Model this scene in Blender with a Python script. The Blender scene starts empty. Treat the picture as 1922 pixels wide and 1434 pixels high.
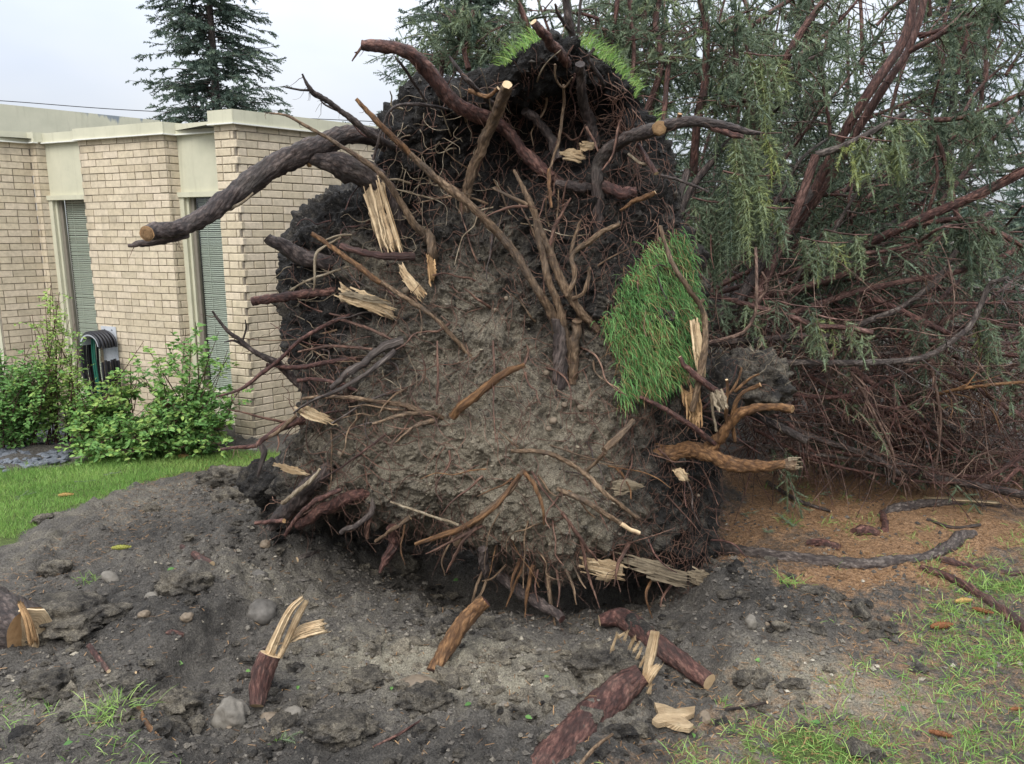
import bpy, math
import numpy as np
from mathutils import Vector
# ------------------------------------------------------------------ camera, sky, sun, exposure
S = bpy.context.scene
COL = S.collection
CAM_H, PITCH, FPX, CX, CY = 1.75, math.radians(11.0), 1440.0, 961.0, 717.0
cam = bpy.data.cameras.new('camera'); cam.lens = 36.0 * FPX / 1922.0; cam.sensor_width = 36.0
cam.sensor_fit = 'HORIZONTAL'; cam.clip_start = 0.05; cam.clip_end = 2000
camo = bpy.data.objects.new('camera', cam); COL.objects.link(camo)
camo.location = (0, 0, CAM_H); camo.rotation_euler = (math.pi / 2 - PITCH, 0, 0)
S.camera = camo
SUN_EL, SUN_AZ = math.radians(50), math.radians(200)      # behind the camera's left shoulder, veiled by cloud
w = bpy.data.worlds.new('World'); S.world = w; w.use_nodes = True
wn = w.node_tree; wn.nodes.clear()
def W(t): return wn.nodes.new(t)
wo = W('ShaderNodeOutputWorld'); wb = W('ShaderNodeBackground'); wn.links.new(wb.outputs[0], wo.inputs[0])
sky = W('ShaderNodeTexSky'); sky.sky_type = 'NISHITA'; sky.sun_disc = False
sky.sun_elevation = SUN_EL; sky.sun_rotation = SUN_AZ; sky.dust_density = 3.0; sky.air_density = 1.0
tc = W('ShaderNodeTexCoord'); sx = W('ShaderNodeSeparateXYZ'); wn.links.new(tc.outputs['Generated'], sx.inputs[0])
mr = W('ShaderNodeMapRange'); mr.inputs[1].default_value = 0.0; mr.inputs[2].default_value = 1.0
mr.inputs[3].default_value = 3.65; mr.inputs[4].default_value = 18.0     # an even overcast brightens steadily to the zenith (CIE overcast sky)
wn.links.new(sx.outputs['Z'], mr.inputs[0])
nz = W('ShaderNodeTexNoise'); nz.inputs['Scale'].default_value = 2.6; nz.inputs['Detail'].default_value = 4.0
nz.inputs['Roughness'].default_value = 0.45
mp = W('ShaderNodeMapping'); mp.inputs['Scale'].default_value = (1, 1, 2.2)
wn.links.new(tc.outputs['Generated'], mp.inputs[0]); wn.links.new(mp.outputs[0], nz.inputs['Vector'])
cr = W('ShaderNodeValToRGB'); cr.color_ramp.elements[0].position = 0.32; cr.color_ramp.elements[1].position = 0.72
cr.color_ramp.elements[0].color = (0.74, 0.81, 0.94, 1); cr.color_ramp.elements[1].color = (1.0, 1.02, 1.05, 1)
wn.links.new(nz.outputs[0], cr.inputs[0])
vm = W('ShaderNodeVectorMath'); vm.operation = 'SCALE'
wn.links.new(cr.outputs[0], vm.inputs[0]); wn.links.new(mr.outputs[0], vm.inputs['Scale'])
mx = W('ShaderNodeMix'); mx.data_type = 'RGBA'; mx.inputs[0].default_value = 0.9
wn.links.new(sky.outputs[0], mx.inputs[6]); wn.links.new(vm.outputs[0], mx.inputs[7])
wn.links.new(mx.outputs[2], wb.inputs[0]); wb.inputs[1].default_value = 0.1
sl = bpy.data.lights.new('sun', 'SUN'); sl.energy = 1.5; sl.angle = math.radians(35); sl.color = (1.0, 0.965, 0.92)
slo = bpy.data.objects.new('sun', sl); COL.objects.link(slo)
sd = Vector((math.sin(SUN_AZ) * math.cos(SUN_EL), math.cos(SUN_AZ) * math.cos(SUN_EL), math.sin(SUN_EL)))
slo.rotation_euler = (-sd).to_track_quat('-Z', 'Y').to_euler(); slo.location = (0, 0, 20)
S.view_settings.view_transform = 'Standard'; S.view_settings.look = 'None'
S.view_settings.exposure = 0.8; S.view_settings.gamma = 1.0; S.view_settings.use_curve_mapping = False
S.render.engine = 'CYCLES'; S.cycles.max_bounces = 5; S.cycles.diffuse_bounces = 3; S.cycles.transparent_max_bounces = 8

# ------------------------------------------------------------------ numeric helpers
rng = np.random.default_rng(7)
def A(*a): return np.array(a, dtype=np.float64)
def hsh(i, j, k, s):
    h = (i.astype(np.int64) * 374761393 + j.astype(np.int64) * 668265263 + k.astype(np.int64) * 2147483647 + s * 974634777) & 0xFFFFFFFF
    h = ((h ^ (h >> 13)) * 1274126177) & 0xFFFFFFFF
    h = ((h ^ (h >> 15)) * 2246822519) & 0xFFFFFFFF
    return ((h ^ (h >> 16)) & 0xFFFFFF) / float(0xFFFFFF)
def vnoise(p, seed=0):
    f = np.floor(p); i = f.astype(np.int64); u = p - f; u = u * u * (3 - 2 * u); r = 0
    for a in (0, 1):
        for b in (0, 1):
            for c in (0, 1):
                wgt = (u[:, 0] if a else 1 - u[:, 0]) * (u[:, 1] if b else 1 - u[:, 1]) * (u[:, 2] if c else 1 - u[:, 2])
                r = r + wgt * hsh(i[:, 0] + a, i[:, 1] + b, i[:, 2] + c, seed)
    return r * 2 - 1
def fbm(p, freq, octs=4, gain=0.5, seed=0):
    s = 0; a = 1.0; q = p * freq; t = 0
    for o in range(octs):
        s = s + a * vnoise(q + o * 17.3, seed + o); t += a; a *= gain; q = q * 2.03
    return s / t
def worley(p, seed=0):
    f = np.floor(p).astype(np.int64); d = np.full(len(p), 9.0)
    for a in (-1, 0, 1):
        for b in (-1, 0, 1):
            for c in (-1, 0, 1):
                q = f + [a, b, c]
                o = np.stack([hsh(q[:, 0], q[:, 1], q[:, 2], seed + n) for n in (1, 2, 3)], 1)
                d = np.minimum(d, ((q + o - p) ** 2).sum(1))
    return np.sqrt(d)
def sst(x, a, b):
    t = np.clip((x - a) / (b - a), 0, 1); return t * t * (3 - 2 * t)
def nrm(v): return v / np.maximum(np.linalg.norm(v, axis=-1, keepdims=True), 1e-9)
cp, sp_ = math.cos(PITCH), math.sin(PITCH)
def RAY(px, py):
    dx = (np.asarray(px, float) - CX) / FPX; dy = (CY - np.asarray(py, float)) / FPX
    return np.stack([dx, cp + dy * sp_, -sp_ + dy * cp], -1)
def P(px, py, Y):                                  # the point of the place that lies Y metres ahead on this line of sight
    d = RAY(px, py); t = np.asarray(Y, float) / d[..., 1]
    return np.array([0, 0, CAM_H]) + d * t[..., None]
def M(px, Y): return px * Y / FPX / 0.985          # photo pixels to metres at distance Y
def polydist(x, y, poly):                          # signed distance to a polygon, positive inside
    x = np.asarray(x, float); y = np.asarray(y, float); d = np.full(x.shape, 1e9); ins = np.zeros(x.shape, bool)
    n = len(poly)
    for k in range(n):
        x0, y0 = poly[k]; x1, y1 = poly[(k + 1) % n]
        ex, ey = x1 - x0, y1 - y0
        t = np.clip(((x - x0) * ex + (y - y0) * ey) / (ex * ex + ey * ey + 1e-12), 0, 1)
        d = np.minimum(d, np.hypot(x - x0 - t * ex, y - y0 - t * ey))
        c = ((y0 > y) != (y1 > y)) & (x < (x1 - x0) * (y - y0) / (y1 - y0 + 1e-12) + x0)
        ins ^= c
    return np.where(ins, d, -d)
def sample_in(poly, n, x0, y0, x1, y1, lo):
    out = np.zeros((0, 2))
    while len(out) < n:
        q = rng.uniform((x0, y0), (x1, y1), (max(200, n * 3), 2)); out = np.vstack([out, q[polydist(q[:, 0], q[:, 1], poly) > lo]])
    return out[:n]
def flatG(px, py, z=0.0):
    d = RAY(px, py); return np.array([0, 0, CAM_H]) + d * ((z - CAM_H) / d[..., 2])[..., None]

# ------------------------------------------------------------------ mesh helpers
ORG = {}
def mesh_obj(name, V, faces, mats, parent=None, midx=None, attrs=None, smooth=True, loc=None):
    """one mesh object; V in world metres; faces: list of int arrays (n,3)/(n,4)"""
    V = np.asarray(V, float)
    if parent is not None: o0 = ORG[parent.name]
    elif loc is not None: o0 = np.asarray(loc, float)
    else: o0 = np.zeros(3)
    me = bpy.data.meshes.new(name); fs = [np.asarray(f) for f in faces if len(f)]
    nl = sum(f.size for f in fs); npoly = sum(len(f) for f in fs)
    me.vertices.add(len(V)); me.vertices.foreach_set('co', (V - o0).astype(np.float32).ravel())
    me.loops.add(nl); me.polygons.add(npoly)
    me.loops.foreach_set('vertex_index', np.concatenate([f.ravel() for f in fs]).astype(np.int32))
    tot = np.concatenate([np.full(len(f), f.shape[1], np.int32) for f in fs])
    me.polygons.foreach_set('loop_start', np.concatenate([[0], np.cumsum(tot)[:-1]]).astype(np.int32))
    me.polygons.foreach_set('loop_total', tot)
    if midx is not None: me.polygons.foreach_set('material_index', np.asarray(midx, np.int32))
    me.polygons.foreach_set('use_smooth', np.full(npoly, bool(smooth)))
    for m in (mats if isinstance(mats, (list, tuple)) else [mats]): me.materials.append(m)
    for k, a in (attrs or {}).items():
        at = me.attributes.new(k, 'FLOAT', 'POINT'); at.data.foreach_set('value', np.asarray(a, np.float32))
    me.update(calc_edges=True); me.validate()
    ob = bpy.data.objects.new(name, me); COL.objects.link(ob)
    if parent is not None: ob.parent = parent
    else: ob.location = o0
    ORG[ob.name] = o0
    return ob
def tag(o, label=None, cat=None, group=None, kind=None):
    if label: o['label'] = label
    if cat: o['category'] = cat
    if group: o['group'] = group
    if kind: o['kind'] = kind
    return o
def thing(name, loc, label, cat, group=None):
    o = bpy.data.objects.new(name, None); COL.objects.link(o); o.location = tuple(loc); o.empty_display_size = 0.1
    ORG[o.name] = np.asarray(loc, float); return tag(o, label, cat, group)
class MB:
    def __init__(s): s.v = []; s.f3 = []; s.f4 = []; s.m3 = []; s.m4 = []; s.n = 0; s.a = {}
    def add(s, V, F, m=0, **at):
        V = np.asarray(V, float); F = np.asarray(F); s.v.append(V)
        if len(F):
            if F.shape[1] == 3: s.f3.append(F + s.n); s.m3.append(np.full(len(F), m))
            else: s.f4.append(F + s.n); s.m4.append(np.full(len(F), m))
        for k, a in at.items(): s.a.setdefault(k, []).append((s.n, np.broadcast_to(np.asarray(a, float), (len(V),))))
        s.n += len(V)
    def obj(s, name, mats, parent=None, smooth=True, loc=None):
        V = np.concatenate(s.v); fs = []; ms = []
        if s.f3: fs.append(np.concatenate(s.f3)); ms.append(np.concatenate(s.m3))
        if s.f4: fs.append(np.concatenate(s.f4)); ms.append(np.concatenate(s.m4))
        at = {}
        for k, l in s.a.items():
            arr = np.zeros(s.n)
            for st, a in l: arr[st:st + len(a)] = a
            at[k] = arr
        return mesh_obj(name, V, fs, mats, parent, np.concatenate(ms), at, smooth, loc)
BOXF = np.array([[0, 3, 2, 1], [4, 5, 6, 7], [0, 1, 5, 4], [1, 2, 6, 5], [2, 3, 7, 6], [3, 0, 4, 7]])
def box_v(o, ax, ay, az):      # corner + three edge vectors
    o, ax, ay, az = [np.asarray(q, float) for q in (o, ax, ay, az)]
    if np.dot(np.cross(ax, ay), az) < 0: ax, ay = ay, ax
    return np.array([o, o + ax, o + ax + ay, o + ay, o + az, o + ax + az, o + ax + ay + az, o + ay + az])
def catmull(pts, n):
    p = np.asarray(pts, float); k = len(p)
    if k == 2: t = np.linspace(0, 1, n)[:, None]; return p[0] * (1 - t) + p[1] * t
    q = np.vstack([2 * p[0] - p[1], p, 2 * p[-1] - p[-2]])
    u = np.linspace(0, k - 1 - 1e-9, n); i = u.astype(int); t = (u - i)[:, None]
    a, b, c, d = q[i], q[i + 1], q[i + 2], q[i + 3]
    return 0.5 * (2 * b + (c - a) * t + (2 * a - 5 * b + 4 * c - d) * t ** 2 + (3 * b - a - 3 * c + d) * t ** 3)
def tube(mb, pts, rad, sides=8, seg=0.03, rough=0.0, seed=0, m=0, cap_m=None, wob=0.0, cap0=True, cap1=True, uv=None, **at):
    """tapered bark tube through pts; per-point radii (4th column of the spline)"""
    pts = np.asarray(pts, float); rad = np.broadcast_to(np.asarray(rad, float), (len(pts),))
    L = np.linalg.norm(np.diff(pts, axis=0), axis=1).sum(); n = int(np.clip(L / seg, 3, 90)) + 1
    q = catmull(np.column_stack([pts, rad]), n); c = q[:, :3]; r = np.maximum(q[:, 3], 0.0006)
    if wob: c = c + np.stack([fbm(c, 7 / max(L, .3), 2, .5, seed + s) for s in (11, 12, 13)], 1) * wob
    T = nrm(np.gradient(c, axis=0)); N = np.zeros_like(T)
    ref = A(0, 0, 1) if abs(T[0, 2]) < 0.9 else A(1, 0, 0)
    N[0] = nrm(np.cross(T[0], ref))
    for k in range(1, n):
        v = N[k - 1] - T[k] * (N[k - 1] @ T[k]); N[k] = v / max(np.linalg.norm(v), 1e-9)
    B = np.cross(T, N); th = np.arange(sides) * 2 * math.pi / sides
    ring = (np.cos(th)[None, :, None] * N[:, None] + np.sin(th)[None, :, None] * B[:, None])
    rr = np.repeat(r[:, None], sides, 1)
    V = c[:, None] + ring * rr[..., None]
    if rough:
        f = V.reshape(-1, 3); k = 0.6 / max(r.mean(), .004)
        rr = rr * (1 + (rough * .7 * fbm(f, k, 3, .6, seed) + rough * .7 * fbm(f, k * .28, 2, .5, seed + 5) + rough * .8 * fbm(f, k * 3.2, 2, .6, seed + 9) + rough * .5 * (np.maximum(0, .7 - worley(f * k * .9, seed % 50)) - .2)).reshape(rr.shape))
        V = c[:, None] + ring * rr[..., None]
    V = V.reshape(-1, 3)
    i = np.arange(n - 1)[:, None] * sides; j = np.arange(sides)[None]; j2 = (j + 1) % sides
    F = np.stack([i + j, i + j2, i + sides + j2, i + sides + j], -1).reshape(-1, 4)
    if uv is None: uv = sides >= 7
    uvd = {}
    if uv:
        sl_ = np.concatenate([[0], np.cumsum(np.linalg.norm(np.diff(c, axis=0), axis=1))])
        uvd = dict(ta=np.repeat(sl_, sides), tc=(np.cos(th)[None] * r[:, None]).ravel(), ts=(np.sin(th)[None] * r[:, None]).ravel())
    mb.add(V, F, m, **uvd, **{k: (np.repeat(np.asarray(a)[np.linspace(0, len(a) - 1, n).round().astype(int)], sides) if np.ndim(a) else a) for k, a in at.items()})
    cm = m if cap_m is None else cap_m
    for e, on in ((0, cap0), (n - 1, cap1)):
        if not on: continue
        ringv = V[e * sides:(e + 1) * sides]; ctr = ringv.mean(0)
        fan = np.stack([np.full(sides, sides), np.arange(sides), (np.arange(sides) + 1) % sides], 1)
        if e == 0: fan = fan[:, ::-1]
        mb.add(np.vstack([ringv, ctr]), fan, cm, **{k: (np.asarray(a)[0 if e == 0 else -1] if np.ndim(a) else a) for k, a in at.items()})
    return c
def ico(sub=2):
    t = (1 + 5 ** .5) / 2
    v = [(-1, t, 0), (1, t, 0), (-1, -t, 0), (1, -t, 0), (0, -1, t), (0, 1, t), (0, -1, -t), (0, 1, -t), (t, 0, -1), (t, 0, 1), (-t, 0, -1), (-t, 0, 1)]
    f = [(0, 11, 5), (0, 5, 1), (0, 1, 7), (0, 7, 10), (0, 10, 11), (1, 5, 9), (5, 11, 4), (11, 10, 2), (10, 7, 6), (7, 1, 8), (3, 9, 4), (3, 4, 2), (3, 2, 6), (3, 6, 8), (3, 8, 9), (4, 9, 5), (2, 4, 11), (6, 2, 10), (8, 6, 7), (9, 8, 1)]
    v = [nrm(np.array(q, float)) for q in v]
    for _ in range(sub):
        c = {}; g = []
        def mid(a, b):
            k = (min(a, b), max(a, b))
            if k not in c: v.append(nrm(v[a] + v[b])); c[k] = len(v) - 1
            return c[k]
        for a, b, d in f:
            x, y, z = mid(a, b), mid(b, d), mid(d, a); g += [(a, x, z), (b, y, x), (d, z, y), (x, y, z)]
        f = g
    return np.array(v), np.array(f)
ICO = {k: ico(k) for k in (0, 1, 2, 3, 4)}

# ------------------------------------------------------------------ materials
def mat(name, rough=0.8, spec=0.3):
    m = bpy.data.materials.new(name); m.use_nodes = True; nt = m.node_tree
    b = nt.nodes['Principled BSDF']; b.inputs['Roughness'].default_value = rough; b.inputs['Specular IOR Level'].default_value = spec
    return m, nt, b
def N_(nt, t, **kw):
    n = nt.nodes.new(t)
    for k, v in kw.items(): setattr(n, k, v)
    return n
def coord(nt, kind='Object'): return N_(nt, 'ShaderNodeTexCoord').outputs[kind]
def gpos(nt): return N_(nt, 'ShaderNodeNewGeometry').outputs['Position']
def noise(nt, vec, scale, detail=4, rough=0.55):
    n = N_(nt, 'ShaderNodeTexNoise'); n.inputs['Scale'].default_value = scale; n.inputs['Detail'].default_value = detail
    n.inputs['Roughness'].default_value = rough; nt.links.new(vec, n.inputs['Vector']); return n.outputs[0]
def voro(nt, vec, scale, out='Distance'):
    n = N_(nt, 'ShaderNodeTexVoronoi'); n.inputs['Scale'].default_value = scale; nt.links.new(vec, n.inputs['Vector']); return n.outputs[out]
def attr(nt, name): return N_(nt, 'ShaderNodeAttribute', attribute_name=name).outputs['Fac']
def ramp(nt, fac, stops):
    n = N_(nt, 'ShaderNodeValToRGB'); e = n.color_ramp.elements
    while len(e) < len(stops): e.new(0.5)
    for k, (p, c) in enumerate(stops):
        e[k].position = p; e[k].color = tuple(c) + (1,) if len(c) == 3 else (c[0],) * 3 + (1,)
    nt.links.new(fac, n.inputs[0]); return n.outputs[0]
def math_(nt, op, a, b=None):
    n = N_(nt, 'ShaderNodeMath', operation=op)
    for k, q in enumerate((a, b)):
        if q is None: continue
        if isinstance(q, (int, float)): n.inputs[k].default_value = q
        else: nt.links.new(q, n.inputs[k])
    return n.outputs[0]
def mix(nt, fac, a, b, bt='MIX'):
    n = N_(nt, 'ShaderNodeMix', data_type='RGBA', blend_type=bt)
    for k, q in ((0, fac), (6, a), (7, b)):
        if isinstance(q, (int, float)): n.inputs[k].default_value = q if k == 0 else (q, q, q, 1)
        elif isinstance(q, (tuple, list)): n.inputs[k].default_value = tuple(q) + (1,)
        else: nt.links.new(q, n.inputs[k])
    return n.outputs[2]
def bump(nt, b, h, strength=0.5, dist=0.01):
    n = N_(nt, 'ShaderNodeBump'); n.inputs['Strength'].default_value = strength; n.inputs['Distance'].default_value = dist
    nt.links.new(h, n.inputs['Height']); nt.links.new(n.outputs[0], b.inputs['Normal'])
def setc(nt, b, c): nt.links.new(c, b.inputs['Base Color'])
def sr(r, g, b):           # sRGB bytes to linear
    return tuple(((c / 255 + .055) / 1.055) ** 2.4 if c > 10 else c / 255 / 12.92 for c in (r, g, b))

def soil_material():
    m, nt, b = mat('soil_of_root_plate', 0.75, 0.25); g = gpos(nt)
    n1 = noise(nt, g, 9, 6, .65); n2 = noise(nt, g, 140, 5, .7); n3 = noise(nt, g, 38, 5, .65)
    cl = math_(nt, 'ADD', attr(nt, 'clay'), math_(nt, 'MULTIPLY', math_(nt, 'SUBTRACT', n1, 0.5), 1.3))
    cl = math_(nt, 'ADD', cl, math_(nt, 'MULTIPLY', math_(nt, 'SUBTRACT', noise(nt, g, 3.2, 4, .6), 0.5), 0.7))
    cl = math_(nt, 'ADD', cl, math_(nt, 'MULTIPLY', math_(nt, 'SUBTRACT', n3, 0.5), 0.7))
    c = ramp(nt, cl, [(0.0, (.018, .0165, .0155)), (.25, (.038, .034, .030)), (.48, (.118, .103, .082)), (.86, (.31, .268, .198))])
    c = mix(nt, 1.0, c, ramp(nt, n2, [(.28, (.3,)), (.5, (1.0,)), (.72, (2.0,))]), 'MULTIPLY')
    v = voro(nt, g, 75, 'Distance'); vc = voro(nt, g, 75, 'Color')
    peb = math_(nt, 'MULTIPLY', math_(nt, 'LESS_THAN', v, 0.30), math_(nt, 'GREATER_THAN', vc, 0.80))
    c = mix(nt, math_(nt, 'MULTIPLY', peb, .55), c, (.17, .15, .12))
    setc(nt, b, c)
    h = math_(nt, 'ADD', math_(nt, 'MULTIPLY', n3, 1.2), n2); bump(nt, b, h, 1.0, .03); return m
def ground_material():
    m, nt, b = mat('garden_ground', 0.8, 0.25); g = gpos(nt)
    n0 = noise(nt, g, 3.2, 5, .6); n1 = noise(nt, g, 14, 6, .65); n2 = noise(nt, g, 130, 5, .7); n3 = noise(nt, g, 45, 5, .65)
    t = math_(nt, 'ADD', attr(nt, 'tan'), math_(nt, 'MULTIPLY', math_(nt, 'SUBTRACT', n1, .5), 1.1))
    t = math_(nt, 'ADD', t, math_(nt, 'MULTIPLY', math_(nt, 'SUBTRACT', n0, .5), .5))
    c = ramp(nt, t, [(0.0, (.060, .055, .049)), (.4, (.15, .135, .115)), (.75, (.26, .232, .18)), (1.0, (.38, .34, .255))])
    lit = math_(nt, 'ADD', attr(nt, 'litter'), math_(nt, 'MULTIPLY', math_(nt, 'SUBTRACT', n1, .5), 1.3))
    lc = ramp(nt, n3, [(.3, (.15, .093, .055)), (.5, (.40, .235, .125)), (.7, (.55, .345, .195))])
    c = mix(nt, ramp(nt, lit, [(.34, (0,)), (.76, (1,))]), c, lc)
    la = math_(nt, 'ADD', attr(nt, 'lawn'), math_(nt, 'MULTIPLY', math_(nt, 'SUBTRACT', n1, .5), .9))
    gc = ramp(nt, n3, [(.3, (.075, .105, .03)), (.7, (.165, .22, .06))])
    c = mix(nt, ramp(nt, la, [(.45, (0,)), (.62, (1,))]), c, gc)
    c = mix(nt, 1.0, c, ramp(nt, n2, [(.28, (.35,)), (.5, (1.0,)), (.74, (1.9,))]), 'MULTIPLY')
    v = voro(nt, g, 60, 'Distance'); vc = voro(nt, g, 60, 'Color')
    peb = math_(nt, 'MULTIPLY', math_(nt, 'LESS_THAN', v, 0.3), math_(nt, 'GREATER_THAN', vc, 0.84))
    peb = math_(nt, 'MULTIPLY', peb, math_(nt, 'SUBTRACT', 1.0, attr(nt, 'lawn')))
    c = mix(nt, math_(nt, 'MULTIPLY', peb, .6), c, (.20, .18, .14))
    setc(nt, b, c); bump(nt, b, math_(nt, 'ADD', math_(nt, 'MULTIPLY', n3, 1.3), n2), 1.0, .03)
    nt.links.new(ramp(nt, n1, [(.35, (.58,)), (.65, (.9,))]), b.inputs['Roughness']); return m
def bark_material(name, dark, mid, light, rough=.62, soil=.35):
    m, nt, b = mat(name, rough, 0.35); g0 = coord(nt, 'Object')
    sc_ = N_(nt, 'ShaderNodeVectorMath', operation='SCALE'); sc_.inputs['Scale'].default_value = .22; nt.links.new(g0, sc_.inputs[0])
    cb = N_(nt, 'ShaderNodeCombineXYZ')                     # along the root, and round it: bark plates run lengthwise
    nt.links.new(math_(nt, 'MULTIPLY', attr(nt, 'ta'), .22), cb.inputs[0]); nt.links.new(attr(nt, 'tc'), cb.inputs[1]); nt.links.new(attr(nt, 'ts'), cb.inputs[2])
    ad = N_(nt, 'ShaderNodeVectorMath', operation='ADD'); nt.links.new(sc_.outputs[0], ad.inputs[0]); nt.links.new(cb.outputs[0], ad.inputs[1]); g = ad.outputs[0]
    n1 = noise(nt, g, 22, 5, .7); n2 = noise(nt, g, 95, 6, .78); v = voro(nt, g, 75)
    c = ramp(nt, math_(nt, 'ADD', math_(nt, 'MULTIPLY', n1, .55), math_(nt, 'MULTIPLY', n2, .45)), [(.38, dark), (.5, mid), (.60, light)])
    c = mix(nt, ramp(nt, v, [(.08, (0,)), (.44, (0,)), (.70, (.7,))]), c, dark)
    c = mix(nt, ramp(nt, noise(nt, g0, 6, 5, .7), [(.48, (0,)), (.66, (min(1, soil * 1.7),))]), c, (.065, .056, .047))
    setc(nt, b, c); bump(nt, b, math_(nt, 'SUBTRACT', n2, math_(nt, 'MULTIPLY', v, .7)), 1.0, .014); return m
def wood_material(name, dark, light):
    m, nt, b = mat(name, .68, .25); g = coord(nt, 'Object')
    n = N_(nt, 'ShaderNodeTexNoise', noise_dimensions='1D'); n.inputs['Scale'].default_value = 420; n.inputs['Detail'].default_value = 6
    nt.links.new(attr(nt, 'grain'), n.inputs['W']); n1 = noise(nt, g, 16, 5, .6)
    f = math_(nt, 'ADD', math_(nt, 'MULTIPLY', n.outputs[0], .55), math_(nt, 'MULTIPLY', n1, .45))
    c = ramp(nt, f, [(.3, dark), (.5, tuple((a + b_) / 2 for a, b_ in zip(dark, light))), (.62, light)])
    c = mix(nt, ramp(nt, noise(nt, g, 30, 5, .7), [(.58, (0,)), (.74, (.6,))]), c, (.08, .062, .045))
    setc(nt, b, c); bump(nt, b, math_(nt, 'ADD', n.outputs[0], math_(nt, 'MULTIPLY', n1, .5)), 1.0, .012); return m
def needle_material(name, stops):
    m, nt, b = mat(name, .55, .3); t = attr(nt, 'tint')
    leaf = ramp(nt, t, stops); c = mix(nt, math_(nt, 'LESS_THAN', t, -.5), leaf, (.085, .05, .03))
    setc(nt, b, c); tr = N_(nt, 'ShaderNodeBsdfTranslucent'); nt.links.new(c, tr.inputs[0])
    ms = N_(nt, 'ShaderNodeMixShader'); ms.inputs[0].default_value = .22
    nt.links.new(b.outputs[0], ms.inputs[1]); nt.links.new(tr.outputs[0], ms.inputs[2])
    nt.links.new(ms.outputs[0], nt.nodes['Material Output'].inputs[0]); return m
def plain(name, col, rough=.6, spec=.3, var=.12, scale=20, bmp=0.0, bscale=60):
    m, nt, b = mat(name, rough, spec); g = coord(nt, 'Object')
    n = noise(nt, g, scale, 5, .6)
    setc(nt, b, ramp(nt, n, [(.3, tuple(c * (1 - var) for c in col)), (.7, tuple(min(1, c * (1 + var)) for c in col))]))
    if bmp: bump(nt, b, noise(nt, g, bscale, 5, .65), bmp, .006)
    return m
MT = {}
MT['soil'] = soil_material(); MT['ground'] = ground_material()
MT['bark_dark'] = bark_material('bark_dark', (.020, .015, .014), (.070, .050, .043), (.18, .138, .118))
MT['bark_red'] = bark_material('bark_red', (.030, .014, .012), (.105, .046, .036), (.25, .13, .098), soil=.2)
MT['bark_tan'] = bark_material('bark_tan', (.065, .040, .022), (.18, .115, .066), (.34, .235, .145), soil=.3)
MT['bark_orange'] = bark_material('bark_orange', (.06, .028, .012), (.19, .095, .038), (.33, .18, .08), soil=.15)
MT['bark_grey'] = bark_material('bark_grey', (.03, .022, .02), (.10, .078, .066), (.24, .20, .17), soil=.2)
MT['bark_limb'] = bark_material('bark_limb', (.045, .024, .020), (.135, .068, .054), (.27, .155, .125), soil=.0)
MT['root_thin'] = bark_material('root_thin', (.06, .03, .022), (.165, .085, .058), (.32, .19, .13), soil=.2)
MT['root_pale'] = bark_material('root_pale', (.14, .10, .06), (.30, .24, .16), (.46, .39, .28), soil=.0)
MT['twig_dead'] = bark_material('twig_dead', (.06, .036, .028), (.165, .10, .073), (.32, .215, .155), soil=.0)
MT['wood'] = wood_material('split_wood', (.32, .20, .10), (.76, .59, .37))
MT['wood_grey'] = wood_material('weathered_wood', (.14, .11, .075), (.42, .34, .23))
MT['wood_cut'] = wood_material('cut_wood', (.20, .105, .048), (.54, .345, .17))
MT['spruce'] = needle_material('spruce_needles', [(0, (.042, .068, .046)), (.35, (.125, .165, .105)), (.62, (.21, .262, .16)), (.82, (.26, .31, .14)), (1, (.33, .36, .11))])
MT['spruce_far'] = needle_material('far_spruce_needles', [(0, (.05, .078, .062)), (.5, (.115, .16, .122)), (1, (.20, .255, .16))])
MT['grass'] = needle_material('grass_blades', [(0, (.06, .125, .03)), (.35, (.115, .235, .05)), (.7, (.20, .36, .08)), (1, (.36, .48, .14))])
MT['turf'] = needle_material('turf_blades', [(0, (.045, .11, .03)), (.35, (.085, .215, .058)), (.7, (.15, .33, .095)), (1, (.30, .46, .16))])
MT['leaf'] = needle_material('shrub_leaves', [(0, (.035, .095, .028)), (.4, (.09, .20, .052)), (.75, (.17, .32, .08)), (1, (.32, .44, .11))])
MT['litter'] = needle_material('fallen_needles', [(0, (.10, .055, .028)), (.5, (.26, .145, .068)), (1, (.42, .26, .13))])
MT['stone'] = plain('stone', (.105, .095, .082), .7, .3, .35, 22, .5, 90)
MT['stone_tan'] = plain('stone_tan', (.165, .128, .09), .65, .3, .35, 16, .5, 90)
MT['stone_pale'] = plain('stone_pale', (.16, .143, .118), .7, .3, .3, 16, .5, 90)
MT['stone_slate'] = plain('slate_gravel', (.11, .12, .135), .55, .4, .5, 9, .4, 60)
# ------------------------------------------------------------------ ground
def gpoly(pts): return [tuple(flatG(x, y)[:2]) for x, y in pts]
CRATER = gpoly([(255, 1290), (300, 1360), (330, 1500), (1280, 1500), (1330, 1400), (1450, 1330), (1440, 1260), (1370, 1180), (1350, 1090), (1200, 990), (700, 960), (500, 990), (470, 1060), (400, 1180)])
LAWN = gpoly([(-700, 1080), (0, 1030), (60, 990), (200, 935), (350, 885), (430, 868), (540, 862), (540, 846), (400, 846), (250, 850), (120, 858), (0, 880), (-700, 960)])
LITTER = gpoly([(1330, 870), (1500, 850), (2300, 880), (2300, 1040), (1922, 1060), (1780, 1100), (1600, 1130), (1440, 1080), (1340, 1030)])
GRASSR = gpoly([(2300, 1000), (1922, 1030), (1850, 1090), (1720, 1160), (1760, 1260), (1620, 1310), (1470, 1370), (1350, 1420), (1300, 1600), (2600, 1600)])
GRASSL = gpoly([(-60, 1290), (70, 1300), (150, 1350), (240, 1400), (230, 1500), (-100, 1500)])
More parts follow.
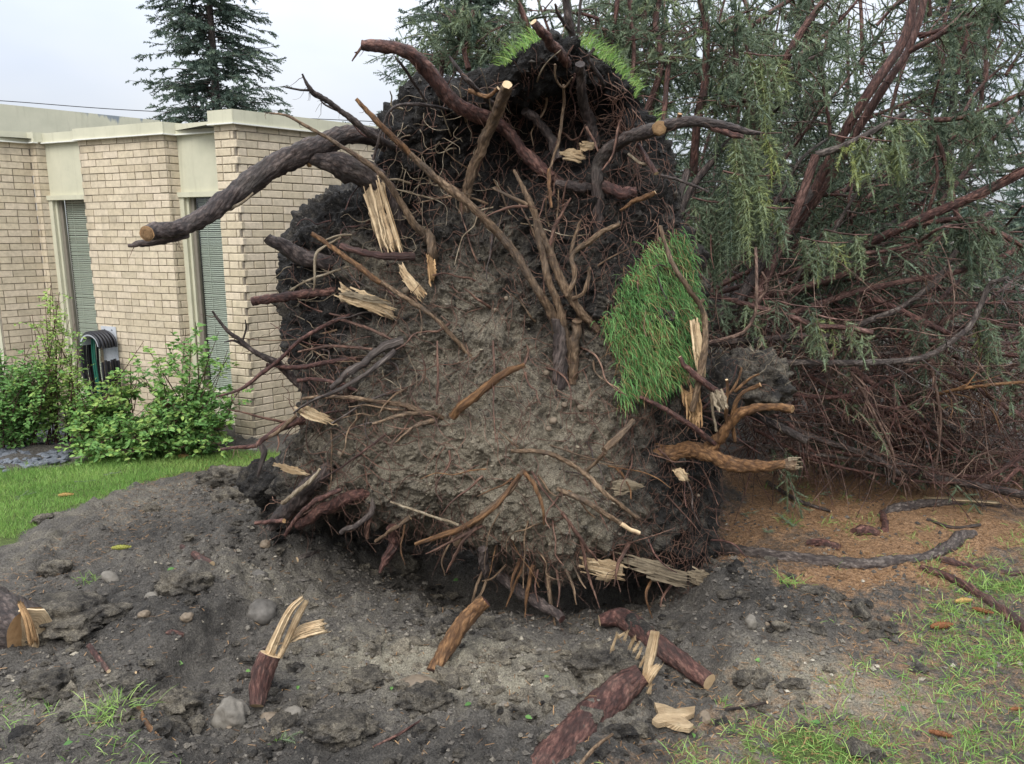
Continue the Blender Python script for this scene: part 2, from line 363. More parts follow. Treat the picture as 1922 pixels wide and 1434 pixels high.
PATHL = gpoly([(0, 1040), (130, 960), (330, 890), (520, 860), (470, 900), (330, 950), (180, 1010), (60, 1080), (-60, 1120)])
def gz(x, y):
    x = np.asarray(x, float); y = np.asarray(y, float)
    p = np.stack([x, y, np.zeros_like(x)], -1).reshape(-1, 3)
    wv = (vnoise(p * 3.1, 5) * .09 + vnoise(p * 8.0, 6) * .035).reshape(x.shape)
    z = -.05 * sst(y, 4.8, 6.3)
    d = polydist(x, y, CRATER) + wv
    z = z - .13 * sst(d, -.06, .12)
    z = z - .50 * np.exp(-((x - .15) / .95) ** 2 - ((y - 4.38) / .52) ** 2)
    z = z + .17 * np.exp(-((x + 1.30) / .40) ** 2 - ((y - 4.30) / .36) ** 2)      # heap thrown up left of the root plate
    z = z + .05 * np.exp(-((x + 1.75) / .6) ** 2 - ((y - 3.6) / .4) ** 2)
    z = z + .05 * np.exp(-((x - 1.15) / .3) ** 2 - ((y - 3.85) / .35) ** 2)
    z = z + .07 * np.exp(-((x - .02) / .55) ** 2 - ((y - 2.45) / .28) ** 2)
    return z
def masks(x, y):
    p = np.stack([x, y, np.zeros_like(x)], -1)
    wob = vnoise(p * 2.6, 31) * .16 + vnoise(p * 7, 32) * .06
    lawn = np.maximum(sst(polydist(x, y, LAWN) + wob, -.16, .16), 0)
    patch = sst(fbm(p, 2.2, 4, .6, 41), -.05, .35)
    gr = sst(polydist(x, y, GRASSR) + wob * 1.3, -.35, .35) * (.45 + .55 * patch)
    gl = sst(polydist(x, y, GRASSL) + wob, -.15, .15) * (.15 + .5 * patch)
    lit = sst(polydist(x, y, LITTER) + wob, -.2, .25) * (.55 + .45 * sst(fbm(p, 2.8, 3, .5, 51), -.5, .1))
    lit = np.maximum(lit, .45 * sst(polydist(x, y, GRASSR) + wob + .5, -.3, .4))
    pathl = sst(polydist(x, y, PATHL) + wob, -.15, .15)
    lawn = np.maximum(lawn, np.maximum(gr * .92, gl * .6))
    cr = sst(polydist(x, y, CRATER) + wob, -.1, .1)
    def blob(px, py, rx, ry):
        c = flatG(px, py); return np.exp(-((x - c[0]) / rx) ** 2 - ((y - c[1]) / ry) ** 2)
    tan = .34 + .18 * cr * 0 + .75 * blob(800, 1190, .55, .22) + .45 * blob(1000, 1270, .4, .2) + .55 * blob(1500, 1270, .3, .22) + .5 * blob(1660, 1320, .35, .2)
    tan = tan + .3 * blob(500, 1090, .5, .3) + .4 * blob(110, 1320, .25, .2) + .2 * pathl + .35 * blob(1350, 1420, .3, .12)
    tan = tan - .3 * blob(300, 1150, .5, .25) - .28 * blob(640, 1370, .5, .15) - .3 * blob(1430, 1130, .3, .2) - .25 * blob(1120, 1390, .4, .12) - .22 * blob(330, 1000, .6, .25)
    return lawn, lit, np.clip(tan, 0, 1.1), cr
def G(px, py):                                     # where a line of sight meets the ground
    p = flatG(px, py)
    for _ in range(12):
        z = gz(p[..., 0], p[..., 1]); p = .5 * p + .5 * flatG(px, py, z)
    p = np.array(p); p[..., 2] = gz(p[..., 0], p[..., 1]); return p
def gfine(x, y):                                   # ground with clods and crumbs
    p = np.stack([x, y, np.zeros_like(x)], -1)
    lawn, lit, tan, cr = masks(x, y)
    near = sst(y, 9, 6) * sst(np.abs(x), 5, 3.6)
    dirt = near * np.clip(1 - 1.1 * lawn - .65 * lit, .12, 1)
    z = gz(x, y) + dirt * (fbm(p, 3.2, 4, .55, 61) * .035 + np.maximum(0, .75 - worley(p * 7.5 + fbm(p, 9, 2, .5, 3)[:, None] * .5, 71)) * .11 * sst(fbm(p, 1.8, 3, .5, 72), -.25, .3)
        + np.maximum(0, .7 - worley(p * 21, 73)) * .036 + fbm(p, 28, 3, .6, 62) * .018)
    return z + .012 * fbm(p, 4, 3, .5, 63), lawn, lit, tan
def axis_(lo, hi, d, far_lo, far_hi, g=1.14):
    m = list(np.arange(lo, hi + 1e-6, d)); st = d; v = hi
    up = []
    while v < far_hi: st *= g; v += st; up.append(v)
    st = d; v = lo; dn = []
    while v > far_lo: st *= g; v -= st; dn.append(v)
    return np.array(dn[::-1] + m + up)
gx = axis_(-2.6, 2.7, .0155, -420, 420, 1.11); gy = axis_(1.85, 5.0, .0165, -30, 900, 1.11)
X, Y = np.meshgrid(gx, gy); xf, yf = X.ravel(), Y.ravel()
zf, la, li, ta = gfine(xf, yf)
nx, ny = len(gx), len(gy)
i = np.arange(ny - 1)[:, None] * nx + np.arange(nx - 1)[None]
tag(mesh_obj('ground', np.column_stack([xf, yf, zf]), [np.stack([i, i + 1, i + nx + 1, i + nx], -1).reshape(-1, 4)], MT['ground'], attrs=dict(lawn=la, litter=li, tan=ta)), kind='structure')
def gz1(x, y): return float(gfine(A(x), A(y))[0][0])

# ------------------------------------------------------------------ building
def brick_material():
    m, nt, b = mat('tan_brick', .82, .2); g = gpos(nt)
    r = math_(nt, 'ADD', N_(nt, 'ShaderNodeObjectInfo').outputs['Random'], attr(nt, 'tint')); r = math_(nt, 'FRACT', r)
    c = ramp(nt, r, [(0, (.52, .435, .305)), (.35, (.60, .51, .365)), (.6, (.635, .535, .40)), (.85, (.59, .50, .365)), (1, (.50, .425, .305))])
    n = noise(nt, g, 26, 5, .65); c = mix(nt, 1.0, c, ramp(nt, n, [(.3, (.82,)), (.7, (1.12,))]), 'MULTIPLY')
    st = noise(nt, g, 4.5, 5, .7); c = mix(nt, ramp(nt, st, [(.60, (0,)), (.78, (.45,))]), c, (.20, .165, .12))
    mpv = N_(nt, 'ShaderNodeMapping'); mpv.inputs['Scale'].default_value = (1, 1, .10); nt.links.new(g, mpv.inputs[0])
    c = mix(nt, ramp(nt, noise(nt, mpv.outputs[0], 9, 5, .65), [(.52, (0,)), (.72, (.38,))]), c, (.24, .20, .145))       # rain streaks
    setc(nt, b, c); bump(nt, b, noise(nt, g, 180, 4, .7), .35, .004); return m
MT['brick'] = brick_material()
MT['mortar'] = plain('dark_mortar', (.27, .23, .178), .9, .1, .3, 40, .5, 120)
def cream_material(name, peel):
    m, nt, b = mat(name, .5, .35); g = gpos(nt); n = noise(nt, g, 5, 5, .6)
    c = ramp(nt, n, [(.3, (.50, .485, .36)), (.7, (.58, .555, .415))])
    c = mix(nt, ramp(nt, noise(nt, g, 22, 5, .7), [(.62, (0,)), (.8, (.35,))]), c, (.30, .28, .20))
    mpv = N_(nt, 'ShaderNodeMapping'); mpv.inputs['Scale'].default_value = (1, 1, .08); nt.links.new(g, mpv.inputs[0])
    c = mix(nt, ramp(nt, noise(nt, mpv.outputs[0], 14, 5, .65), [(.54, (0,)), (.74, (.40,))]), c, (.30, .275, .19))
    if peel:
        sx_ = N_(nt, 'ShaderNodeSeparateXYZ'); nt.links.new(g, sx_.inputs[0])
        mp_ = N_(nt, 'ShaderNodeMapping'); mp_.inputs['Scale'].default_value = (1, 1, .22); nt.links.new(g, mp_.inputs[0])
        f = math_(nt, 'ADD', noise(nt, mp_.outputs[0], 3.4, 6, .65), attr(nt, 'peel'))
        c = mix(nt, ramp(nt, f, [(.86, (0,)), (.92, (.9,))]), c, (.20, .235, .27))
        f2 = math_(nt, 'ADD', noise(nt, g, 9, 5, .7), attr(nt, 'peel'))
        c = mix(nt, ramp(nt, f2, [(1.05, (0,)), (1.1, (1,))]), c, (.05, .055, .065))
    setc(nt, b, c); bump(nt, b, noise(nt, g, 45, 4, .6), .15, .004); return m
MT['cream'] = cream_material('cream_paint', False); MT['cream_peel'] = cream_material('peeling_cream_paint', True)
MT['metal_frame'] = plain('bronze_frame', (.20, .175, .14), .45, .4, .1)
MT['blind'] = plain('window_blind', (.46, .48, .41), .6, .3, .06)
MT['room'] = plain('dark_room', (.02, .024, .022), .9, .1, .1)
MT['concrete'] = plain('concrete', (.30, .285, .255), .85, .2, .2, 12, .4, 70)
def glass_material():
    m = bpy.data.materials.new('window_glass'); m.use_nodes = True; nt = m.node_tree; nt.nodes.clear()
    o = N_(nt, 'ShaderNodeOutputMaterial'); t = N_(nt, 'ShaderNodeBsdfTransparent'); t.inputs[0].default_value = (.95, .97, .955, 1)
    gl = N_(nt, 'ShaderNodeBsdfGlossy'); gl.inputs['Roughness'].default_value = .02
    fr = N_(nt, 'ShaderNodeFresnel'); fr.inputs[0].default_value = 1.75
    mxs = N_(nt, 'ShaderNodeMixShader'); bf = N_(nt, 'ShaderNodeNewGeometry').outputs['Backfacing']; nt.links.new(math_(nt, 'MULTIPLY', fr.outputs[0], math_(nt, 'SUBTRACT', 1.0, bf)), mxs.inputs[0]); nt.links.new(t.outputs[0], mxs.inputs[1]); nt.links.new(gl.outputs[0], mxs.inputs[2])
    nt.links.new(mxs.outputs[0], o.inputs[0]); return m
MT['glass'] = glass_material()
Z0, NC, CP = -.06, 41, .0655; ZT = Z0 + NC * CP
dR = nrm(A(.683, .73, 0)); dL = nrm(A(-.91, .415, 0)); UP = A(0, 0, 1)
nR = A(dR[1], -dR[0], 0); nL = A(dL[1], -dL[0], 0) * -1          # outward normals (towards the camera)
if nR[1] > 0: nR = -nR
if nL[1] > 0: nL = -nL
Cf = A(-2.25, 6.49, 0); Bf = A(-3.12, 7.17, 0); Af = A(-4.69, 7.85, 0)
bld = thing('brick_building', (-3.0, 7.2, Z0), 'low pale brick building with narrow windows and cream fascia behind the green shrubs', 'building')
bricks = []            # (score, corner, ax, ay, az, wall)
BD = .095
walls = {}
def wall_part(key, p0, d, n, ln, zlo=Z0, zhi=ZT):
    mb = MB(); mb.add(box_v(p0 + UP * zlo - n * .2, d * ln, n * (.2 - .007), UP * (zhi - zlo)), BOXF)
    walls[key] = mb.obj('wall', MT['mortar'], bld, smooth=False)
def lay(key, p0, d, n, ln, off=0.0, ends=(0, 0), course=range(NC), depth=BD):
    """lay bricks along d from p0, one course above the other, joints recessed behind them"""
    SL, J = .203, .0078
    for k in course:
        z = Z0 + k * CP + J; kt = NC - 1 - k
        header = kt % 6 == 5
        a = (off + (SL / 2 if k % 2 else 0)) % SL
        edges = []; t = -a
        step = SL / 2 if header else SL
        if header: t = -(off % (SL / 2))
        lo = 0 - (ends[0] if k % 2 == 0 else -ends[0] * .9); hi = ln + (ends[1] if k % 2 else -ends[1] * .9)
        while t < hi:
            s0, s1 = max(t, lo), min(t + step, hi)
            if t <= lo and t + step > lo: s0 = lo
            if s1 - s0 > .03:
                pr = rng.normal(0, .0012); zz = rng.normal(0, .0008)
                c = p0 + d * (s0 + J / 2) + UP * (z + zz) - n * (depth - pr)
                mid = c + d * (s1 - s0) / 2
                bricks.append((mid, c, d * (s1 - s0 - J), n * depth, UP * (CP - .0078), key))
            t += step
# pier by the root plate: long right face and one brick of left face, toothed corner
wall_part('wall_c_right', Cf, dR, nR, 3.2); lay('wall_c_right', Cf, dR, nR, 1.75, 0, (.02, 0))
wall_part('wall_c_left', Cf + dL * .02 , dL, nL, .20); lay('wall_c_left', Cf, dL, nL, .225, .05, (.018, 0))
# middle pier with the hose
wall_part('wall_b', Bf, dL, nL, 1.135); lay('wall_b', Bf, dL, nL, 1.14, .0, (0, 0))
wall_part('wall_b_return', Bf + dR * .01, dR, nR, .12); lay('wall_b_return', Bf + dR * .002, dR, nR, .125, .07, (0, 0))
# left pier
Ac = Af + dL * .085
wall_part('wall_a_face', Af, dL, nL, .085); lay('wall_a_face', Af, dL, nL, .09, .05)
wall_part('wall_a_left', Ac, -dR, nR, .42); lay('wall_a_left', Ac, -dR, nR, .42, .03, (.01, 0))
wall_part('wall_a_return', Af + dR * .01, dR, nR, .09); lay('wall_a_return', Af + dR * .002, dR, nR, .095, .1)
bmesh_cache = {}
def brick_mesh(l, dep, h):
    k = (round(l, 2), round(dep, 3))
    if k not in bmesh_cache:
        V = box_v((0, 0, 0), (1, 0, 0), (0, 1, 0), (0, 0, 1)); me = bpy.data.meshes.new('brick')
        cvs = []; e = .0035                                # worn arrises: eight corners cut back
        sx3 = A(k[0], dep, h)
        b8 = V * sx3
        import itertools
        # bevelled box from 24 points
        idx = {}
        for ci, c in enumerate(V):
            for ax in range(3):
                q = b8[ci].copy()
                for o_ in range(3):
                    if o_ != ax: q[o_] += e if c[o_] == 0 else -e
                idx[(ci, ax)] = len(cvs); cvs.append(q)
        fcs = []
        for ax in range(3):
            for side in (0, 1):
                cs = [ci for ci in range(8) if V[ci][ax] == side]
                o1, o2 = [o_ for o_ in range(3) if o_ != ax]
                cs.sort(key=lambda ci: math.atan2(V[ci][o2] - .5, V[ci][o1] - .5))
                f = [idx[(ci, ax)] for ci in cs]; fcs.append(f if (side == 1) == (ax != 1) else f[::-1])
        for a_, b_ in itertools.combinations(range(8), 2):
            df = [o_ for o_ in range(3) if V[a_][o_] != V[b_][o_]]
            if len(df) == 1:
                x1, x2 = [o_ for o_ in range(3) if o_ != df[0]]
                fcs.append([idx[(a_, x1)], idx[(b_, x1)], idx[(b_, x2)], idx[(a_, x2)]])
        for ci in range(8): fcs.append([idx[(ci, 0)], idx[(ci, 1)], idx[(ci, 2)]])
        me.from_pydata([tuple(q) for q in cvs], [], fcs); me.validate(); me.update()
        import bmesh as bm_
        b = bm_.new(); b.from_mesh(me); bm_.ops.recalc_face_normals(b, faces=b.faces); b.to_mesh(me); b.free()
        me.materials.append(MT['brick']); bmesh_cache[k] = me
    return bmesh_cache[k], k[0]
from mathutils import Matrix
def score(b):
    p = b[0]; px = CX + FPX * p[0] / (p[1] * cp + (CAM_H - p[2]) * sp_)
    zc = p[1] * cp + (CAM_H - p[2]) * sp_; yc = p[1] * sp_ - (CAM_H - p[2]) * cp; py = CY - FPX * yc / zc
    hid = px < -20 or px > 640 or (px > 530 and py > 380) or (py > 690 and px < 425)
    return (1 if hid else 0, p[1])
bricks.sort(key=score)
rest = {}
for n_, (mid, c, ax, ay, az, key) in enumerate(bricks):
    l = np.linalg.norm(ax)
    if n_ < 300:
        me, ml = brick_mesh(l, BD, CP - .0078)
        ob = bpy.data.objects.new('brick', me); COL.objects.link(ob); ob.parent = walls[key]
        ux, uy = ax / l, nrm(ay)
        Mx = Matrix(((ux[0] * l / ml, uy[0], 0, c[0]), (ux[1] * l / ml, uy[1], 0, c[1]), (0, 0, 1, c[2]), (0, 0, 0, 1)))
        ob.matrix_local = Matrix.Translation(-Vector(ORG[bld.name])) @ Mx
    else:
        e = .003
        rest.setdefault(key, MB()).add(box_v(c + nrm(ax) * 0, ax, ay, az), BOXF, 0, tint=rng.random())
for key, mb in rest.items():
    o = mb.obj('brickwork', MT['brick'], walls[key], smooth=False); tag(o, kind='stuff')
# window bays: recessed plane between the piers, with spandrel, frame, glass, blind, sill panel
def bay(p0, ln, zh, zs, frame_left=True):
    """p0 left end at ground; runs along -dL (to the right)"""
    d = -dL; n = nL
    def bx(name, s0, s1, z0_, z1_, back, front, m, parent=bld):
        mb = MB(); mb.add(box_v(p0 + d * s0 + UP * z0_ - n * back, d * (s1 - s0), n * (back + front), UP * (z1_ - z0_)), BOXF)
        return mb.obj(name, m, parent, smooth=False)
    bx('spandrel_panel', 0, ln, zh + .045, ZT + .01, .05, 0, MT['cream'])
    bx('window_head', -.03, ln, zh, zh + .045, .05, .035, MT['cream'])
    bx('sill_panel', 0, ln, Z0, zs - .03, .05, 0, MT['cream'])
    bx('window_sill', -.01, ln, zs - .03, zs, .05, .03, MT['cream'])
    fr = bx('window_frame', -.035, .045, zs, zh, .06, .02, MT['cream'])
    bx('frame_rebate', .045, .075, zs, zh, .06, -.008, MT['cream'], fr)
    win = bx('window', .075, .115, zs, zh, .06, -.03, MT['metal_frame'])
    bx('pane', .115, ln, zs, zh, .049, -.045, MT['glass'], win)
    mb = MB(); z = zs + .01; k = 0
    while z < zh:                                     # slats of the blind behind the glass
        t = rng.normal(0, .0012)
        mb.add(box_v(p0 + d * .12 + UP * (z + t) - n * .085, d * (ln - .12), n * .018 + UP * -.013, UP * .0012), BOXF); z += .0185; k += 1
    for s in (.22, ln - .2): mb.add(box_v(p0 + d * s + UP * zs - n * .066, d * .004, n * .002, UP * (zh - zs)), BOXF)
    tag(mb.obj('blind', MT['blind'], win, smooth=False), kind='stuff')
    bx('room_back', .0, ln + .1, zs - .1, zh + .05, .16, -.15, MT['room'], win)
ZH, ZS = 2.07, .27
B0 = Bf + dR * .115; bay(B0, .78, ZH, ZS)
A0 = Af + dR * .085; bay(A0, .62, ZH, ZS)
D0 = Ac - dR * .40 + nR * -.06
def dbay():
    mb = MB(); p = D0
    def bx(name, s0, s1, z0_, z1_, back, front, m, parent=bld):
        q = MB(); q.add(box_v(p + dL * s0 + UP * z0_ - nL * back, dL * (s1 - s0), nL * (back + front), UP * (z1_ - z0_)), BOXF)
        return q.obj(name, m, parent, smooth=False)
    bx('window_frame', 0, .05, ZS, ZH, .06, .03, MT['cream'])
    w_ = bx('window', .05, .08, ZS, ZH, .06, 0, MT['metal_frame'])
    bx('pane', .08, .9, ZS, ZH, .05, -.045, MT['glass'], w_); bx('room_back', .08, .9, ZS - .1, ZH, .3, -.28, MT['room'], w_)
    bx('window_sill', 0, .9, ZS - .05, ZS, .06, .04, MT['cream']); bx('sill_panel', 0, .9, Z0 - .02, ZS - .05, .06, 0, MT['cream'])
    bx('spandrel_panel', 0, .9, ZH, ZT, .06, 0, MT['cream'])
dbay()
def strip(name, pts, z0_, z1_, out, m, closed_top=True):
    """fascia run: vertical band following plan points, outer face offset"""
    mb = MB()
    for (a, b, n) in pts:
        l = np.linalg.norm(b - a)
        mb.add(box_v(a + UP * z0_ - n * .22, b - a, n * (.22 + out), UP * (z1_ - z0_)), BOXF)
    return mb.obj(name, m, bld, smooth=False)
strip('fascia', [(Cf - dR * .03 + nR * .0, Cf + dR * 3.2, nR)], ZT - .003, ZT + .10, .035, MT['cream'])
strip('fascia', [(Cf + dL * .245, Cf - dL * .028, nL)], ZT - .0025, ZT + .1005, .034, MT['cream'])
strip('fascia', [(Bf + dL * 1.15, Bf - dL * .03, nL)], ZT - .003, ZT + .095, .035, MT['cream'])
strip('fascia', [(Bf - dR * .02, Bf + dR * .15, nR)], ZT - .0025, ZT + .0955, .032, MT['cream'])
strip('fascia', [(B0, B0 - dL * .72, nL)], ZT - .002, ZT + .085, .03, MT['cream'])
strip('fascia', [(A0, A0 - dL * .62, nL)], ZT - .002, ZT + .085, .03, MT['cream'])
strip('fascia', [(Ac - dR * 1.2, Ac + dR * .02, nR)], ZT - .003, ZT + .09, .035, MT['cream'])
strip('fascia', [(Ac + dL * .03, Af - dL * .03, nL)], ZT - .0025, ZT + .0905, .033, MT['cream'])
strip('fascia', [(Af - dR * .02, Af + dR * .12, nR)], ZT - .0022, ZT + .0907, .031, MT['cream'])
MT['drip'] = plain('white_drip_edge', (.72, .71, .64), .4, .4, .05)
for a, b, n, zz in ((Cf - dR * .04, Cf + dR * 3.2, nR, 0), (Cf + dL * .245, Cf - dL * .038, nL, .0004), (Bf + dL * 1.155, Bf - dL * .04, nL, 0), (Bf - dR * .03, Bf + dR * .14, nR, .0004), (B0, B0 - dL * .7, nL, .0002), (A0, A0 - dL * .6, nL, .0002), (Ac - dR * 1.2, Ac + dR * .03, nR, 0), (Ac + dL * .04, Af - dL * .04, nL, .0004)):
    mb = MB(); mb.add(box_v(a + UP * (ZT - .014 + zz) - n * .004, b - a, n * .052, UP * .0105), BOXF); mb.obj('drip_edge', MT['drip'], bld, smooth=False)
# flat roof deck and the taller peeling parapet behind
mb = MB(); rp = [Cf + dR * 3.2, Cf, Cf + dL * .2, Bf, Bf + dL * 1.1, Af, Ac, Ac - dR * 1.2, A(-9, 12, 0), A(0, 14, 0)]
V = np.array([q + UP * (ZT + .03) + A(0, .12, 0) for q in rp]); ctr = V.mean(0)
mb.add(np.vstack([V, ctr]), np.array([[len(V), (k + 1) % len(V), k] for k in range(len(V))])); mb.obj('roof_deck', plain('roof_felt', (.12, .12, .12), .9, .1), bld)
t0 = P(-260, 168, 8.6); t1 = P(300, 226, 11.5); hgt = .75
dd = nrm(A(t1[0] - t0[0], t1[1] - t0[1], 0)); nn = A(dd[1], -dd[0], 0); nn = nn if nn[1] < 0 else -nn
xs = np.linspace(0, 1, 60); zs_ = np.linspace(0, 1, 16); V = []; pe = []
for zq in zs_:
    for xq in xs:
        b_ = t0 * (1 - xq) + t1 * xq; V.append(b_ - UP * hgt * (1 - zq)); pe.append(-.27 + .42 * zq ** 2 + .24 * math.exp(-((xq - .78) / .16) ** 2) * zq)
V = np.array(V); i = np.arange(15)[:, None] * 60 + np.arange(59)[None]
F = np.stack([i, i + 1, i + 61, i + 60], -1).reshape(-1, 4); n0 = len(V)
top = np.array([V[-60], V[-1], V[-1] - nn * .2, V[-60] - nn * .2])
mb = MB(); mb.add(V, F, 0, peel=np.array(pe)); mb.add(top, np.array([[0, 1, 2, 3]]), 0, peel=.9)
mb.add(V - nn * .2, F[:, ::-1], 0, peel=-.2)
mb.obj('parapet', MT['cream_peel'], bld, smooth=False)
# concrete plinth and lawn edging
def ground_strip(name, pts, wdt, h, m, lab, cat):
    mb = MB()
    for k in range(len(pts) - 1):
        a, b = [np.append(G(*q)[:2], 0) for q in pts[k:k + 2]]; d = nrm(b - a); n = A(d[1], -d[0], 0)
        z = min(gz(a[0], a[1]), gz(b[0], b[1]))
        mb.add(box_v(a + UP * (z - .06), b - a - d * .004, n * wdt, UP * (.06 + h)), BOXF)
    return tag(mb.obj(name, m, smooth=False), lab, cat)
ground_strip('edging_strip', [(-300, 905), (0, 886), (140, 862), (330, 852), (540, 846)], -.05, .022, MT['concrete'], 'low grey edging strip between the lawn and the planting bed', 'edging')
mb = MB(); pl = Ac - dR * .5 + nR * .03; mb.add(box_v(A(pl[0] - 1.2, pl[1] - .25, Z0 - .1), A(1.55, .25, 0), A(-.12, .3, 0), UP * .145), BOXF)
mb.obj('plinth', MT['concrete'], bld, smooth=False)
# ------------------------------------------------------------------ uprooted spruce: root plate
DCTRL = [(900, 700, 3.78), (1030, 1000, 3.52), (1030, 1085, 3.62), (940, 860, 3.58), (700, 850, 3.74), (620, 760, 3.92), (530, 560, 4.22), (540, 690, 4.20),
         (500, 930, 4.10), (600, 930, 3.98), (700, 985, 3.88), (820, 1000, 3.78), (1200, 950, 3.66), (1320, 960, 3.88), (1345, 1050, 3.86), (1350, 820, 3.92), (1250, 1060, 3.74),
         (1230, 600, 3.80), (1300, 560, 3.98), (1140, 560, 3.84), (1160, 740, 3.72), (1060, 650, 3.88), (1000, 450, 4.06), (1150, 420, 4.00), (1260, 330, 4.10),
         (1050, 75, 3.92), (1000, 120, 3.88), (1160, 150, 4.00), (1060, 200, 4.32), (980, 240, 4.34), (1130, 240, 4.28), (1060, 300, 4.16), (1220, 250, 4.08), (900, 190, 4.02), (800, 170, 4.10),
         (760, 240, 4.08), (820, 330, 4.14), (720, 330, 4.14), (900, 400, 4.08), (780, 430, 4.08), (640, 400, 4.18), (600, 480, 4.16), (680, 560, 4.02), (800, 560, 3.92), (900, 560, 3.92), (780, 700, 3.82),
         (560, 830, 4.05), (1100, 850, 3.66), (1240, 850, 3.76)]
_dc = np.array(DCTRL, float); _c = _dc[:, :2] / 300.0
def _tps(r2): return np.where(r2 > 1e-12, .5 * r2 * np.log(r2 + 1e-12), 0)
_K = _tps(((_c[:, None] - _c[None]) ** 2).sum(-1)) + np.eye(len(_c)) * .01
_Pm = np.column_stack([np.ones(len(_c)), _c]); _Am = np.block([[_K, _Pm], [_Pm.T, np.zeros((3, 3))]])
_wt = np.linalg.solve(_Am, np.concatenate([_dc[:, 2], np.zeros(3)]))
def D(px, py):
    px = np.asarray(px, float); py = np.asarray(py, float); q = np.stack([px, py], -1).reshape(-1, 2) / 300.0
    v = _tps(((q[:, None] - _c[None]) ** 2).sum(-1)) @ _wt[:len(_c)] + np.column_stack([np.ones(len(q)), q]) @ _wt[len(_c):]
    return np.clip(v, 3.4, 4.5).reshape(px.shape)
OUT = np.array([(1050, 62), (1100, 85), (1150, 125), (1190, 175), (1228, 235), (1265, 300), (1275, 360), (1268, 400), (1292, 430), (1312, 520), (1318, 600), (1322, 660), (1330, 720), (1345, 800), (1355, 880), (1353, 960), (1350, 1030), (1335, 1080), (1290, 1092), (1200, 1052), (1120, 1052), (1060, 1085), (1000, 1082), (940, 1058), (890, 1020), (800, 1003), (700, 985), (640, 968), (560, 1000), (500, 985), (483, 940), (500, 880), (540, 830), (565, 800), (570, 740), (560, 690), (532, 660), (518, 590), (525, 520), (545, 450), (575, 400), (610, 372), (665, 352), (700, 328), (718, 280), (715, 220), (740, 190), (780, 145), (850, 142), (900, 150), (940, 130), (975, 95), (1010, 75)], float)
PC = A(930, 600)
na, nrr, nb = 860, 180, 26
ang = np.arctan2(OUT[:, 1] - PC[1], OUT[:, 0] - PC[0]); rad_ = np.hypot(*(OUT - PC).T)
o_ = np.argsort(ang); th = np.linspace(-math.pi, math.pi, na, endpoint=False)
R_ = np.interp(th, np.concatenate([ang[o_] - 2 * math.pi, ang[o_], ang[o_] + 2 * math.pi]), np.tile(rad_[o_], 3))
s = np.linspace(.004, 1, nrr) ** .85
PX = PC[0] + np.cos(th)[None] * R_[None] * s[:, None]; PY = PC[1] + np.sin(th)[None] * R_[None] * s[:, None]
DD = D(PX, PY) + .16 * np.clip((s[:, None] - .80) / .2, 0, 1) ** 3
FR = P(PX, PY, DD)
rimc = FR[-1]; cen = P(PC[0], PC[1], 4.0)
kb = np.linspace(0, 1, nb + 1)[1:]
bulge = np.sin(np.minimum(kb * 2.2, 1) * math.pi / 2)
bk = []
for k_, bl in zip(kb, bulge):
    sc = 1 + .02 * math.sin(k_ * math.pi) if k_ < .35 else 1 - ((k_ - .35) / .65) ** 1.6 * .97
    q = cen + (rimc - cen) * A(sc, 1, sc); q[:, 1] = rimc[:, 1] + .55 * bl + (4.55 - rimc[:, 1]) * sst(np.array([k_]), .3, 1)[0]
    q[:, 2] = np.where((rimc[:, 2] < .6) & (k_ < .6), q[:, 2] - .35 * sst(np.array([k_]), .12, .5)[0] * sst(rimc[:, 2], .6, .2), q[:, 2])
    bk.append(q)
ALL = np.concatenate([FR, np.array(bk)], 0)                                  # rings from the centre of the face round to the back
nr_ = ALL.shape[0]
def grid_normals(g):
    du = np.roll(g, -1, 1) - np.roll(g, 1, 1); dv = np.gradient(g, axis=0); return nrm(np.cross(dv, du))
NN = grid_normals(ALL)
NN = np.where((NN[:nrr].mean((0, 1))[1] > 0), -NN, NN)
f = ALL.reshape(-1, 3)
warp = np.stack([fbm(f, 5, 2, .5, 90 + q) for q in range(3)], 1) * .07
pxf = np.concatenate([PX, np.tile(PX[-1], (nb, 1))]).ravel(); pyf = np.concatenate([PY, np.tile(PY[-1], (nb, 1))]).ravel()
def claymask(px, py):
    e = lambda x, y, rx, ry: np.exp(-((px - x) / rx) ** 2 - ((py - y) / ry) ** 2)
    c = .23 + .55 * e(940, 860, 270, 180) + .42 * e(1030, 990, 170, 110) + .42 * e(720, 850, 210, 120) + .26 * e(850, 620, 190, 150) + .34 * e(710, 510, 80, 45)
    c = c + .16 * e(900, 530, 120, 90) + .22 * e(720, 660, 90, 40) + .2 * e(1120, 850, 120, 120) + .2 * e(1030, 690, 200, 90)
    c = c - .30 * e(1250, 880, 90, 70) - .12 * e(1290, 1000, 70, 120) - .28 * e(1000, 200, 250, 120) - .18 * e(620, 620, 90, 110) - .15 * e(860, 740, 90, 40)
    return np.clip(c, 0, 1.15)
cm = claymask(pxf, pyf)
lum = sst(1 - cm, .2, .8)
q = f + warp
q2 = q + np.stack([fbm(f, 14, 3, .6, 95 + k_) for k_ in range(3)], 1) * .05
disp = fbm(q, 3.0, 3, .5, 100) * .07 + (np.maximum(0, .7 - worley(q2 * 6.0, 101)) - .15) * .075 * (.6 + .4 * lum) + (np.maximum(0, .6 - worley(q2 * 17, 102)) - .12) * .05 \
    + (np.maximum(0, .6 - worley(q2 * 42, 103)) - .12) * .018 + fbm(q, 8, 5, .68, 107) * .055 + fbm(q, 30, 4, .65, 104) * .02 + (np.abs(fbm(q, 7, 4, .6, 106)) - .2) * -.06
fade = np.ones((nr_, na)); fade[:6] = np.linspace(0, 1, 6)[:, None]
f = f + NN.reshape(-1, 3) * (disp * fade.ravel())[:, None]
i = np.arange(nr_ - 1)[:, None] * na; j = np.arange(na)[None]; j2 = (j + 1) % na
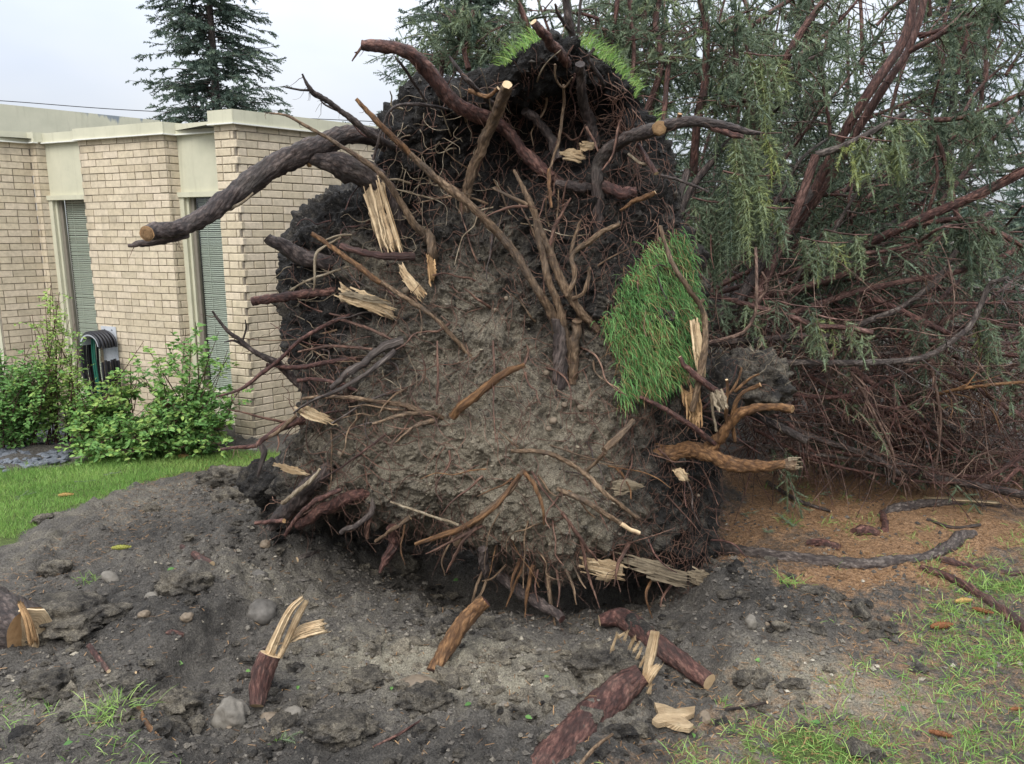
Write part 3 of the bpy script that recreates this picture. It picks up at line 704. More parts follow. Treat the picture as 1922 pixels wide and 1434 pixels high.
F4 = np.stack([i + j, i + na + j, i + na + j2, i + j2], -1).reshape(-1, 4)
cap = np.stack([np.full(na, len(f)), np.arange(na), (np.arange(na) + 1) % na], 1)
cap2 = np.stack([np.full(na, len(f) + 1), (np.arange(na) + 1) % na + (nr_ - 1) * na, np.arange(na) + (nr_ - 1) * na], 1)
f = np.vstack([f, f[:na].mean(0), f[-na:].mean(0)])
tree = thing('uprooted_spruce', (.2, 4.0, 0), 'uprooted spruce lying on its side, soil covered root plate upright towards the viewer', 'tree')
soil = mesh_obj('root_plate_soil', f, [F4, np.vstack([cap, cap2])], MT['soil'], tree, attrs=dict(clay=np.append(cm, [.4, .1])))
plateV = f[:nrr * na].reshape(nrr, na, 3); plateN = NN[:nrr]
def lump(name, ctr, rad, seed, sub=4, amp=.3, m='soil', parent=None, clay=.25, fr=2.0, loc=None, flat=None):
    v, fc = ICO[sub]; rad = np.asarray(rad, float)
    d = 1 + amp * fbm(v + seed * 3.7, fr, 4, .55, seed) + amp * .7 * (np.maximum(0, .6 - worley(v * 2.2 + seed, seed)) - .1)
    V = v * d[:, None] * rad
    if flat is not None: V[:, 2] = np.maximum(V[:, 2], -flat)
    V = V + ctr
    return mesh_obj(name, V, [fc], MT[m], parent, attrs=dict(clay=np.full(len(V), clay)), loc=loc)
# the paler lump of soil clinging to the roots behind the right edge
lump('soil_lump', P(1410, 715, 4.25), (.20, .28, .17), 3, 4, .42, 'soil', tree, .40, 4.5)
lump('soil_lump', P(1345, 740, 4.15), (.14, .2, .21), 4, 4, .42, 'soil', tree, .32, 4.5)
lump('soil_lump', P(560, 915, 4.15), (.16, .14, .10), 5, 4, .4, 'soil', tree, .35, 2.6)
lump('soil_lump', P(500, 905, 4.25), (.14, .14, .12), 6, 4, .4, 'soil', tree, .3, 2.6)
# ------------------------------------------------------------------ roots, traced one by one
def rpath(pts):
    pts = np.array(pts, float); Yv = D(np.clip(pts[:, 0], 500, 1360), np.clip(pts[:, 1], 60, 1090)) - pts[:, 2]
    return P(pts[:, 0], pts[:, 1], Yv), Yv
_rs = [0]
TH = []
def root(pts, m='root_thin', sides=None, cut=None, rough=.30, name='root', label=None, wob=.0, ):
    """pts: (px, py, metres in front of the soil face, radius in photo px)"""
    _rs[0] += 1; a = np.array(pts, float); V, Yv = rpath(a[:, :3]); r = M(a[:, 3] * np.where(a[:, 3] > 9, .80, .95), Yv)
    mb = MB(); sd = sides or (18 if r.max() > .04 else 12 if r.max() > .018 else 7)
    c = tube(mb, V, r, sd, .010 if r.max() > .018 else .016, rough if r.max() > .008 else .2, _rs[0] * 7, 0, 1 if cut else None, max(wob, min(.5 * r.max(), .012)), grain=.0)
    if r.max() > .009: TH.append((c, r.max()))
    o = mb.obj(name, [MT[m], MT[cut or 'wood']], tree)
    if label: o['label'] = label
    return o, V, r
def cut_disc(o, ctr, nrm_, r, m='wood_cut', name='cut_end'):
    n = nrm(np.asarray(nrm_, float)); t = nrm(np.cross(n, A(.2, .3, 1))); b = np.cross(n, t); k = 22
    mb = MB(); g = []; V = []
    for rr, dz in ((1.0, -.012), (1.0, .002), (.86, .006), (.45, .007), (0.02, .004)):
        for q in range(k):
            w_ = rr * r * (1 + .06 * math.sin(q * 2.1 + r * 999))
            V.append(ctr + t * math.cos(q * 2 * math.pi / k) * w_ + b * math.sin(q * 2 * math.pi / k) * w_ + n * dz); g.append(rr * r * 1.2)
    F = [[a * k + q, a * k + (q + 1) % k, (a + 1) * k + (q + 1) % k, (a + 1) * k + q] for a in range(4) for q in range(k)]
    mb.add(np.array(V), np.array(F), 0, grain=np.array(g)); return mb.obj(name, MT[m], o)
# great roots
o1, V1, r1 = root([(276, 438, .98, 17), (345, 424, .74, 20), (420, 378, .55, 23), (500, 322, .38, 25), (580, 282, .24, 24), (655, 252, .10, 20), (715, 265, -.06, 18), (760, 300, -.15, 17)], 'bark_dark', 22, 'wood_cut', label='thick dark root with a sawn end reaching left in front of the bricks')
cut_disc(o1, V1[0] , V1[0] - V1[1] + A(0, -.05, 0), r1[0] * .95)
root([(350, 436, .74, 11), (300, 452, .82, 8), (262, 458, .9, 6), (240, 462, .92, 3)], 'bark_dark', label='torn strip of bark under the sawn root end')
root([(405, 405, .55, 2), (430, 392, .55, 3), (455, 380, .52, 3), (475, 362, .5, 2)], 'root_pale')
o2, V2, r2 = root([(578, 303, .24, 10), (612, 302, .22, 20), (650, 312, .18, 27), (690, 332, .12, 30), (722, 368, .06, 30), (740, 420, -.02, 28), (760, 480, -.12, 24)], 'bark_dark', 20, 'wood_cut', label='broken stub root with splintered pale end')
cut_disc(o2, V2[0], A(-1, -.5, -.1), r2[0] * 1.25)
o, V, r = root([(680, 84, .42, 10), (720, 86, .40, 13), (765, 98, .36, 14), (800, 128, .30, 16), (830, 170, .24, 16), (872, 206, .18, 15), (920, 226, .12, 15), (958, 252, .16, 14), (985, 290, .12, 15), (1020, 322, .04, 14), (1060, 352, -.06, 12)], 'bark_red', 16, 'bark_dark', label='long arched reddish root over the top left of the root plate')
root([(680, 88, .42, 3), (668, 103, .44, 2), (660, 115, .44, 1.2)], 'root_thin'); root([(674, 97, .43, 2), (665, 99, .44, 1)], 'root_thin')
root([(952, 158, .26, 9), (940, 190, .25, 12), (922, 238, .24, 12), (900, 285, .18, 12), (885, 325, .12, 12), (872, 375, .05, 12), (862, 430, -.04, 12)], 'bark_tan', 14, 'wood', label='upright scaly root crossing the arched root')
o, V, r = root([(1120, 470, -.06, 13), (1122, 400, .0, 14), (1122, 340, .08, 14), (1128, 300, .16, 14), (1170, 264, .28, 14), (1235, 242, .36, 14), (1285, 230, .40, 12), (1330, 232, .44, 11), (1375, 240, .46, 7), (1405, 248, .48, 5), (1430, 250, .5, 3)], 'bark_dark', 16, 'wood', label='dark root arching out to the right with a round sawn side stub')
cut_disc(o, P(1238, 240, D(1235, 242) - .42), A(-.05, -1, .15), M(12.5, 3.7))
root([(1310, 232, .42, 5), (1320, 222, .43, 4)], 'bark_orange', cut='wood_cut'); root([(1270, 232, .38, 4), (1277, 212, .38, 4)], 'bark_orange', cut='wood_cut'); root([(1335, 236, .44, 8), (1370, 250, .48, 6), (1396, 256, .5, 4)], 'bark_red', cut='wood')
root([(668, 184, .50, 3.5), (700, 220, .47, 5), (742, 262, .42, 6), (770, 290, .40, 6)], 'bark_orange', 9, 'wood', label='peeled yellow tip of the long slanting root')
root([(768, 288, .40, 6), (830, 346, .36, 7), (900, 400, .30, 8), (955, 462, .25, 9), (1005, 540, .18, 10), (1040, 600, .10, 11), (1055, 660, .04, 12), (1058, 720, -.05, 12)], 'bark_tan', 11, label='long straight brown root slanting across the root plate')
root([(500, 445, .20, 11), (520, 458, .18, 15), (555, 478, .12, 18), (600, 490, .05, 19), (650, 500, -.05, 18)], 'bark_dark', 14, 'wood')
root([(472, 566, .22, 9), (510, 559, .2, 10), (545, 556, .12, 10), (590, 552, .06, 10), (640, 545, .0, 9)], 'bark_red', 12, 'bark_red', label='blunt brown root pointing left at mid height')
root([(1180, 840, -.16, 26), (1245, 850, -.02, 25), (1300, 846, .08, 21), (1340, 856, .18, 17), (1385, 874, .27, 16), (1440, 876, .34, 13), (1490, 869, .38, 10)], 'bark_orange', 18, 'wood', label='stout dark root with frayed pale end pointing right')
root([(1475, 872, .36, 15), (1495, 872, .385, 13)], 'bark_tan', 12, 'wood')
for dy, ex, rr_ in ((-9, 1503, 2.5), (-6, 1497, 3), (-2, 1506, 2.2), (3, 1499, 3.2), (7, 1508, 2.4), (10, 1500, 2)): root([(1480, 870 + dy, .38, rr_ + 1), (ex, 869 + dy * 1.1, .4, rr_ * .4)], 'root_pale', cut='wood')
o, V, r = root([(1325, 845, .12, 15), (1352, 822, .18, 13), (1365, 800, .22, 12), (1390, 776, .26, 11), (1430, 765, .30, 10), (1465, 764, .34, 10), (1486, 768, .37, 10)], 'bark_orange', 14, 'wood_cut', label='curved orange barked root with a clean cut end at right')
cut_disc(o, V[-1], V[-1] - V[-2] + A(0, -.02, 0), r[-1] * .95)
# stubs at the lower left
root([(505, 990, .12, 12), (535, 962, .12, 18), (570, 925, .10, 20), (600, 895, .06, 17), (625, 868, -.04, 14)], 'bark_dark', 14, label='thick dark root bent down into the soil at lower left')
root([(530, 945, .20, 4), (560, 920, .20, 5), (585, 900, .17, 5), (600, 880, .13, 3)], 'root_pale', cut='wood')
root([(535, 1005, .20, 4), (560, 970, .22, 5), (585, 945, .22, 6), (615, 928, .20, 5), (640, 918, .14, 4)], 'bark_red')
root([(560, 985, .08, 13), (610, 955, .07, 15), (660, 932, .04, 14), (700, 925, -.04, 12)], 'bark_red', 12)
root([(480, 982, .14, 4), (505, 980, .16, 5), (534, 977, .2, 5)], 'bark_red', cut='wood_cut')
# upright cluster in the middle
root([(966, 320, .30, 3), (985, 360, .28, 5), (1003, 400, .26, 7), (1025, 460, .22, 8), (1055, 530, .16, 9), (1090, 585, .08, 8), (1118, 620, .0, 7)], 'bark_tan', 9)
root([(1000, 395, .27, 6), (1012, 450, .24, 7), (1025, 510, .2, 7), (1045, 570, .14, 7), (1065, 640, .06, 9), (1075, 710, -.04, 9)], 'bark_tan', 9)
root([(1030, 470, .22, 4), (1040, 430, .24, 4), (1052, 405, .26, 3), (1072, 372, .28, 2)], 'root_thin'); root([(1065, 555, .16, 4), (1078, 520, .18, 5), (1074, 478, .2, 5), (1105, 455, .24, 6), (1135, 432, .28, 5), (1163, 418, .3, 4)], 'bark_tan', cut='wood')
root([(1072, 478, .2, 4), (1080, 440, .22, 3), (1092, 412, .24, 2)], 'bark_tan'); root([(1075, 560, .14, 5), (1095, 550, .16, 4), (1104, 525, .18, 4), (1108, 502, .2, 3)], 'bark_tan')
root([(990, 385, .28, 4), (965, 372, .3, 4), (945, 362, .31, 3), (925, 352, .32, 3)], 'bark_tan'); root([(990, 388, .28, 3), (960, 388, .3, 3), (935, 397, .31, 2), (913, 405, .32, 1.5)], 'root_thin')
root([(1045, 600, .12, 12), (1052, 660, .06, 16), (1050, 720, -.02, 18), (1045, 780, -.08, 14)], 'bark_dark', 12); root([(1085, 600, .08, 9), (1078, 660, .04, 11), (1075, 720, -.03, 11)], 'bark_tan', 10)
# slanting roots at the left
root([(584, 438, .30, 4), (630, 470, .26, 5), (690, 512, .2, 6), (715, 530, .17, 5)], 'bark_orange', 8, 'wood'); root([(712, 528, .17, 5), (770, 565, .14, 5), (820, 600, .1, 5), (850, 632, .06, 5), (885, 672, .0, 5)], 'bark_tan', 8)
root([(505, 214, .42, 1.5), (540, 222, .40, 2.5), (600, 252, .36, 3.5), (660, 290, .34, 4.5), (712, 325, .3, 5), (745, 368, .24, 6), (775, 415, .16, 7), (800, 440, .08, 9), (812, 470, -.02, 9)], 'bark_tan', 9, label='slim brown root sweeping from the eaves to the middle of the plate')
root([(568, 138, .46, 2), (578, 160, .45, 4), (592, 178, .43, 5), (625, 196, .38, 5), (660, 225, .3, 6), (700, 255, .18, 7), (745, 280, .0, 7)], 'bark_dark', 10, 'wood'); root([(585, 170, .44, 2.5), (560, 168, .46, 2), (532, 162, .48, 1.5)], 'bark_dark'); root([(640, 210, .34, 3), (612, 198, .36, 2), (600, 188, .38, 1.2)], 'bark_dark')
root([(700, 300, .28, 2.5), (715, 250, .3, 2.5), (735, 205, .3, 2.5), (770, 195, .26, 3), (815, 200, .2, 3), (840, 205, .14, 2.5)], 'bark_dark')
root([(755, 640, .08, 11), (715, 655, .12, 10), (675, 685, .16, 9), (640, 712, .2, 7), (618, 728, .22, 5)], 'bark_grey', 9); root([(740, 660, .1, 6), (690, 700, .18, 5), (630, 735, .24, 4), (580, 755, .26, 3), (552, 775, .28, 2)], 'bark_grey')
root([(397, 583, .42, 2), (424, 619, .4, 3.5), (471, 657, .36, 5), (518, 682, .26, 7), (545, 705, .16, 8), (575, 735, .02, 8)], 'bark_dark', 9, label='dark forked root pointing up left towards the window'); root([(471, 657, .36, 3), (440, 640, .38, 2.5), (420, 642, .4, 1.5)], 'bark_dark'); root([(455, 640, .37, 2), (462, 618, .38, 2), (460, 600, .4, 1)], 'bark_dark')
root([(405, 745, .42, 1.5), (450, 732, .40, 3), (485, 706, .36, 4), (520, 679, .30, 4), (562, 640, .24, 4), (617, 608, .14, 4), (660, 590, .04, 4)], 'bark_red', 8)
root([(500, 685, .28, 4), (560, 690, .2, 5), (610, 680, .14, 5), (670, 672, .06, 4)], 'bark_red', 8); root([(560, 715, .2, 4), (600, 712, .18, 4), (650, 725, .1, 4), (690, 745, .02, 3)], 'bark_red', 8)
root([(412, 845, .40, 3), (445, 840, .38, 4), (476, 838, .36, 5), (500, 823, .32, 6), (533, 800, .22, 8), (570, 790, .05, 9)], 'bark_red', 9, label='reddish root reaching left just above the lawn'); root([(497, 825, .32, 4), (520, 812, .3, 4), (540, 792, .26, 4), (556, 780, .2, 3)], 'bark_tan'); root([(490, 832, .34, 3), (494, 850, .34, 6), (488, 875, .34, 4), (484, 895, .33, 2)], 'bark_dark'); root([(520, 810, .28, 2), (524, 830, .29, 2), (520, 848, .29, 1)], 'root_thin')
root([(425, 768, .4, 1.5), (470, 778, .36, 2), (520, 790, .26, 3), (560, 795, .1, 3)], 'root_thin')
root([(985, 684, .22, 6), (955, 698, .2, 7), (920, 720, .16, 8), (880, 752, .1, 9), (850, 782, .02, 9)], 'bark_orange', 10, 'wood', label='short orange root in the middle with a snapped tip'); root([(985, 684, .22, 3), (992, 660, .24, 2), (990, 650, .25, 1)], 'root_thin')
root([(570, 748, .22, 3), (640, 745, .18, 4), (700, 752, .12, 5), (760, 762, .06, 6), (815, 782, .0, 7)], 'bark_tan', 8); root([(700, 795, .14, 3), (750, 780, .1, 4), (800, 775, .04, 5), (830, 785, -.03, 6)], 'bark_tan'); root([(740, 830, .14, 2), (780, 800, .1, 4), (815, 790, .04, 6)], 'bark_tan')
# lower middle
root([(982, 884, .10, 5), (950, 925, .14, 6), (915, 960, .18, 8), (885, 992, .22, 9), (856, 1020, .25, 9)], 'bark_tan', 10, 'wood', label='pale root slanting down to a cut end above the hollow'); root([(975, 892, .12, 4), (930, 950, .2, 5), (880, 985, .25, 6), (830, 1005, .28, 6), (780, 1020, .3, 4)], 'bark_orange', 9); root([(982, 884, .1, 5), (1005, 915, .13, 5), (1018, 950, .14, 3), (1022, 985, .14, 2)], 'bark_orange')
root([(905, 985, .2, 4), (870, 1005, .28, 3), (830, 1025, .3, 2.5), (800, 1040, .32, 1.5)], 'root_thin'); root([(895, 990, .24, 4), (870, 1015, .28, 4), (850, 1050, .3, 3), (838, 1075, .3, 1.5)], 'root_thin')
root([(960, 847, .06, 4), (1010, 848, .08, 5), (1050, 860, .1, 5), (1101, 891, .12, 5), (1138, 928, .14, 5), (1198, 974, .17, 4)], 'bark_tan', 8)
root([(1045, 917, .12, 5), (1090, 938, .15, 6), (1130, 960, .17, 6), (1168, 984, .2, 5)], 'bark_tan', 8); root([(1166, 983, .2, 4.5), (1200, 1001, .22, 5)], 'wood', 7, 'wood', label='bare pale tip of a peeled root')
root([(1055, 962, .12, 4), (1075, 990, .14, 4), (1100, 1025, .17, 3), (1122, 1052, .18, 2)], 'root_thin')
root([(733, 942, .2, 2), (770, 955, .2, 3), (820, 972, .18, 3), (860, 985, .14, 3)], 'root_pale'); root([(705, 1016, .24, 3.5), (735, 995, .22, 4), (770, 972, .16, 5)], 'bark_tan', cut='wood')
root([(640, 1000, .22, 5), (670, 985, .2, 6), (695, 965, .1, 6), (700, 935, .0, 5)], 'bark_grey'); root([(690, 1010, .14, 4), (690, 985, .14, 4), (700, 950, .05, 4)], 'root_thin')
root([(735, 990, .05, 13), (740, 1020, .04, 13), (725, 1048, .08, 9), (712, 1075, .14, 3)], 'bark_red', 9)
root([(940, 1082, .0, 16), (975, 1108, .06, 14), (1015, 1135, .12, 13), (1055, 1162, .2, 10)], 'bark_dark', 12, 'bark_red', label='thick root hanging under the plate into the hollow')
root([(905, 1030, .1, 12), (908, 1060, .1, 9), (915, 1085, .1, 6)], 'bark_dark')
for b0, b1, b2, b3 in (((1000, 1060), (990, 1110), (985, 1160), 4), ((1028, 1075), (1034, 1130), (1045, 1195), 4), ((985, 1055), (965, 1100), (950, 1140), 3), ((1060, 1065), (1075, 1100), (1082, 1135), 3), ((1090, 1010), (1105, 1080), (1126, 1140), 3), ((1045, 1070), (1050, 1110), (1046, 1140), 2), ((975, 1050), (962, 1085), (960, 1110), 3), ((1180, 1020), (1160, 1060), (1152, 1100), 4), ((1225, 1080), (1212, 1120), (1225, 1160), 3), ((1260, 1095), (1245, 1120), (1240, 1140), 3), ((915, 1055), (895, 1100), (880, 1150), 3), ((920, 1060), (905, 1110), (885, 1130), 3), ((1010, 1070), (1004, 1100), (1010, 1130), 2), ((1075, 1060), (1090, 1090), (1100, 1105), 2), ((950, 1060), (925, 1085), (905, 1090), 2), ((850, 1010), (830, 1050), (835, 1080), 2), ((760, 985), (752, 1030), (760, 1060), 2)):
    root([(*b0, .02, b3 + .5), (*b1, .12, b3), (*b2, .16, 1.2)], rng.choice(['bark_tan', 'root_thin', 'bark_orange']), 7)
root([(1045, 1190, .16, 1.5), (1040, 1200, .17, 1)], 'bark_tan'); root([(1045, 1188, .16, 1.5), (1054, 1198, .17, 1)], 'bark_tan')
# right edge
root([(1300, 770, .14, 6), (1312, 720, .18, 7), (1322, 660, .2, 7), (1324, 600, .22, 6), (1312, 570, .24, 5), (1290, 540, .26, 5), (1265, 500, .26, 5), (1248, 460, .24, 4), (1238, 425, .2, 4)], 'bark_tan', 8, label='winding brown root hanging over the green turf'); root([(1312, 570, .24, 4), (1322, 562, .26, 3)], 'bark_tan')
root([(1275, 670, .16, 4), (1295, 695, .18, 6), (1330, 725, .22, 7), (1360, 745, .2, 7)], 'bark_red', cut='wood'); root([(1200, 745, .1, 4), (1245, 765, .14, 5), (1290, 795, .18, 6), (1335, 828, .18, 6), (1350, 842, .14, 5)], 'bark_red')
root([(1365, 800, .22, 4), (1362, 770, .24, 4), (1366, 735, .26, 3), (1364, 712, .28, 3)], 'bark_orange', cut='wood'); root([(1368, 740, .25, 3), (1385, 715, .26, 2.5), (1392, 690, .27, 2)], 'bark_orange'); root([(1368, 795, .22, 5), (1390, 742, .28, 4), (1415, 728, .3, 4), (1428, 722, .32, 4)], 'bark_orange', cut='wood_cut'); root([(1380, 735, .26, 3), (1405, 712, .3, 3), (1425, 702, .32, 2)], 'bark_orange')
root([(1335, 735, .2, 3), (1338, 770, .22, 3), (1345, 810, .24, 2.5)], 'root_pale'); root([(1374, 790, .2, 3), (1378, 815, .2, 4), (1380, 828, .2, 4)], 'bark_orange', cut='wood')
root([(1198, 272, .26, 5), (1215, 300, .32, 5), (1232, 326, .36, 5)], 'bark_red', cut='wood'); root([(1030, 318, .26, 3.5), (1031, 350, .28, 3.5), (1034, 388, .3, 3)], 'bark_orange', cut='wood'); root([(1100, 240, .2, 3), (1115, 265, .24, 2), (1122, 285, .25, 1.5)], 'root_thin')
root([(1000, 42, .12, 7), (1018, 60, .10, 9), (1040, 88, .06, 9), (1065, 120, -.02, 9)], 'bark_red', 10, 'wood'); root([(1074, 66, .02, 7), (1068, 40, .04, 7), (1063, 5, .06, 7), (1060, -30, .08, 6)], 'bark_dark', 10); root([(1076, 62, .02, 4), (1060, 45, .06, 4), (1048, 25, .1, 3), (1042, 8, .14, 2)], 'bark_dark'); root([(1085, 60, .0, 3), (1088, 25, .0, 3), (1091, -10, .0, 2.5)], 'bark_dark')
root([(1088, 120, .1, 10), (1095, 180, .12, 12), (1105, 230, .08, 13), (1118, 280, .0, 13)], 'bark_dark', 12); root([(985, 205, .1, 9), (1015, 235, .12, 10), (1035, 265, .08, 10), (1050, 300, .02, 9)], 'bark_dark', 10); root([(1045, 345, .06, 10), (1090, 352, .06, 11), (1120, 355, .04, 10)], 'bark_dark', 10); root([(1135, 350, .08, 12), (1165, 362, .12, 14), (1195, 360, .1, 12)], 'bark_red', 10)
root([(1058, 160, .22, 2), (1058, 195, .26, 3), (1050, 260, .26, 3), (1040, 290, .24, 3), (1030, 325, .22, 2)], 'bark_tan'); root([(1042, 120, .2, 2), (1042, 145, .24, 2), (1058, 165, .26, 2), (1075, 145, .26, 1.5)], 'bark_tan'); root([(1115, 90, .14, 3), (1105, 110, .16, 3), (1130, 150, .14, 4), (1132, 165, .1, 3)], 'bark_dark')
root([(1130, 320, .3, 2), (1150, 290, .32, 2), (1160, 240, .3, 2.5), (1165, 225, .28, 2)], 'root_thin'); root([(1180, 290, .26, 3), (1200, 305, .3, 3), (1225, 308, .3, 2)], 'root_pale'); root([(1240, 330, .2, 3), (1280, 340, .24, 3), (1330, 360, .3, 2)], 'bark_dark')
root([(1165, 395, .2, 3), (1185, 380, .24, 4), (1215, 368, .28, 5), (1230, 362, .3, 4)], 'bark_orange', cut='wood')
root([(880, 170, .1, 4), (915, 180, .16, 4), (935, 165, .18, 4)], 'bark_orange', cut='wood'); root([(842, 105, .16, 2), (860, 130, .18, 4), (885, 160, .14, 5), (930, 200, .04, 5)], 'bark_dark'); root([(740, 105, .34, 1.5), (760, 130, .34, 3), (800, 190, .2, 3)], 'bark_dark')
root([(780, 480, .1, 10), (740, 482, .14, 8), (700, 478, .14, 7), (640, 462, .1, 6)], 'bark_red', 9); root([(800, 430, .12, 7), (812, 470, .1, 9), (810, 500, .04, 9)], 'bark_tan', 9)
root([(640, 445, .26, 2), (610, 462, .28, 2.5), (592, 480, .3, 3), (590, 530, .3, 2), (588, 545, .3, 1.5)], 'root_pale'); root([(660, 440, .24, 2), (640, 442, .26, 2.5), (612, 450, .28, 2)], 'root_pale')
root([(545, 545, .2, 2), (570, 530, .2, 2.5), (610, 515, .18, 2.5), (655, 500, .1, 2)], 'root_pale'); root([(1190, 790, .1, 6), (1160, 820, .16, 7), (1135, 845, .2, 6)], 'bark_tan', 8); root([(1135, 848, .2, 5), (1120, 865, .14, 4), (1100, 885, .08, 4)], 'bark_tan')
root([(820, 640, .1, 2), (822, 700, .12, 2.5), (820, 760, .08, 2)], 'root_thin'); root([(925, 640, .14, 2), (928, 690, .16, 2), (926, 760, .16, 1.5), (930, 830, .14, 1.2)], 'root_thin')
root([(640, 600, .1, 3), (700, 620, .12, 3), (760, 650, .06, 3)], 'root_thin'); root([(560, 660, .14, 2.5), (620, 650, .14, 3), (700, 655, .08, 3)], 'root_thin')
# pale wiggly rootlets and fine hair
def rootlet(px, py, ln, drop, r, m, off=.06):
    a = rng.uniform(0, 2 * math.pi); n = 5; pts = [(px, py, .005, r)]; x, y, of = px, py, .005
    dx, dy = math.cos(a), math.sin(a) * .6 + drop
    for k in range(n):
        a2 = rng.normal(0, .55); dx, dy = dx * math.cos(a2) - dy * math.sin(a2), dx * math.sin(a2) + dy * math.cos(a2); dy += drop * .35
        l_ = math.hypot(dx, dy); x += dx / l_ * ln / n; y += dy / l_ * ln / n; of += off / n * rng.uniform(.4, 1.6); pts.append((x, y, of, r * (1 - .13 * (k + 1))))
    return pts
def radroots(n, box, ctr, ln, r, mats, off=.16):        # roots fanning out from one spot of the face
    for px, py in sample_in(OUT, n, *box, 5):
        a = math.atan2(py - ctr[1], px - ctr[0]) + rng.normal(0, .35); L = rng.uniform(*ln); pts = []; x, y = px, py; of = .0; rr_ = rng.uniform(*r)
        for k in range(5): pts.append((x, y, of, rr_ * (1 - .15 * k))); a += rng.normal(0, .22); x += math.cos(a) * L / 4; y += math.sin(a) * L / 4; of += off / 4 * rng.uniform(.3, 1.7)
        root(pts, rng.choice(mats), 6)
radroots(22, (580, 560, 800, 820), (900, 690), (70, 190), (1.6, 3.2), ['bark_red', 'bark_tan', 'root_thin', 'bark_grey'])
radroots(16, (900, 320, 1120, 640), (1050, 700), (60, 150), (1.6, 3.0), ['bark_tan', 'root_thin', 'bark_tan'])
radroots(18, (860, 820, 1180, 1050), (1000, 840), (60, 150), (1.6, 2.8), ['bark_tan', 'bark_orange', 'root_thin'])
radroots(14, (1180, 760, 1340, 1040), (1150, 800), (60, 150), (1.5, 2.6), ['root_thin', 'bark_red'])
radroots(14, (730, 180, 1000, 440), (900, 420), (60, 140), (1.5, 2.6), ['root_thin', 'root_pale', 'bark_red'])
for px, py in sample_in(OUT, 40, 520, 120, 1340, 1060, 15):
    pal = (700 < px < 950 and 200 < py < 420 and rng.random() < .7)
    root(rootlet(px, py, rng.uniform(50, 150), .45, rng.uniform(1.6, 3.0), None, .14), 'root_pale' if pal else rng.choice(['root_thin', 'bark_tan', 'bark_red', 'bark_dark']), 6)
hair = MB(); hair_p = MB()
def hairs(n, region=None, drop=.6, lo=30, hi=110, r=(.55, 1.15), mb=hair, off=.07):
    for px, py in sample_in(OUT, n, *(region or (500, 70, 1355, 1085)), 4):
        pts = np.array(rootlet(px, py, rng.uniform(lo, hi), drop, rng.uniform(*r), None, off)); V, Yv = rpath(pts[:, :3])
        tube(mb, V, M(pts[:, 3], Yv), 3, .022, 0, 0, cap0=False, cap1=False)
hairs(1000); hairs(110, (1160, 700, 1340, 1060), 1.1, 60, 170, (.4, 1.0)); hairs(45, (940, 980, 1110, 1080), 1.6, 40, 130, (.4, 1.1), off=.12)
hairs(90, (1150, 80, 1270, 480), 1.0, 40, 110); hairs(70, (560, 620, 860, 900), .1, 60, 170, (.7, 1.6), off=.14); hairs(40, (600, 950, 900, 1000), 1.3, 30, 90); hairs(70, (960, 60, 1200, 330), 1.0, 40, 120)
hairs(60, (700, 180, 1000, 430), .4, 30, 90, (.7, 1.4), hair_p, .12); hairs(40, (540, 420, 760, 720), .4, 30, 100, (.7, 1.3), hair_p, .12)
for k in range(90):                                  # fuzz of roots over the lump behind the right edge
    b_ = P(rng.uniform(1335, 1490), rng.uniform(640, 790), rng.uniform(3.98, 4.1)); d_ = nrm(rng.normal(size=3) * A(1, .3, 1)); q_ = [b_]
    for _ in range(4): q_.append(q_[-1] + d_ * .03); d_ = nrm(d_ + rng.normal(0, .6, 3) + A(0, 0, -.2))
    tube(hair_p if k % 2 else hair, q_, np.linspace(.0014, .0006, 5), 3, .02, 0, cap0=False, cap1=False)
for c_, r_m in TH:                                   # rootlets hanging off the thicker roots
    for k in range(int(len(c_) / 7) + 2):
        b_ = c_[rng.integers(0, len(c_))]; d_ = nrm(rng.normal(size=3) * A(1, .6, .7) + A(0, -.2, -.5)); L_ = rng.uniform(.03, .13); q_ = [b_]
        for _ in range(4): q_.append(q_[-1] + d_ * L_ / 4 + A(0, 0, 0)); d_ = nrm(d_ + rng.normal(0, .45, 3) + A(0, 0, -.12))
        tube(hair, q_, np.linspace(.0019, .0007, 5) * rng.uniform(.6, 1.3), 3, .02, 0, cap0=False, cap1=False)
tag(hair.obj('fine_roots', MT['root_thin'], tree), kind='stuff'); tag(hair_p.obj('pale_fine_roots', MT['root_pale'], tree), kind='stuff')
# ------------------------------------------------------------------ torn wood on the plate
def fib(mb, ring, ax3, al, n=26, lo=.008, hi=.03):
    """stringy torn fibres at both ends of a broken piece"""
    ax3 = nrm(np.asarray(ax3, float)); k = np.argsort(al); e = max(3, len(k) // 5); V = []
    for sgn, ids in ((-1, k[:e]), (1, k[-e:])):
        for _ in range(n):
            a_, b_ = ring[rng.choice(ids)], ring[rng.choice(ids)]; t_ = rng.random(); p = a_ * t_ + b_ * (1 - t_) + rng.normal(0, .002, 3); d = nrm(ax3 * sgn + rng.normal(0, .22, 3)); L = rng.uniform(lo, hi); w_ = nrm(np.cross(d, rng.normal(size=3))) * rng.uniform(.0007, .002)
            V += [p - d * L * .5 - w_, p - d * L * .5 + w_, p + d * L]
    V = np.array(V); mb.add(V, np.arange(len(V)).reshape(-1, 3), 0, grain=rng.random(len(V)) * .02)
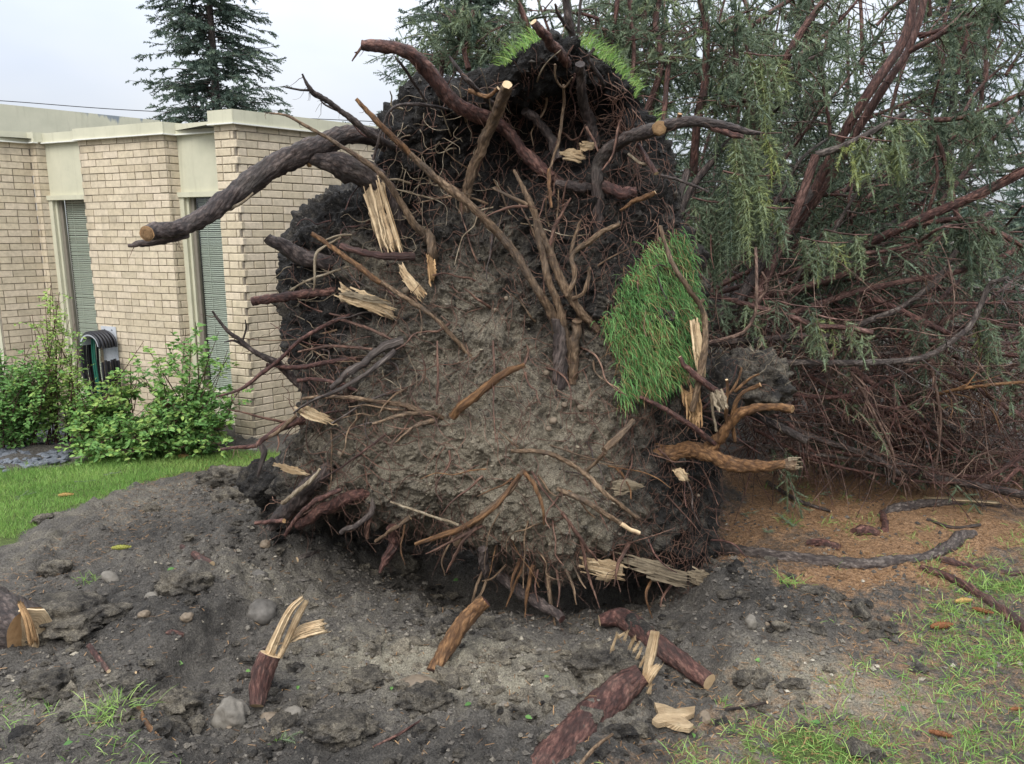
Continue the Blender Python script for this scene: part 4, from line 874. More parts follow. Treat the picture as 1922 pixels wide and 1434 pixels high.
def splinter(poly, off, axis, m='wood', thick=.018, lean=0.0, name='splintered_wood', parent=None, label=None, Yfix=None):
    """flat torn piece: outline in photo px, fibres along axis (px direction)"""
    parent = parent if parent is not None else tree
    p = np.array(poly, float); c = p.mean(0); ax = nrm(A(*axis))
    # finer, slightly ragged outline
    q = []
    for k in range(len(p)):
        a, b = p[k], p[(k + 1) % len(p)]; n = max(1, int(np.hypot(*(b - a)) / 7))
        for t in range(n): q.append(a + (b - a) * t / n + rng.normal(0, .8, 2))
    q = np.array(q); Yc = (D(c[0], c[1]) if Yfix is None else Yfix) - off
    rings = []; al = (q - c) @ ax; ac = (q - c) @ A(-ax[1], ax[0])
    Vs = []; gr = []
    wmax = np.abs(ac).max() + 1e-6
    for sc, dz in ((1, thick), (1, .3 * thick), (.82, -.15 * thick), (.55, -.5 * thick), (.25, -.6 * thick)):
        qq = c + (q - c) * sc; bend = lean * ((qq - c) @ ax) / 60.0
        rid = .25 * thick * np.sin(((qq - c) @ A(-ax[1], ax[0])) * 1.1 + 1.7)
        Vs.append(P(qq[:, 0], qq[:, 1], Yc + dz - bend + rid)); gr.append(((qq - c) @ A(-ax[1], ax[0])) * Yc / FPX)
    n = len(q); V = np.concatenate(Vs + [P(A(c[0]), A(c[1]), A(Yc - .6 * thick))]); g = np.concatenate(gr + [A(0)])
    F = [[a * n + k, a * n + (k + 1) % n, (a + 1) * n + (k + 1) % n, (a + 1) * n + k] for a in range(4) for k in range(n)]
    T = [[4 * n + k, 4 * n + (k + 1) % n, 5 * n] for k in range(n)]
    bk_ = Vs[0] + A(0, .01, 0)
    mb = MB(); mb.add(V, np.array(F), 0, grain=g)
    fib(mb, Vs[2], P(c[0] + ax[0] * 50, c[1] + ax[1] * 50, Yc) - P(c[0], c[1], Yc), al); mb.f3.append(np.array(T)); mb.m3.append(np.zeros(len(T), int))
    mb.add(np.vstack([Vs[0], Vs[0].mean(0) + A(0, thick, 0)]), np.array([[(k + 1) % n, k, n] for k in range(n)]), 0, grain=0)
    acw = np.abs(ac).max()
    for _ in range(16):                                     # torn strands standing off the face
        a0 = rng.uniform(-.85, .85) * acw; near = np.abs(ac - a0) < acw * .35
        if near.sum() < 2: continue
        l0, l1 = al[near].min(), al[near].max(); t0_, t1_ = sorted(rng.uniform(l0, l1, 2)); t1_ = max(t1_, t0_ + .3 * (l1 - l0))
        if rng.random() < .5: t1_ = l1 + rng.uniform(0, .12) * (l1 - l0)
        if rng.random() < .3: t0_ = l0 - rng.uniform(0, .10) * (l1 - l0)
        tt_ = np.linspace(t0_, t1_, 5); hw = rng.uniform(.7, 2.0); lift = rng.uniform(.2, 1.0) * thick; pr_ = A(-ax[1], ax[0]); wob_ = rng.normal(0, 1.2, 5)
        L_ = [c + ax * q_ + pr_ * (a0 + w__ - hw * (1 - .8 * (k_ == 4))) for k_, (q_, w__) in enumerate(zip(tt_, wob_))]; R_s = [c + ax * q_ + pr_ * (a0 + w__ + hw * (1 - .8 * (k_ == 4))) for k_, (q_, w__) in enumerate(zip(tt_, wob_))]
        yy = Yc - .55 * thick - lift * np.linspace(.2, 1, 5) ** 1.5 - lean * tt_ / 60
        VL = np.array([P(q_[0], q_[1], y_) for q_, y_ in zip(L_, yy)]); VR = np.array([P(q_[0], q_[1], y_ + .002) for q_, y_ in zip(R_s, yy)])
        mb.add(np.vstack([VL, VR]), np.array([[k_, k_ + 1, k_ + 6, k_ + 5] for k_ in range(4)]), 0, grain=rng.random() * .05)
    o = mb.obj(name, MT[m], parent, smooth=True)
    if label: o['label'] = label
    return o
splinter([(684, 362), (692, 350), (702, 356), (712, 345), (722, 338), (725, 372), (722, 400), (735, 412), (732, 425), (740, 440), (752, 470), (735, 472), (715, 462), (700, 430), (690, 395)], .14, (.3, 1), 'wood', .02, label='long pale slab of torn wood below the broken stub')
splinter([(636, 526), (646, 535), (650, 550), (690, 556), (725, 568), (740, 588), (738, 602), (715, 592), (680, 578), (640, 566), (634, 556), (642, 552)], .13, (1, .35), 'wood', .018)
splinter([(642, 552), (690, 556), (726, 568), (700, 560), (665, 548), (648, 546)], .15, (1, .2), 'wood_grey', .02)
splinter([(748, 494), (758, 505), (770, 520), (790, 535), (800, 548), (790, 558), (775, 548), (760, 530), (752, 515)], .10, (.7, 1), 'wood', .014)
splinter([(803, 478), (812, 485), (818, 505), (816, 525), (806, 528), (802, 505)], .08, (.1, 1), 'wood_cut', .014)
splinter([(556, 768), (580, 762), (600, 776), (622, 790), (606, 796), (585, 786), (565, 778)], .18, (1, .4), 'wood', .014)
splinter([(1054, 286), (1070, 278), (1090, 288), (1098, 298), (1082, 304), (1062, 300)], .10, (1, .2), 'wood', .012); splinter([(1086, 272), (1102, 265), (1118, 270), (1112, 280), (1092, 282)], .12, (1, .1), 'wood', .012)
splinter([(1296, 602), (1303, 598), (1312, 620), (1316, 660), (1326, 685), (1322, 700), (1308, 690), (1304, 660), (1298, 632)], .16, (.12, 1), 'wood', .018, label='upright splinter of yellow wood beside the turf')
splinter([(1278, 728), (1292, 735), (1300, 728), (1312, 740), (1318, 765), (1314, 802), (1298, 800), (1290, 770), (1280, 752)], .10, (.08, 1), 'wood_cut', .02)
splinter([(1265, 880), (1278, 877), (1288, 888), (1293, 900), (1282, 904), (1270, 895)], .12, (.6, .6), 'wood', .02, label='small square pale chip in the dark soil at right')
splinter([(1148, 904), (1180, 898), (1206, 910), (1190, 920), (1165, 926), (1155, 930)], .08, (1, .05), 'wood_grey', .016)
splinter([(1092, 1052), (1115, 1048), (1150, 1052), (1172, 1060), (1168, 1080), (1140, 1092), (1118, 1088), (1125, 1078), (1098, 1068)], .08, (1, .2), 'wood', .02, label='frayed pale wood under the lower edge of the plate')
splinter([(1158, 1046), (1200, 1048), (1240, 1052), (1262, 1068), (1290, 1076), (1288, 1097), (1240, 1094), (1222, 1090), (1218, 1075), (1190, 1062)], .10, (1, .28), 'wood_grey', .022, label='weathered plank of split wood under the lower right edge'); splinter([(1292, 1072), (1320, 1068), (1338, 1084), (1325, 1100), (1298, 1098)], .06, (1, .3), 'wood_grey', .02)
splinter([(515, 872), (535, 870), (560, 882), (575, 892), (555, 892), (530, 882)], .12, (1, .3), 'wood', .012)
splinter([(1335, 740), (1350, 732), (1366, 745), (1362, 765), (1345, 770)], .3, (.4, 1), 'wood_grey', .025)
for (px, py, rr) in ((762, 545, 8), (1090, 765, 7), (1025, 700, 6), (1038, 790, 8), (950, 560, 5), (930, 582, 5), (1030, 805, 6), (1060, 760, 6), (640, 850, 7), (1310, 930, 4)):
    q = P(px, py, D(px, py) - .02); lump('stone', q, M(rr, 3.7) * A(1, .8, .9), int(px), 2, .25, 'stone_tan', tree)
# ------------------------------------------------------------------ grass on the plate
def blades(mb, base, dirs, ln, wd, droop, tint, side=None, seg=3):
    """curved grass blades: base (N,3), dirs (N,3) start direction, gravity droop"""
    n = len(base); side = nrm(np.cross(dirs, rng.normal(size=(n, 3)))) if side is None else side
    p = base.copy(); d = dirs.copy(); V = []
    for k in range(seg):
        wk = wd * (1 - .25 * k / seg); V += [p - side * wk[:, None] / 2, p + side * wk[:, None] / 2]
        p = p + d * (ln / seg)[:, None]; d = nrm(d + A(0, 0, -1) * droop)
    V.append(p); V = np.stack(V, 1); nv = 2 * seg + 1; base_i = np.arange(n)[:, None] * nv
    q = np.concatenate([base_i + np.array([2 * k, 2 * k + 1, 2 * k + 3, 2 * k + 2]) for k in range(seg - 1)], 0) if seg > 1 else None; t = base_i + np.array([2 * seg - 2, 2 * seg - 1, 2 * seg])
    tt = np.repeat(tint, nv); n0 = mb.n
    mb.add(V.reshape(-1, 3), t, 0, tint=tt)
    if seg > 1: mb.f4.append(q + n0); mb.m4.append(np.zeros(len(q), int))
TURF = [(1282, 432), (1298, 470), (1312, 560), (1308, 630), (1300, 690), (1262, 720), (1230, 745), (1215, 735), (1190, 740), (1168, 770), (1160, 740), (1166, 700), (1150, 650), (1128, 605), (1142, 580), (1160, 565), (1158, 525), (1195, 490), (1220, 460), (1240, 448)]
pts = sample_in(TURF, 5200, 1120, 425, 1318, 775, -1) + rng.normal(0, 5.5, (5200, 2)); b0 = P(pts[:, 0], pts[:, 1], D(pts[:, 0], pts[:, 1]) - .055 - rng.uniform(0, .02, len(pts)))
dv = nrm(A(.42, -.55, -.5) + rng.normal(0, .38, (len(pts), 3)) + .5 * np.stack([fbm(b0, 9, 2, .5, 200 + q_) for q_ in range(3)], 1))
mb = MB(); blades(mb, b0, dv, rng.uniform(.03, .095, len(pts)), rng.uniform(.0018, .0036, len(pts)), .42, np.clip(rng.normal(.5, .26, len(pts)) + .5 * fbm(b0, 12, 2, .5, 210), 0, 1), seg=4)
tb = MB(); nt_ = 1500; b1 = b0[rng.integers(0, len(b0), nt_)] + rng.normal(0, .01, (nt_, 3)); blades(tb, b1, nrm(A(.3, -.5, -.6) + rng.normal(0, .6, (nt_, 3))), rng.uniform(.04, .12, nt_), rng.uniform(.0012, .0025, nt_), .4, rng.random(nt_), seg=3)
tag(tb.obj('dry_thatch', MT['litter'], tree), 'dry straw coloured blades among the hanging turf', kind='stuff')
tag(mb.obj('turf_grass', MT['turf'], tree), 'patch of long green grass hanging on the right of the root plate', kind='stuff')
mb = MB()
for (a, b, n, k) in (((942, 132), (1018, 78), 260, -1), ((1085, 78), (1228, 238), 620, 1)):
    t = rng.random(n); px = a[0] + (b[0] - a[0]) * t + rng.normal(0, 3, n); py = a[1] + (b[1] - a[1]) * t + rng.normal(0, 3, n)
    if k == 1: py = np.interp(px, [1085, 1100, 1150, 1190, 1228], [80, 87, 127, 177, 237]) + rng.normal(0, 3, n) + 2
    else: py = np.interp(px, [940, 975, 1010, 1020], [132, 97, 77, 74]) + rng.normal(0, 3, n) + 2
    gk = fbm(np.column_stack([px * .02, py * .02, px * 0]), 1.5, 2, .5, 77) > -.22; px, py = px[gk], py[gk]; n = len(px)
    bb = P(px, py, D(px, py) + .16 + rng.uniform(-.05, .14, n))
    dr = nrm(np.column_stack([k * rng.uniform(.1, .9, n), rng.normal(.1, .4, n), rng.uniform(.35, 1.1, n)]))
    blades(mb, bb, dr, rng.uniform(.03, .13, n), rng.uniform(.002, .004, n), .35, np.clip(rng.normal(.72, .22, n), 0, 1), seg=3)
tag(mb.obj('turf_grass', MT['grass'], tree), 'bright grass fringe along the top rim of the root plate', kind='stuff')
# crumbs and grit standing proud of the soil face
MT['plate_grit'] = needle_material('plate_grit', [(0, (.020, .018, .017)), (.3, (.05, .044, .038)), (.6, (.13, .113, .088)), (1, (.34, .29, .21))])
kk = 11000; ri = rng.integers(6, nrr - 4, kk); ai = rng.integers(0, na, kk); w8 = rng.random(kk) < (ri / nrr) ** .8; ri, ai = ri[w8], ai[w8]; kk = len(ri)
cpos = f[:nrr * na].reshape(nrr, na, 3)[ri, ai]; sz = .0028 * (5.0 ** (rng.random(kk) ** 2.2)); o8 = A([1, 0, 0], [-1, 0, 0], [0, 1, 0], [0, -1, 0], [0, 0, 1], [0, 0, -1]); f8 = np.array([[0, 2, 4], [2, 1, 4], [1, 3, 4], [3, 0, 4], [2, 0, 5], [1, 2, 5], [3, 1, 5], [0, 3, 5]])
V = o8[None] * (1 + .35 * rng.normal(size=(kk, 6, 1))) * sz[:, None, None] + cpos[:, None] + plateN[ri, ai][:, None] * sz[:, None, None] * .4
ct_ = np.clip(cm.reshape(nr_, na)[ri, ai] * .75 + rng.normal(0, .16, kk) + (rng.random(kk) > .95) * .3, 0, 1)
mb = MB(); mb.add(V.reshape(-1, 3), (np.arange(kk)[:, None, None] * 6 + f8[None]).reshape(-1, 3), 0, tint=np.repeat(ct_, 6)); tag(mb.obj('soil_grit', MT['plate_grit'], tree, smooth=False), kind='stuff')
# ------------------------------------------------------------------ spruce foliage
def shoot_template(n, seed, nl=.13, nw=.016, spread=.75, core=.05):
    """a twig along +z, length 1, set all round with needles (one thin triangle each)"""
    r = np.random.default_rng(seed); V = []; F = []; tw = []
    t = (np.arange(n) + r.random(n)) / n; a = np.arange(n) * 2.4 + r.normal(0, .3, n)
    rad = np.column_stack([np.cos(a), np.sin(a), np.zeros(n)]); tang = np.column_stack([-np.sin(a), np.cos(a), np.zeros(n)])
    ln = nl * r.uniform(.75, 1.2, n) * (1 - .35 * t); d = nrm(rad * spread + A(0, 0, 1) * r.uniform(.45, .95, n)[:, None])
    b = np.column_stack([np.zeros((n, 2)), t]); sd = nrm(tang + r.normal(0, .5, (n, 3)))
    V = np.stack([b - sd * nw / 2, b + sd * nw / 2, b + d * ln[:, None]], 1).reshape(-1, 3); F = np.arange(3 * n).reshape(-1, 3)
    k = 3; th_ = np.arange(k) * 2.094; c = np.column_stack([np.cos(th_), np.sin(th_), np.zeros(k)]) * core
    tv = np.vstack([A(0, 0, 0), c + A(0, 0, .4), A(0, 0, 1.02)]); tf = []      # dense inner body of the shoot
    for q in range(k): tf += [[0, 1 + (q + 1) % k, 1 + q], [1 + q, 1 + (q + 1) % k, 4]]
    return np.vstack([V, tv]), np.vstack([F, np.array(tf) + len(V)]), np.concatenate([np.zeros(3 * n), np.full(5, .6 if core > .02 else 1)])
SH_NEAR = [shoot_template(30, k, .34, .06, .95, .075) for k in (1, 2, 3)]
SH_MID = [shoot_template(22, k, .23, .075) for k in (4, 5, 6)]
SH_FAR = [shoot_template(11, k, .33, .17, .9) for k in (7, 8, 9)]
def shoots(mb, pos, axis, length, tint, temps):
    pos = np.asarray(pos, float); n = len(pos)
    if n == 0: return
    z = nrm(np.asarray(axis, float)); rf = nrm(rng.normal(size=(n, 3))); x = nrm(np.cross(z, rf)); y = np.cross(z, x)
    which = rng.integers(0, len(temps), n)
    for k, (tv, tf, tw) in enumerate(temps):
        s_ = which == k; m = s_.sum()
        if not m: continue
        L = np.asarray(length)[s_]
        V = pos[s_][:, None] + (tv[None, :, 0:1] * x[s_][:, None] + tv[None, :, 1:2] * y[s_][:, None] + tv[None, :, 2:3] * z[s_][:, None]) * L[:, None, None]
        F = (tf[None] + (np.arange(m) * len(tv))[:, None, None]).reshape(-1, 3)
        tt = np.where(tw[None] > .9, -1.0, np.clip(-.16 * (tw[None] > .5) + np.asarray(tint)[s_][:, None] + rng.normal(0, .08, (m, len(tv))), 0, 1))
        mb.add(V.reshape(-1, 3), F, 0, tint=tt.ravel())
def spray_points(p0, d0, ln, droop, side_n, sp=.045, s_len=.11):
    """positions and axes of the shoots along one side twig, plus its centre line"""
    n = max(3, int(ln / .07)); p = [np.array(p0)]; d = nrm(np.array(d0)); ds = [d]
    for k in range(n):
        p.append(p[-1] + d * ln / n); d = nrm(d + A(0, 0, -1) * droop + rng.normal(0, .06, 3)); ds.append(d)
    p = np.array(p); ds = np.array(ds)
    m = max(3, int(ln / sp)); t = np.linspace(.12, 1, m); u = t * n; i = np.minimum(u.astype(int), n - 1); w_ = (u - i)[:, None]
    c = p[i] * (1 - w_) + p[i + 1] * w_; dd = ds[i]
    sv = nrm(np.cross(dd, side_n)); sg = np.where(np.arange(m) % 2 == 0, 1, -1)[:, None]
    ax = nrm(dd * .6 + sv * sg * .95 + A(0, 0, -1) * droop * .5 + rng.normal(0, .28, (m, 3)))
    L = s_len * rng.uniform(.7, 1.25, m) * (1.15 - .55 * t)
    # needles along the twig itself as well
    c2 = p[:-1]; a2 = np.diff(p, axis=0); L2 = np.linalg.norm(a2, axis=1) * 1.15
    return p, np.vstack([c, c2, p[-1:]]), np.vstack([ax, a2, ds[-1:]]), np.concatenate([L, L2, [s_len * .9]])
def bough(pts, r0, r1, n2=14, alive=1.0, sec=(.3, .7), droop=.14, hang=.25, tint=.45, temps=None, m='bark_limb', name='branch', parent=None, t0=.12, label=None, bare_n=0, sides=7, side_n=None, sp=.05, s_len=.11):
    temps = temps or SH_MID; parent = parent or tree
    pts = np.asarray(pts, float); mb = MB(); c = tube(mb, pts, np.linspace(r0, r1, len(pts)), sides, .07, .12, int(rng.integers(1e6)))
    fo = MB(); T = nrm(np.gradient(c, axis=0)); n = len(c)
    Pn, Ax, Ln, Ti = [], [], [], []
    for k in range(n2 + bare_n):
        t = t0 + (1 - t0) * rng.random(); i = min(int(t * (n - 1)), n - 2); b = c[i]; tg = T[i]
        pr = rng.normal(size=3); pr[2] *= .55; pr = nrm(pr - tg * (pr @ tg))
        if side_n is not None and rng.random() < .75: pr = nrm(np.cross(tg, side_n)) * rng.choice([-1, 1]) + rng.normal(0, .2, 3)
        d = nrm(tg * rng.uniform(.3, .9) + pr * .8 + A(0, 0, -1) * hang); ln = rng.uniform(*sec) * (1.05 - .5 * t)
        live = k < n2 and rng.random() < alive
        if live:
            p, cs, ax, L = spray_points(b, d, ln, droop, nrm(np.cross(d, A(0, 0, 1)) + 1e-3) if abs(d[2]) < .8 else A(0, 1, 0), sp, s_len)
            Pn.append(cs); Ax.append(ax); Ln.append(L); Ti.append(np.full(len(L), np.clip(rng.normal(tint, .16), .02, 1)))
            tube(mb, p, np.linspace(.0042, .0015, len(p)), 3, .1, 0, cap0=False, cap1=False)
        else:
            q = [b]; dd = d
            for _ in range(4): q.append(q[-1] + dd * ln / 4); dd = nrm(dd + A(0, 0, -1) * .06 + rng.normal(0, .22, 3))
            tube(mb, q, np.linspace(.0052, .0018, 5), 3, .14, 0, cap0=False, cap1=False)
            for _ in range(3):
                j = rng.integers(1, 4); e = nrm(dd + rng.normal(0, .8, 3)); tube(mb, [q[j], q[j] + e * ln * .18, q[j] + e * ln * .33 + A(0, 0, -.02)], [.0026, .002, .001], 3, .1, 0, cap0=False, cap1=False)
    o = mb.obj(name, MT[m], parent)
    if label: o['label'] = label
    if Pn:
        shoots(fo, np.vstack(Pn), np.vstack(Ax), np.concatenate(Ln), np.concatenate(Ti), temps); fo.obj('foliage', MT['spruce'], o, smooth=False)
    return o
# trunk, lying away from the viewer to the right
TB = A(.42, 4.35, 1.12); TD = nrm(A(.47, .88, -.015)); TL = 13.0
mb = MB(); tk = [TB + TD * s_ for s_ in np.linspace(0, TL, 9)]; tube(mb, tk, np.linspace(.25, .04, 9), 18, .15, .08, 55); mb.obj('trunk', MT['bark_dark'], tree)
rt = nrm(np.cross(TD, UP)); 
nb_ = 0
for s_ in np.linspace(.6, 9.2, 55):
    for q in range(2):
        ph = (nb_ * 2.399 + rng.normal(0, .25)) % (2 * math.pi); nb_ += 1
        cu, su = math.cos(ph), math.sin(ph)
        L = (2.75 * (1 - s_ / 13.5) + .35) * rng.uniform(.8, 1.12)
        if cu < -.35 and rng.random() < .5: continue
        rad = UP * cu + rt * su; b = TB + TD * s_ + rad * .12; p = [b]; d = nrm(rad * .9 + TD * rng.uniform(.15, .5))
        for k in range(6):
            p.append(p[-1] + d * L / 6); d = nrm(d + A(0, 0, -1) * (.05 if cu > 0 else .0) + rng.normal(0, .06, 3))
            if p[-1][2] < .12: p[-1][2] = .12 + rng.uniform(0, .15); d[2] = abs(d[2]) * .2; d = nrm(d)
        low = cu < -.1
        qa = np.array(p)[2:]; zc_ = qa[:, 1] * cp + (CAM_H - qa[:, 2]) * sp_; pxa = CX + FPX * qa[:, 0] / zc_; pya = CY - FPX * (qa[:, 1] * sp_ - (CAM_H - qa[:, 2]) * cp) / zc_
        if ((pxa > 640) & (pxa < 1150) & (pya > 240)).all() or (pya < -260).all() or (pxa > 2350).all(): continue      # wholly behind the plate or out of the picture
        near = s_ < 3.5
        bough(p, .022 - .0009 * s_, .005, int(L * (17 if not low else 5)), .95 if not low else .35, (.35, .8), .13, .28, .36 if not low else .3, SH_MID if s_ < 6 else SH_FAR, t0=.22, bare_n=int(L * (5 if near else 2)) + (8 if low and near else 0), sp=.05 if s_ < 6 else .075, s_len=.15 if s_ < 6 else .21, sides=6)
# limbs traced one by one at the right of the root plate: (px, py, distance), radius px
def limb(pts, r0, r1, m='bark_limb', Y0=None, **kw):
    a = np.array(pts, float); V = P(a[:, 0], a[:, 1], a[:, 2]); bough(V, M(r0, a[0, 2]), M(r1, a[-1, 2]), m=m, **kw)
K = dict(n2=0, bare_n=6, sec=(.2, .5))
G_ = dict(n2=16, bare_n=5, sec=(.25, .55), temps=SH_NEAR, t0=.3, droop=.2, hang=.5, tint=.5)
limb([(1400, 610, 4.7), (1464, 462, 4.75), (1487, 418, 4.8), (1514, 341, 4.8), (1531, 291, 4.8)], 9, 8, **K)
limb([(1531, 291, 4.8), (1585, 274, 4.75), (1650, 240, 4.7), (1698, 214, 4.7)], 7, 5, 'bark_grey', n2=10, bare_n=3, sec=(.25, .45), temps=SH_NEAR, droop=.35, hang=.9, tint=.72, t0=.3)
limb([(1400, 560, 5.2), (1500, 410, 5.1), (1574, 268, 5.0), (1635, 167, 4.9), (1695, 77, 4.9), (1722, -20, 4.9)], 9, 8, 'bark_red', **K)
limb([(1480, 450, 5.3), (1560, 330, 5.2), (1611, 241, 5.1), (1668, 150, 5.0), (1705, 94, 5.0), (1732, 10, 5.0), (1735, -40, 5)], 8, 6, **K)
limb([(1390, 330, 5.2), (1441, 190, 5.1), (1484, 94, 5.0), (1518, 40, 5.0), (1556, -10, 5.0)], 8, 6, 'bark_red', **G_)
limb([(1300, 330, 5.0), (1310, 214, 4.9), (1322, 160, 4.9), (1326, 50, 4.9), (1312, -15, 4.9)], 8, 6, 'bark_red', **G_)
limb([(1420, 300, 5.0), (1407, 207, 4.9), (1387, 160, 4.9), (1380, 84, 4.9), (1385, 20, 4.9)], 7, 4, **G_)
limb([(1333, 212, 5.2), (1395, 190, 5.1), (1450, 150, 5.1), (1560, 90, 5.2)], 6, 3, **G_)
limb([(1480, 530, 5.2), (1648, 448, 4.9), (1735, 408, 4.8), (1835, 365, 4.7), (1935, 315, 4.6)], 8, 9, 'bark_red', **K)
limb([(1700, 425, 5.0), (1789, 412, 4.9), (1835, 422, 4.8), (1940, 468, 4.7)], 5, 6, 'bark_red', **G_)
limb([(1320, 620, 4.6), (1384, 564, 4.7), (1440, 477, 4.8), (1475, 430, 4.9), (1530, 350, 5.1)], 11, 8, 'bark_dark', **K)
limb([(1340, 590, 4.8), (1400, 557, 4.9), (1467, 550, 4.9), (1568, 520, 5.0), (1635, 497, 5.0), (1735, 457, 5.1), (1860, 400, 5.3)], 7, 5, **K)
limb([(1480, 590, 4.9), (1601, 550, 4.9), (1702, 527, 4.9), (1769, 517, 4.9), (1869, 487, 4.9), (1940, 450, 4.9)], 6, 5, **K)
limb([(1440, 684, 4.6), (1497, 681, 4.55), (1635, 681, 4.5), (1735, 671, 4.45), (1795, 634, 4.4), (1826, 604, 4.4), (1856, 537, 4.4), (1872, 528, 4.35), (1893, 521, 4.3)], 7, 4, 'bark_grey', n2=0, bare_n=16, sec=(.2, .5), hang=.8, label='long pale limb running level to the right then bending up')
limb([(1560, 640, 4.9), (1618, 607, 4.8), (1692, 577, 4.8), (1759, 524, 4.8), (1795, 470, 4.8)], 6, 5, 'bark_grey', **K)
limb([(1640, 560, 4.9), (1688, 582, 4.8), (1775, 624, 4.7), (1869, 661, 4.6), (1940, 670, 4.5)], 6, 5, 'bark_red', **G_)
limb([(1400, 770, 4.7), (1427, 785, 4.5), (1470, 805, 4.4), (1514, 828, 4.35)], 9, 8, 'bark_dark', **K)
limb([(1400, 765, 4.9), (1434, 785, 4.8), (1568, 835, 4.7), (1635, 855, 4.7), (1690, 890, 4.6)], 7, 5, 'bark_dark', **K)
limb([(1690, 880, 4.9), (1762, 899, 4.8), (1835, 912, 4.7), (1945, 934, 4.6)], 8, 8, 'bark_dark', **K)
limb([(1640, 870, 5.0), (1728, 885, 4.9), (1835, 895, 4.8), (1880, 880, 4.8)], 5, 3, **K)
limb([(1600, 690, 4.9), (1655, 735, 4.8), (1718, 785, 4.8), (1800, 850, 4.8)], 6, 4, **K); limb([(1700, 660, 4.8), (1748, 678, 4.7), (1835, 731, 4.7), (1935, 792, 4.6)], 6, 5, **K)
limb([(1600, 700, 4.5), (1605, 711, 4.5), (1661, 815, 4.45), (1678, 860, 4.45), (1677, 905, 4.45)], 3.5, 2, 'twig_dead', **K); limb([(1745, 680, 4.5), (1755, 720, 4.5), (1766, 790, 4.5), (1758, 868, 4.5)], 3.5, 2, 'twig_dead', **K)
limb([(1340, 555, 4.75), (1384, 567, 4.6), (1484, 594, 4.5), (1530, 612, 4.45), (1578, 614, 4.4), (1638, 624, 4.35)], 5, 5, n2=9, bare_n=4, sec=(.14, .32), temps=SH_NEAR, droop=.3, hang=.8, tint=.62, t0=.25)
limb([(1320, 645, 4.7), (1434, 637, 4.7), (1534, 630, 4.7), (1600, 640, 4.8)], 7, 5, 'bark_dark', **K)
limb([(1327, 644, 4.3), (1370, 634, 4.3), (1400, 620, 4.3), (1417, 590, 4.3), (1420, 560, 4.3), (1420, 500, 4.35), (1418, 465, 4.4)], 4, 2.5, 'twig_dead', n2=0, bare_n=4, sec=(.1, .25)); limb([(1420, 568, 4.3), (1437, 547, 4.3), (1438, 525, 4.3), (1430, 510, 4.3)], 3, 2, 'twig_dead', n2=0, bare_n=2, sec=(.1, .2))
limb([(1760, 740, 4.6), (1795, 731, 4.5), (1860, 722, 4.4), (1935, 716, 4.4)], 3.5, 3, 'bark_orange', **K); limb([(1840, 905, 4.5), (1870, 890, 4.45), (1930, 850, 4.4)], 4, 3, 'bark_red', **K); limb([(1885, 905, 4.3), (1900, 890, 4.3), (1914, 878, 4.3)], 4, 4, 'bark_red', n2=0)
limb([(1800, 420, 4.9), (1780, 330, 5.0), (1760, 260, 5.0), (1740, 225, 5.1)], 5, 3, **G_); limb([(1740, 225, 5.0), (1800, 222, 4.9), (1860, 200, 4.8), (1940, 165, 4.7)], 5, 4, 'bark_red', **G_)
limb([(1725, 70, 5.0), (1780, 50, 4.9), (1830, 30, 4.8), (1900, 0, 4.7)], 4, 3, 'bark_red', **G_); limb([(1700, 100, 5.0), (1770, 60, 4.9), (1810, 25, 4.9)], 5, 5, 'bark_red', n2=0, bare_n=2); limb([(1720, 65, 5.0), (1800, 55, 4.9), (1880, 22, 4.8)], 4, 4, 'bark_red', n2=0, bare_n=3)
limb([(1000, 75, 4.9), (994, 61, 4.9), (979, 18, 4.9), (955, -20, 4.9)], 6, 5, 'bark_red', **G_); limb([(960, 95, 4.9), (930, 70, 5.0), (900, 53, 5.0), (850, 20, 5.0)], 4, 3, **G_); limb([(880, 130, 4.9), (870, 80, 5.0), (890, 20, 5.0)], 5, 4, 'bark_red', **G_)
limb([(1150, 140, 5.0), (1152, 60, 5.0), (1160, -10, 5.0)], 5, 4, 'bark_red', **G_); limb([(1200, 240, 5.0), (1240, 130, 5.0), (1230, 40, 5.1), (1240, -10, 5.1)], 6, 5, **G_); limb([(1180, 170, 4.9), (1190, 100, 5.0), (1180, 0, 5.0)], 5, 3, **G_); limb([(1245, 240, 4.8), (1255, 120, 4.9), (1270, 110, 4.9)], 5, 4, 'bark_red', **K)
limb([(1020, 20, 4.9), (1090, 25, 4.9), (1140, 42, 4.9)], 3, 3, 'bark_red', **K)
limb([(1290, 320, 4.7), (1270, 400, 4.6), (1285, 500, 4.6)], 7, 5, 'bark_dark', **K); limb([(1270, 420, 4.8), (1300, 350, 4.9), (1380, 250, 5.0), (1440, 180, 5.1)], 7, 5, 'bark_dark', **K)
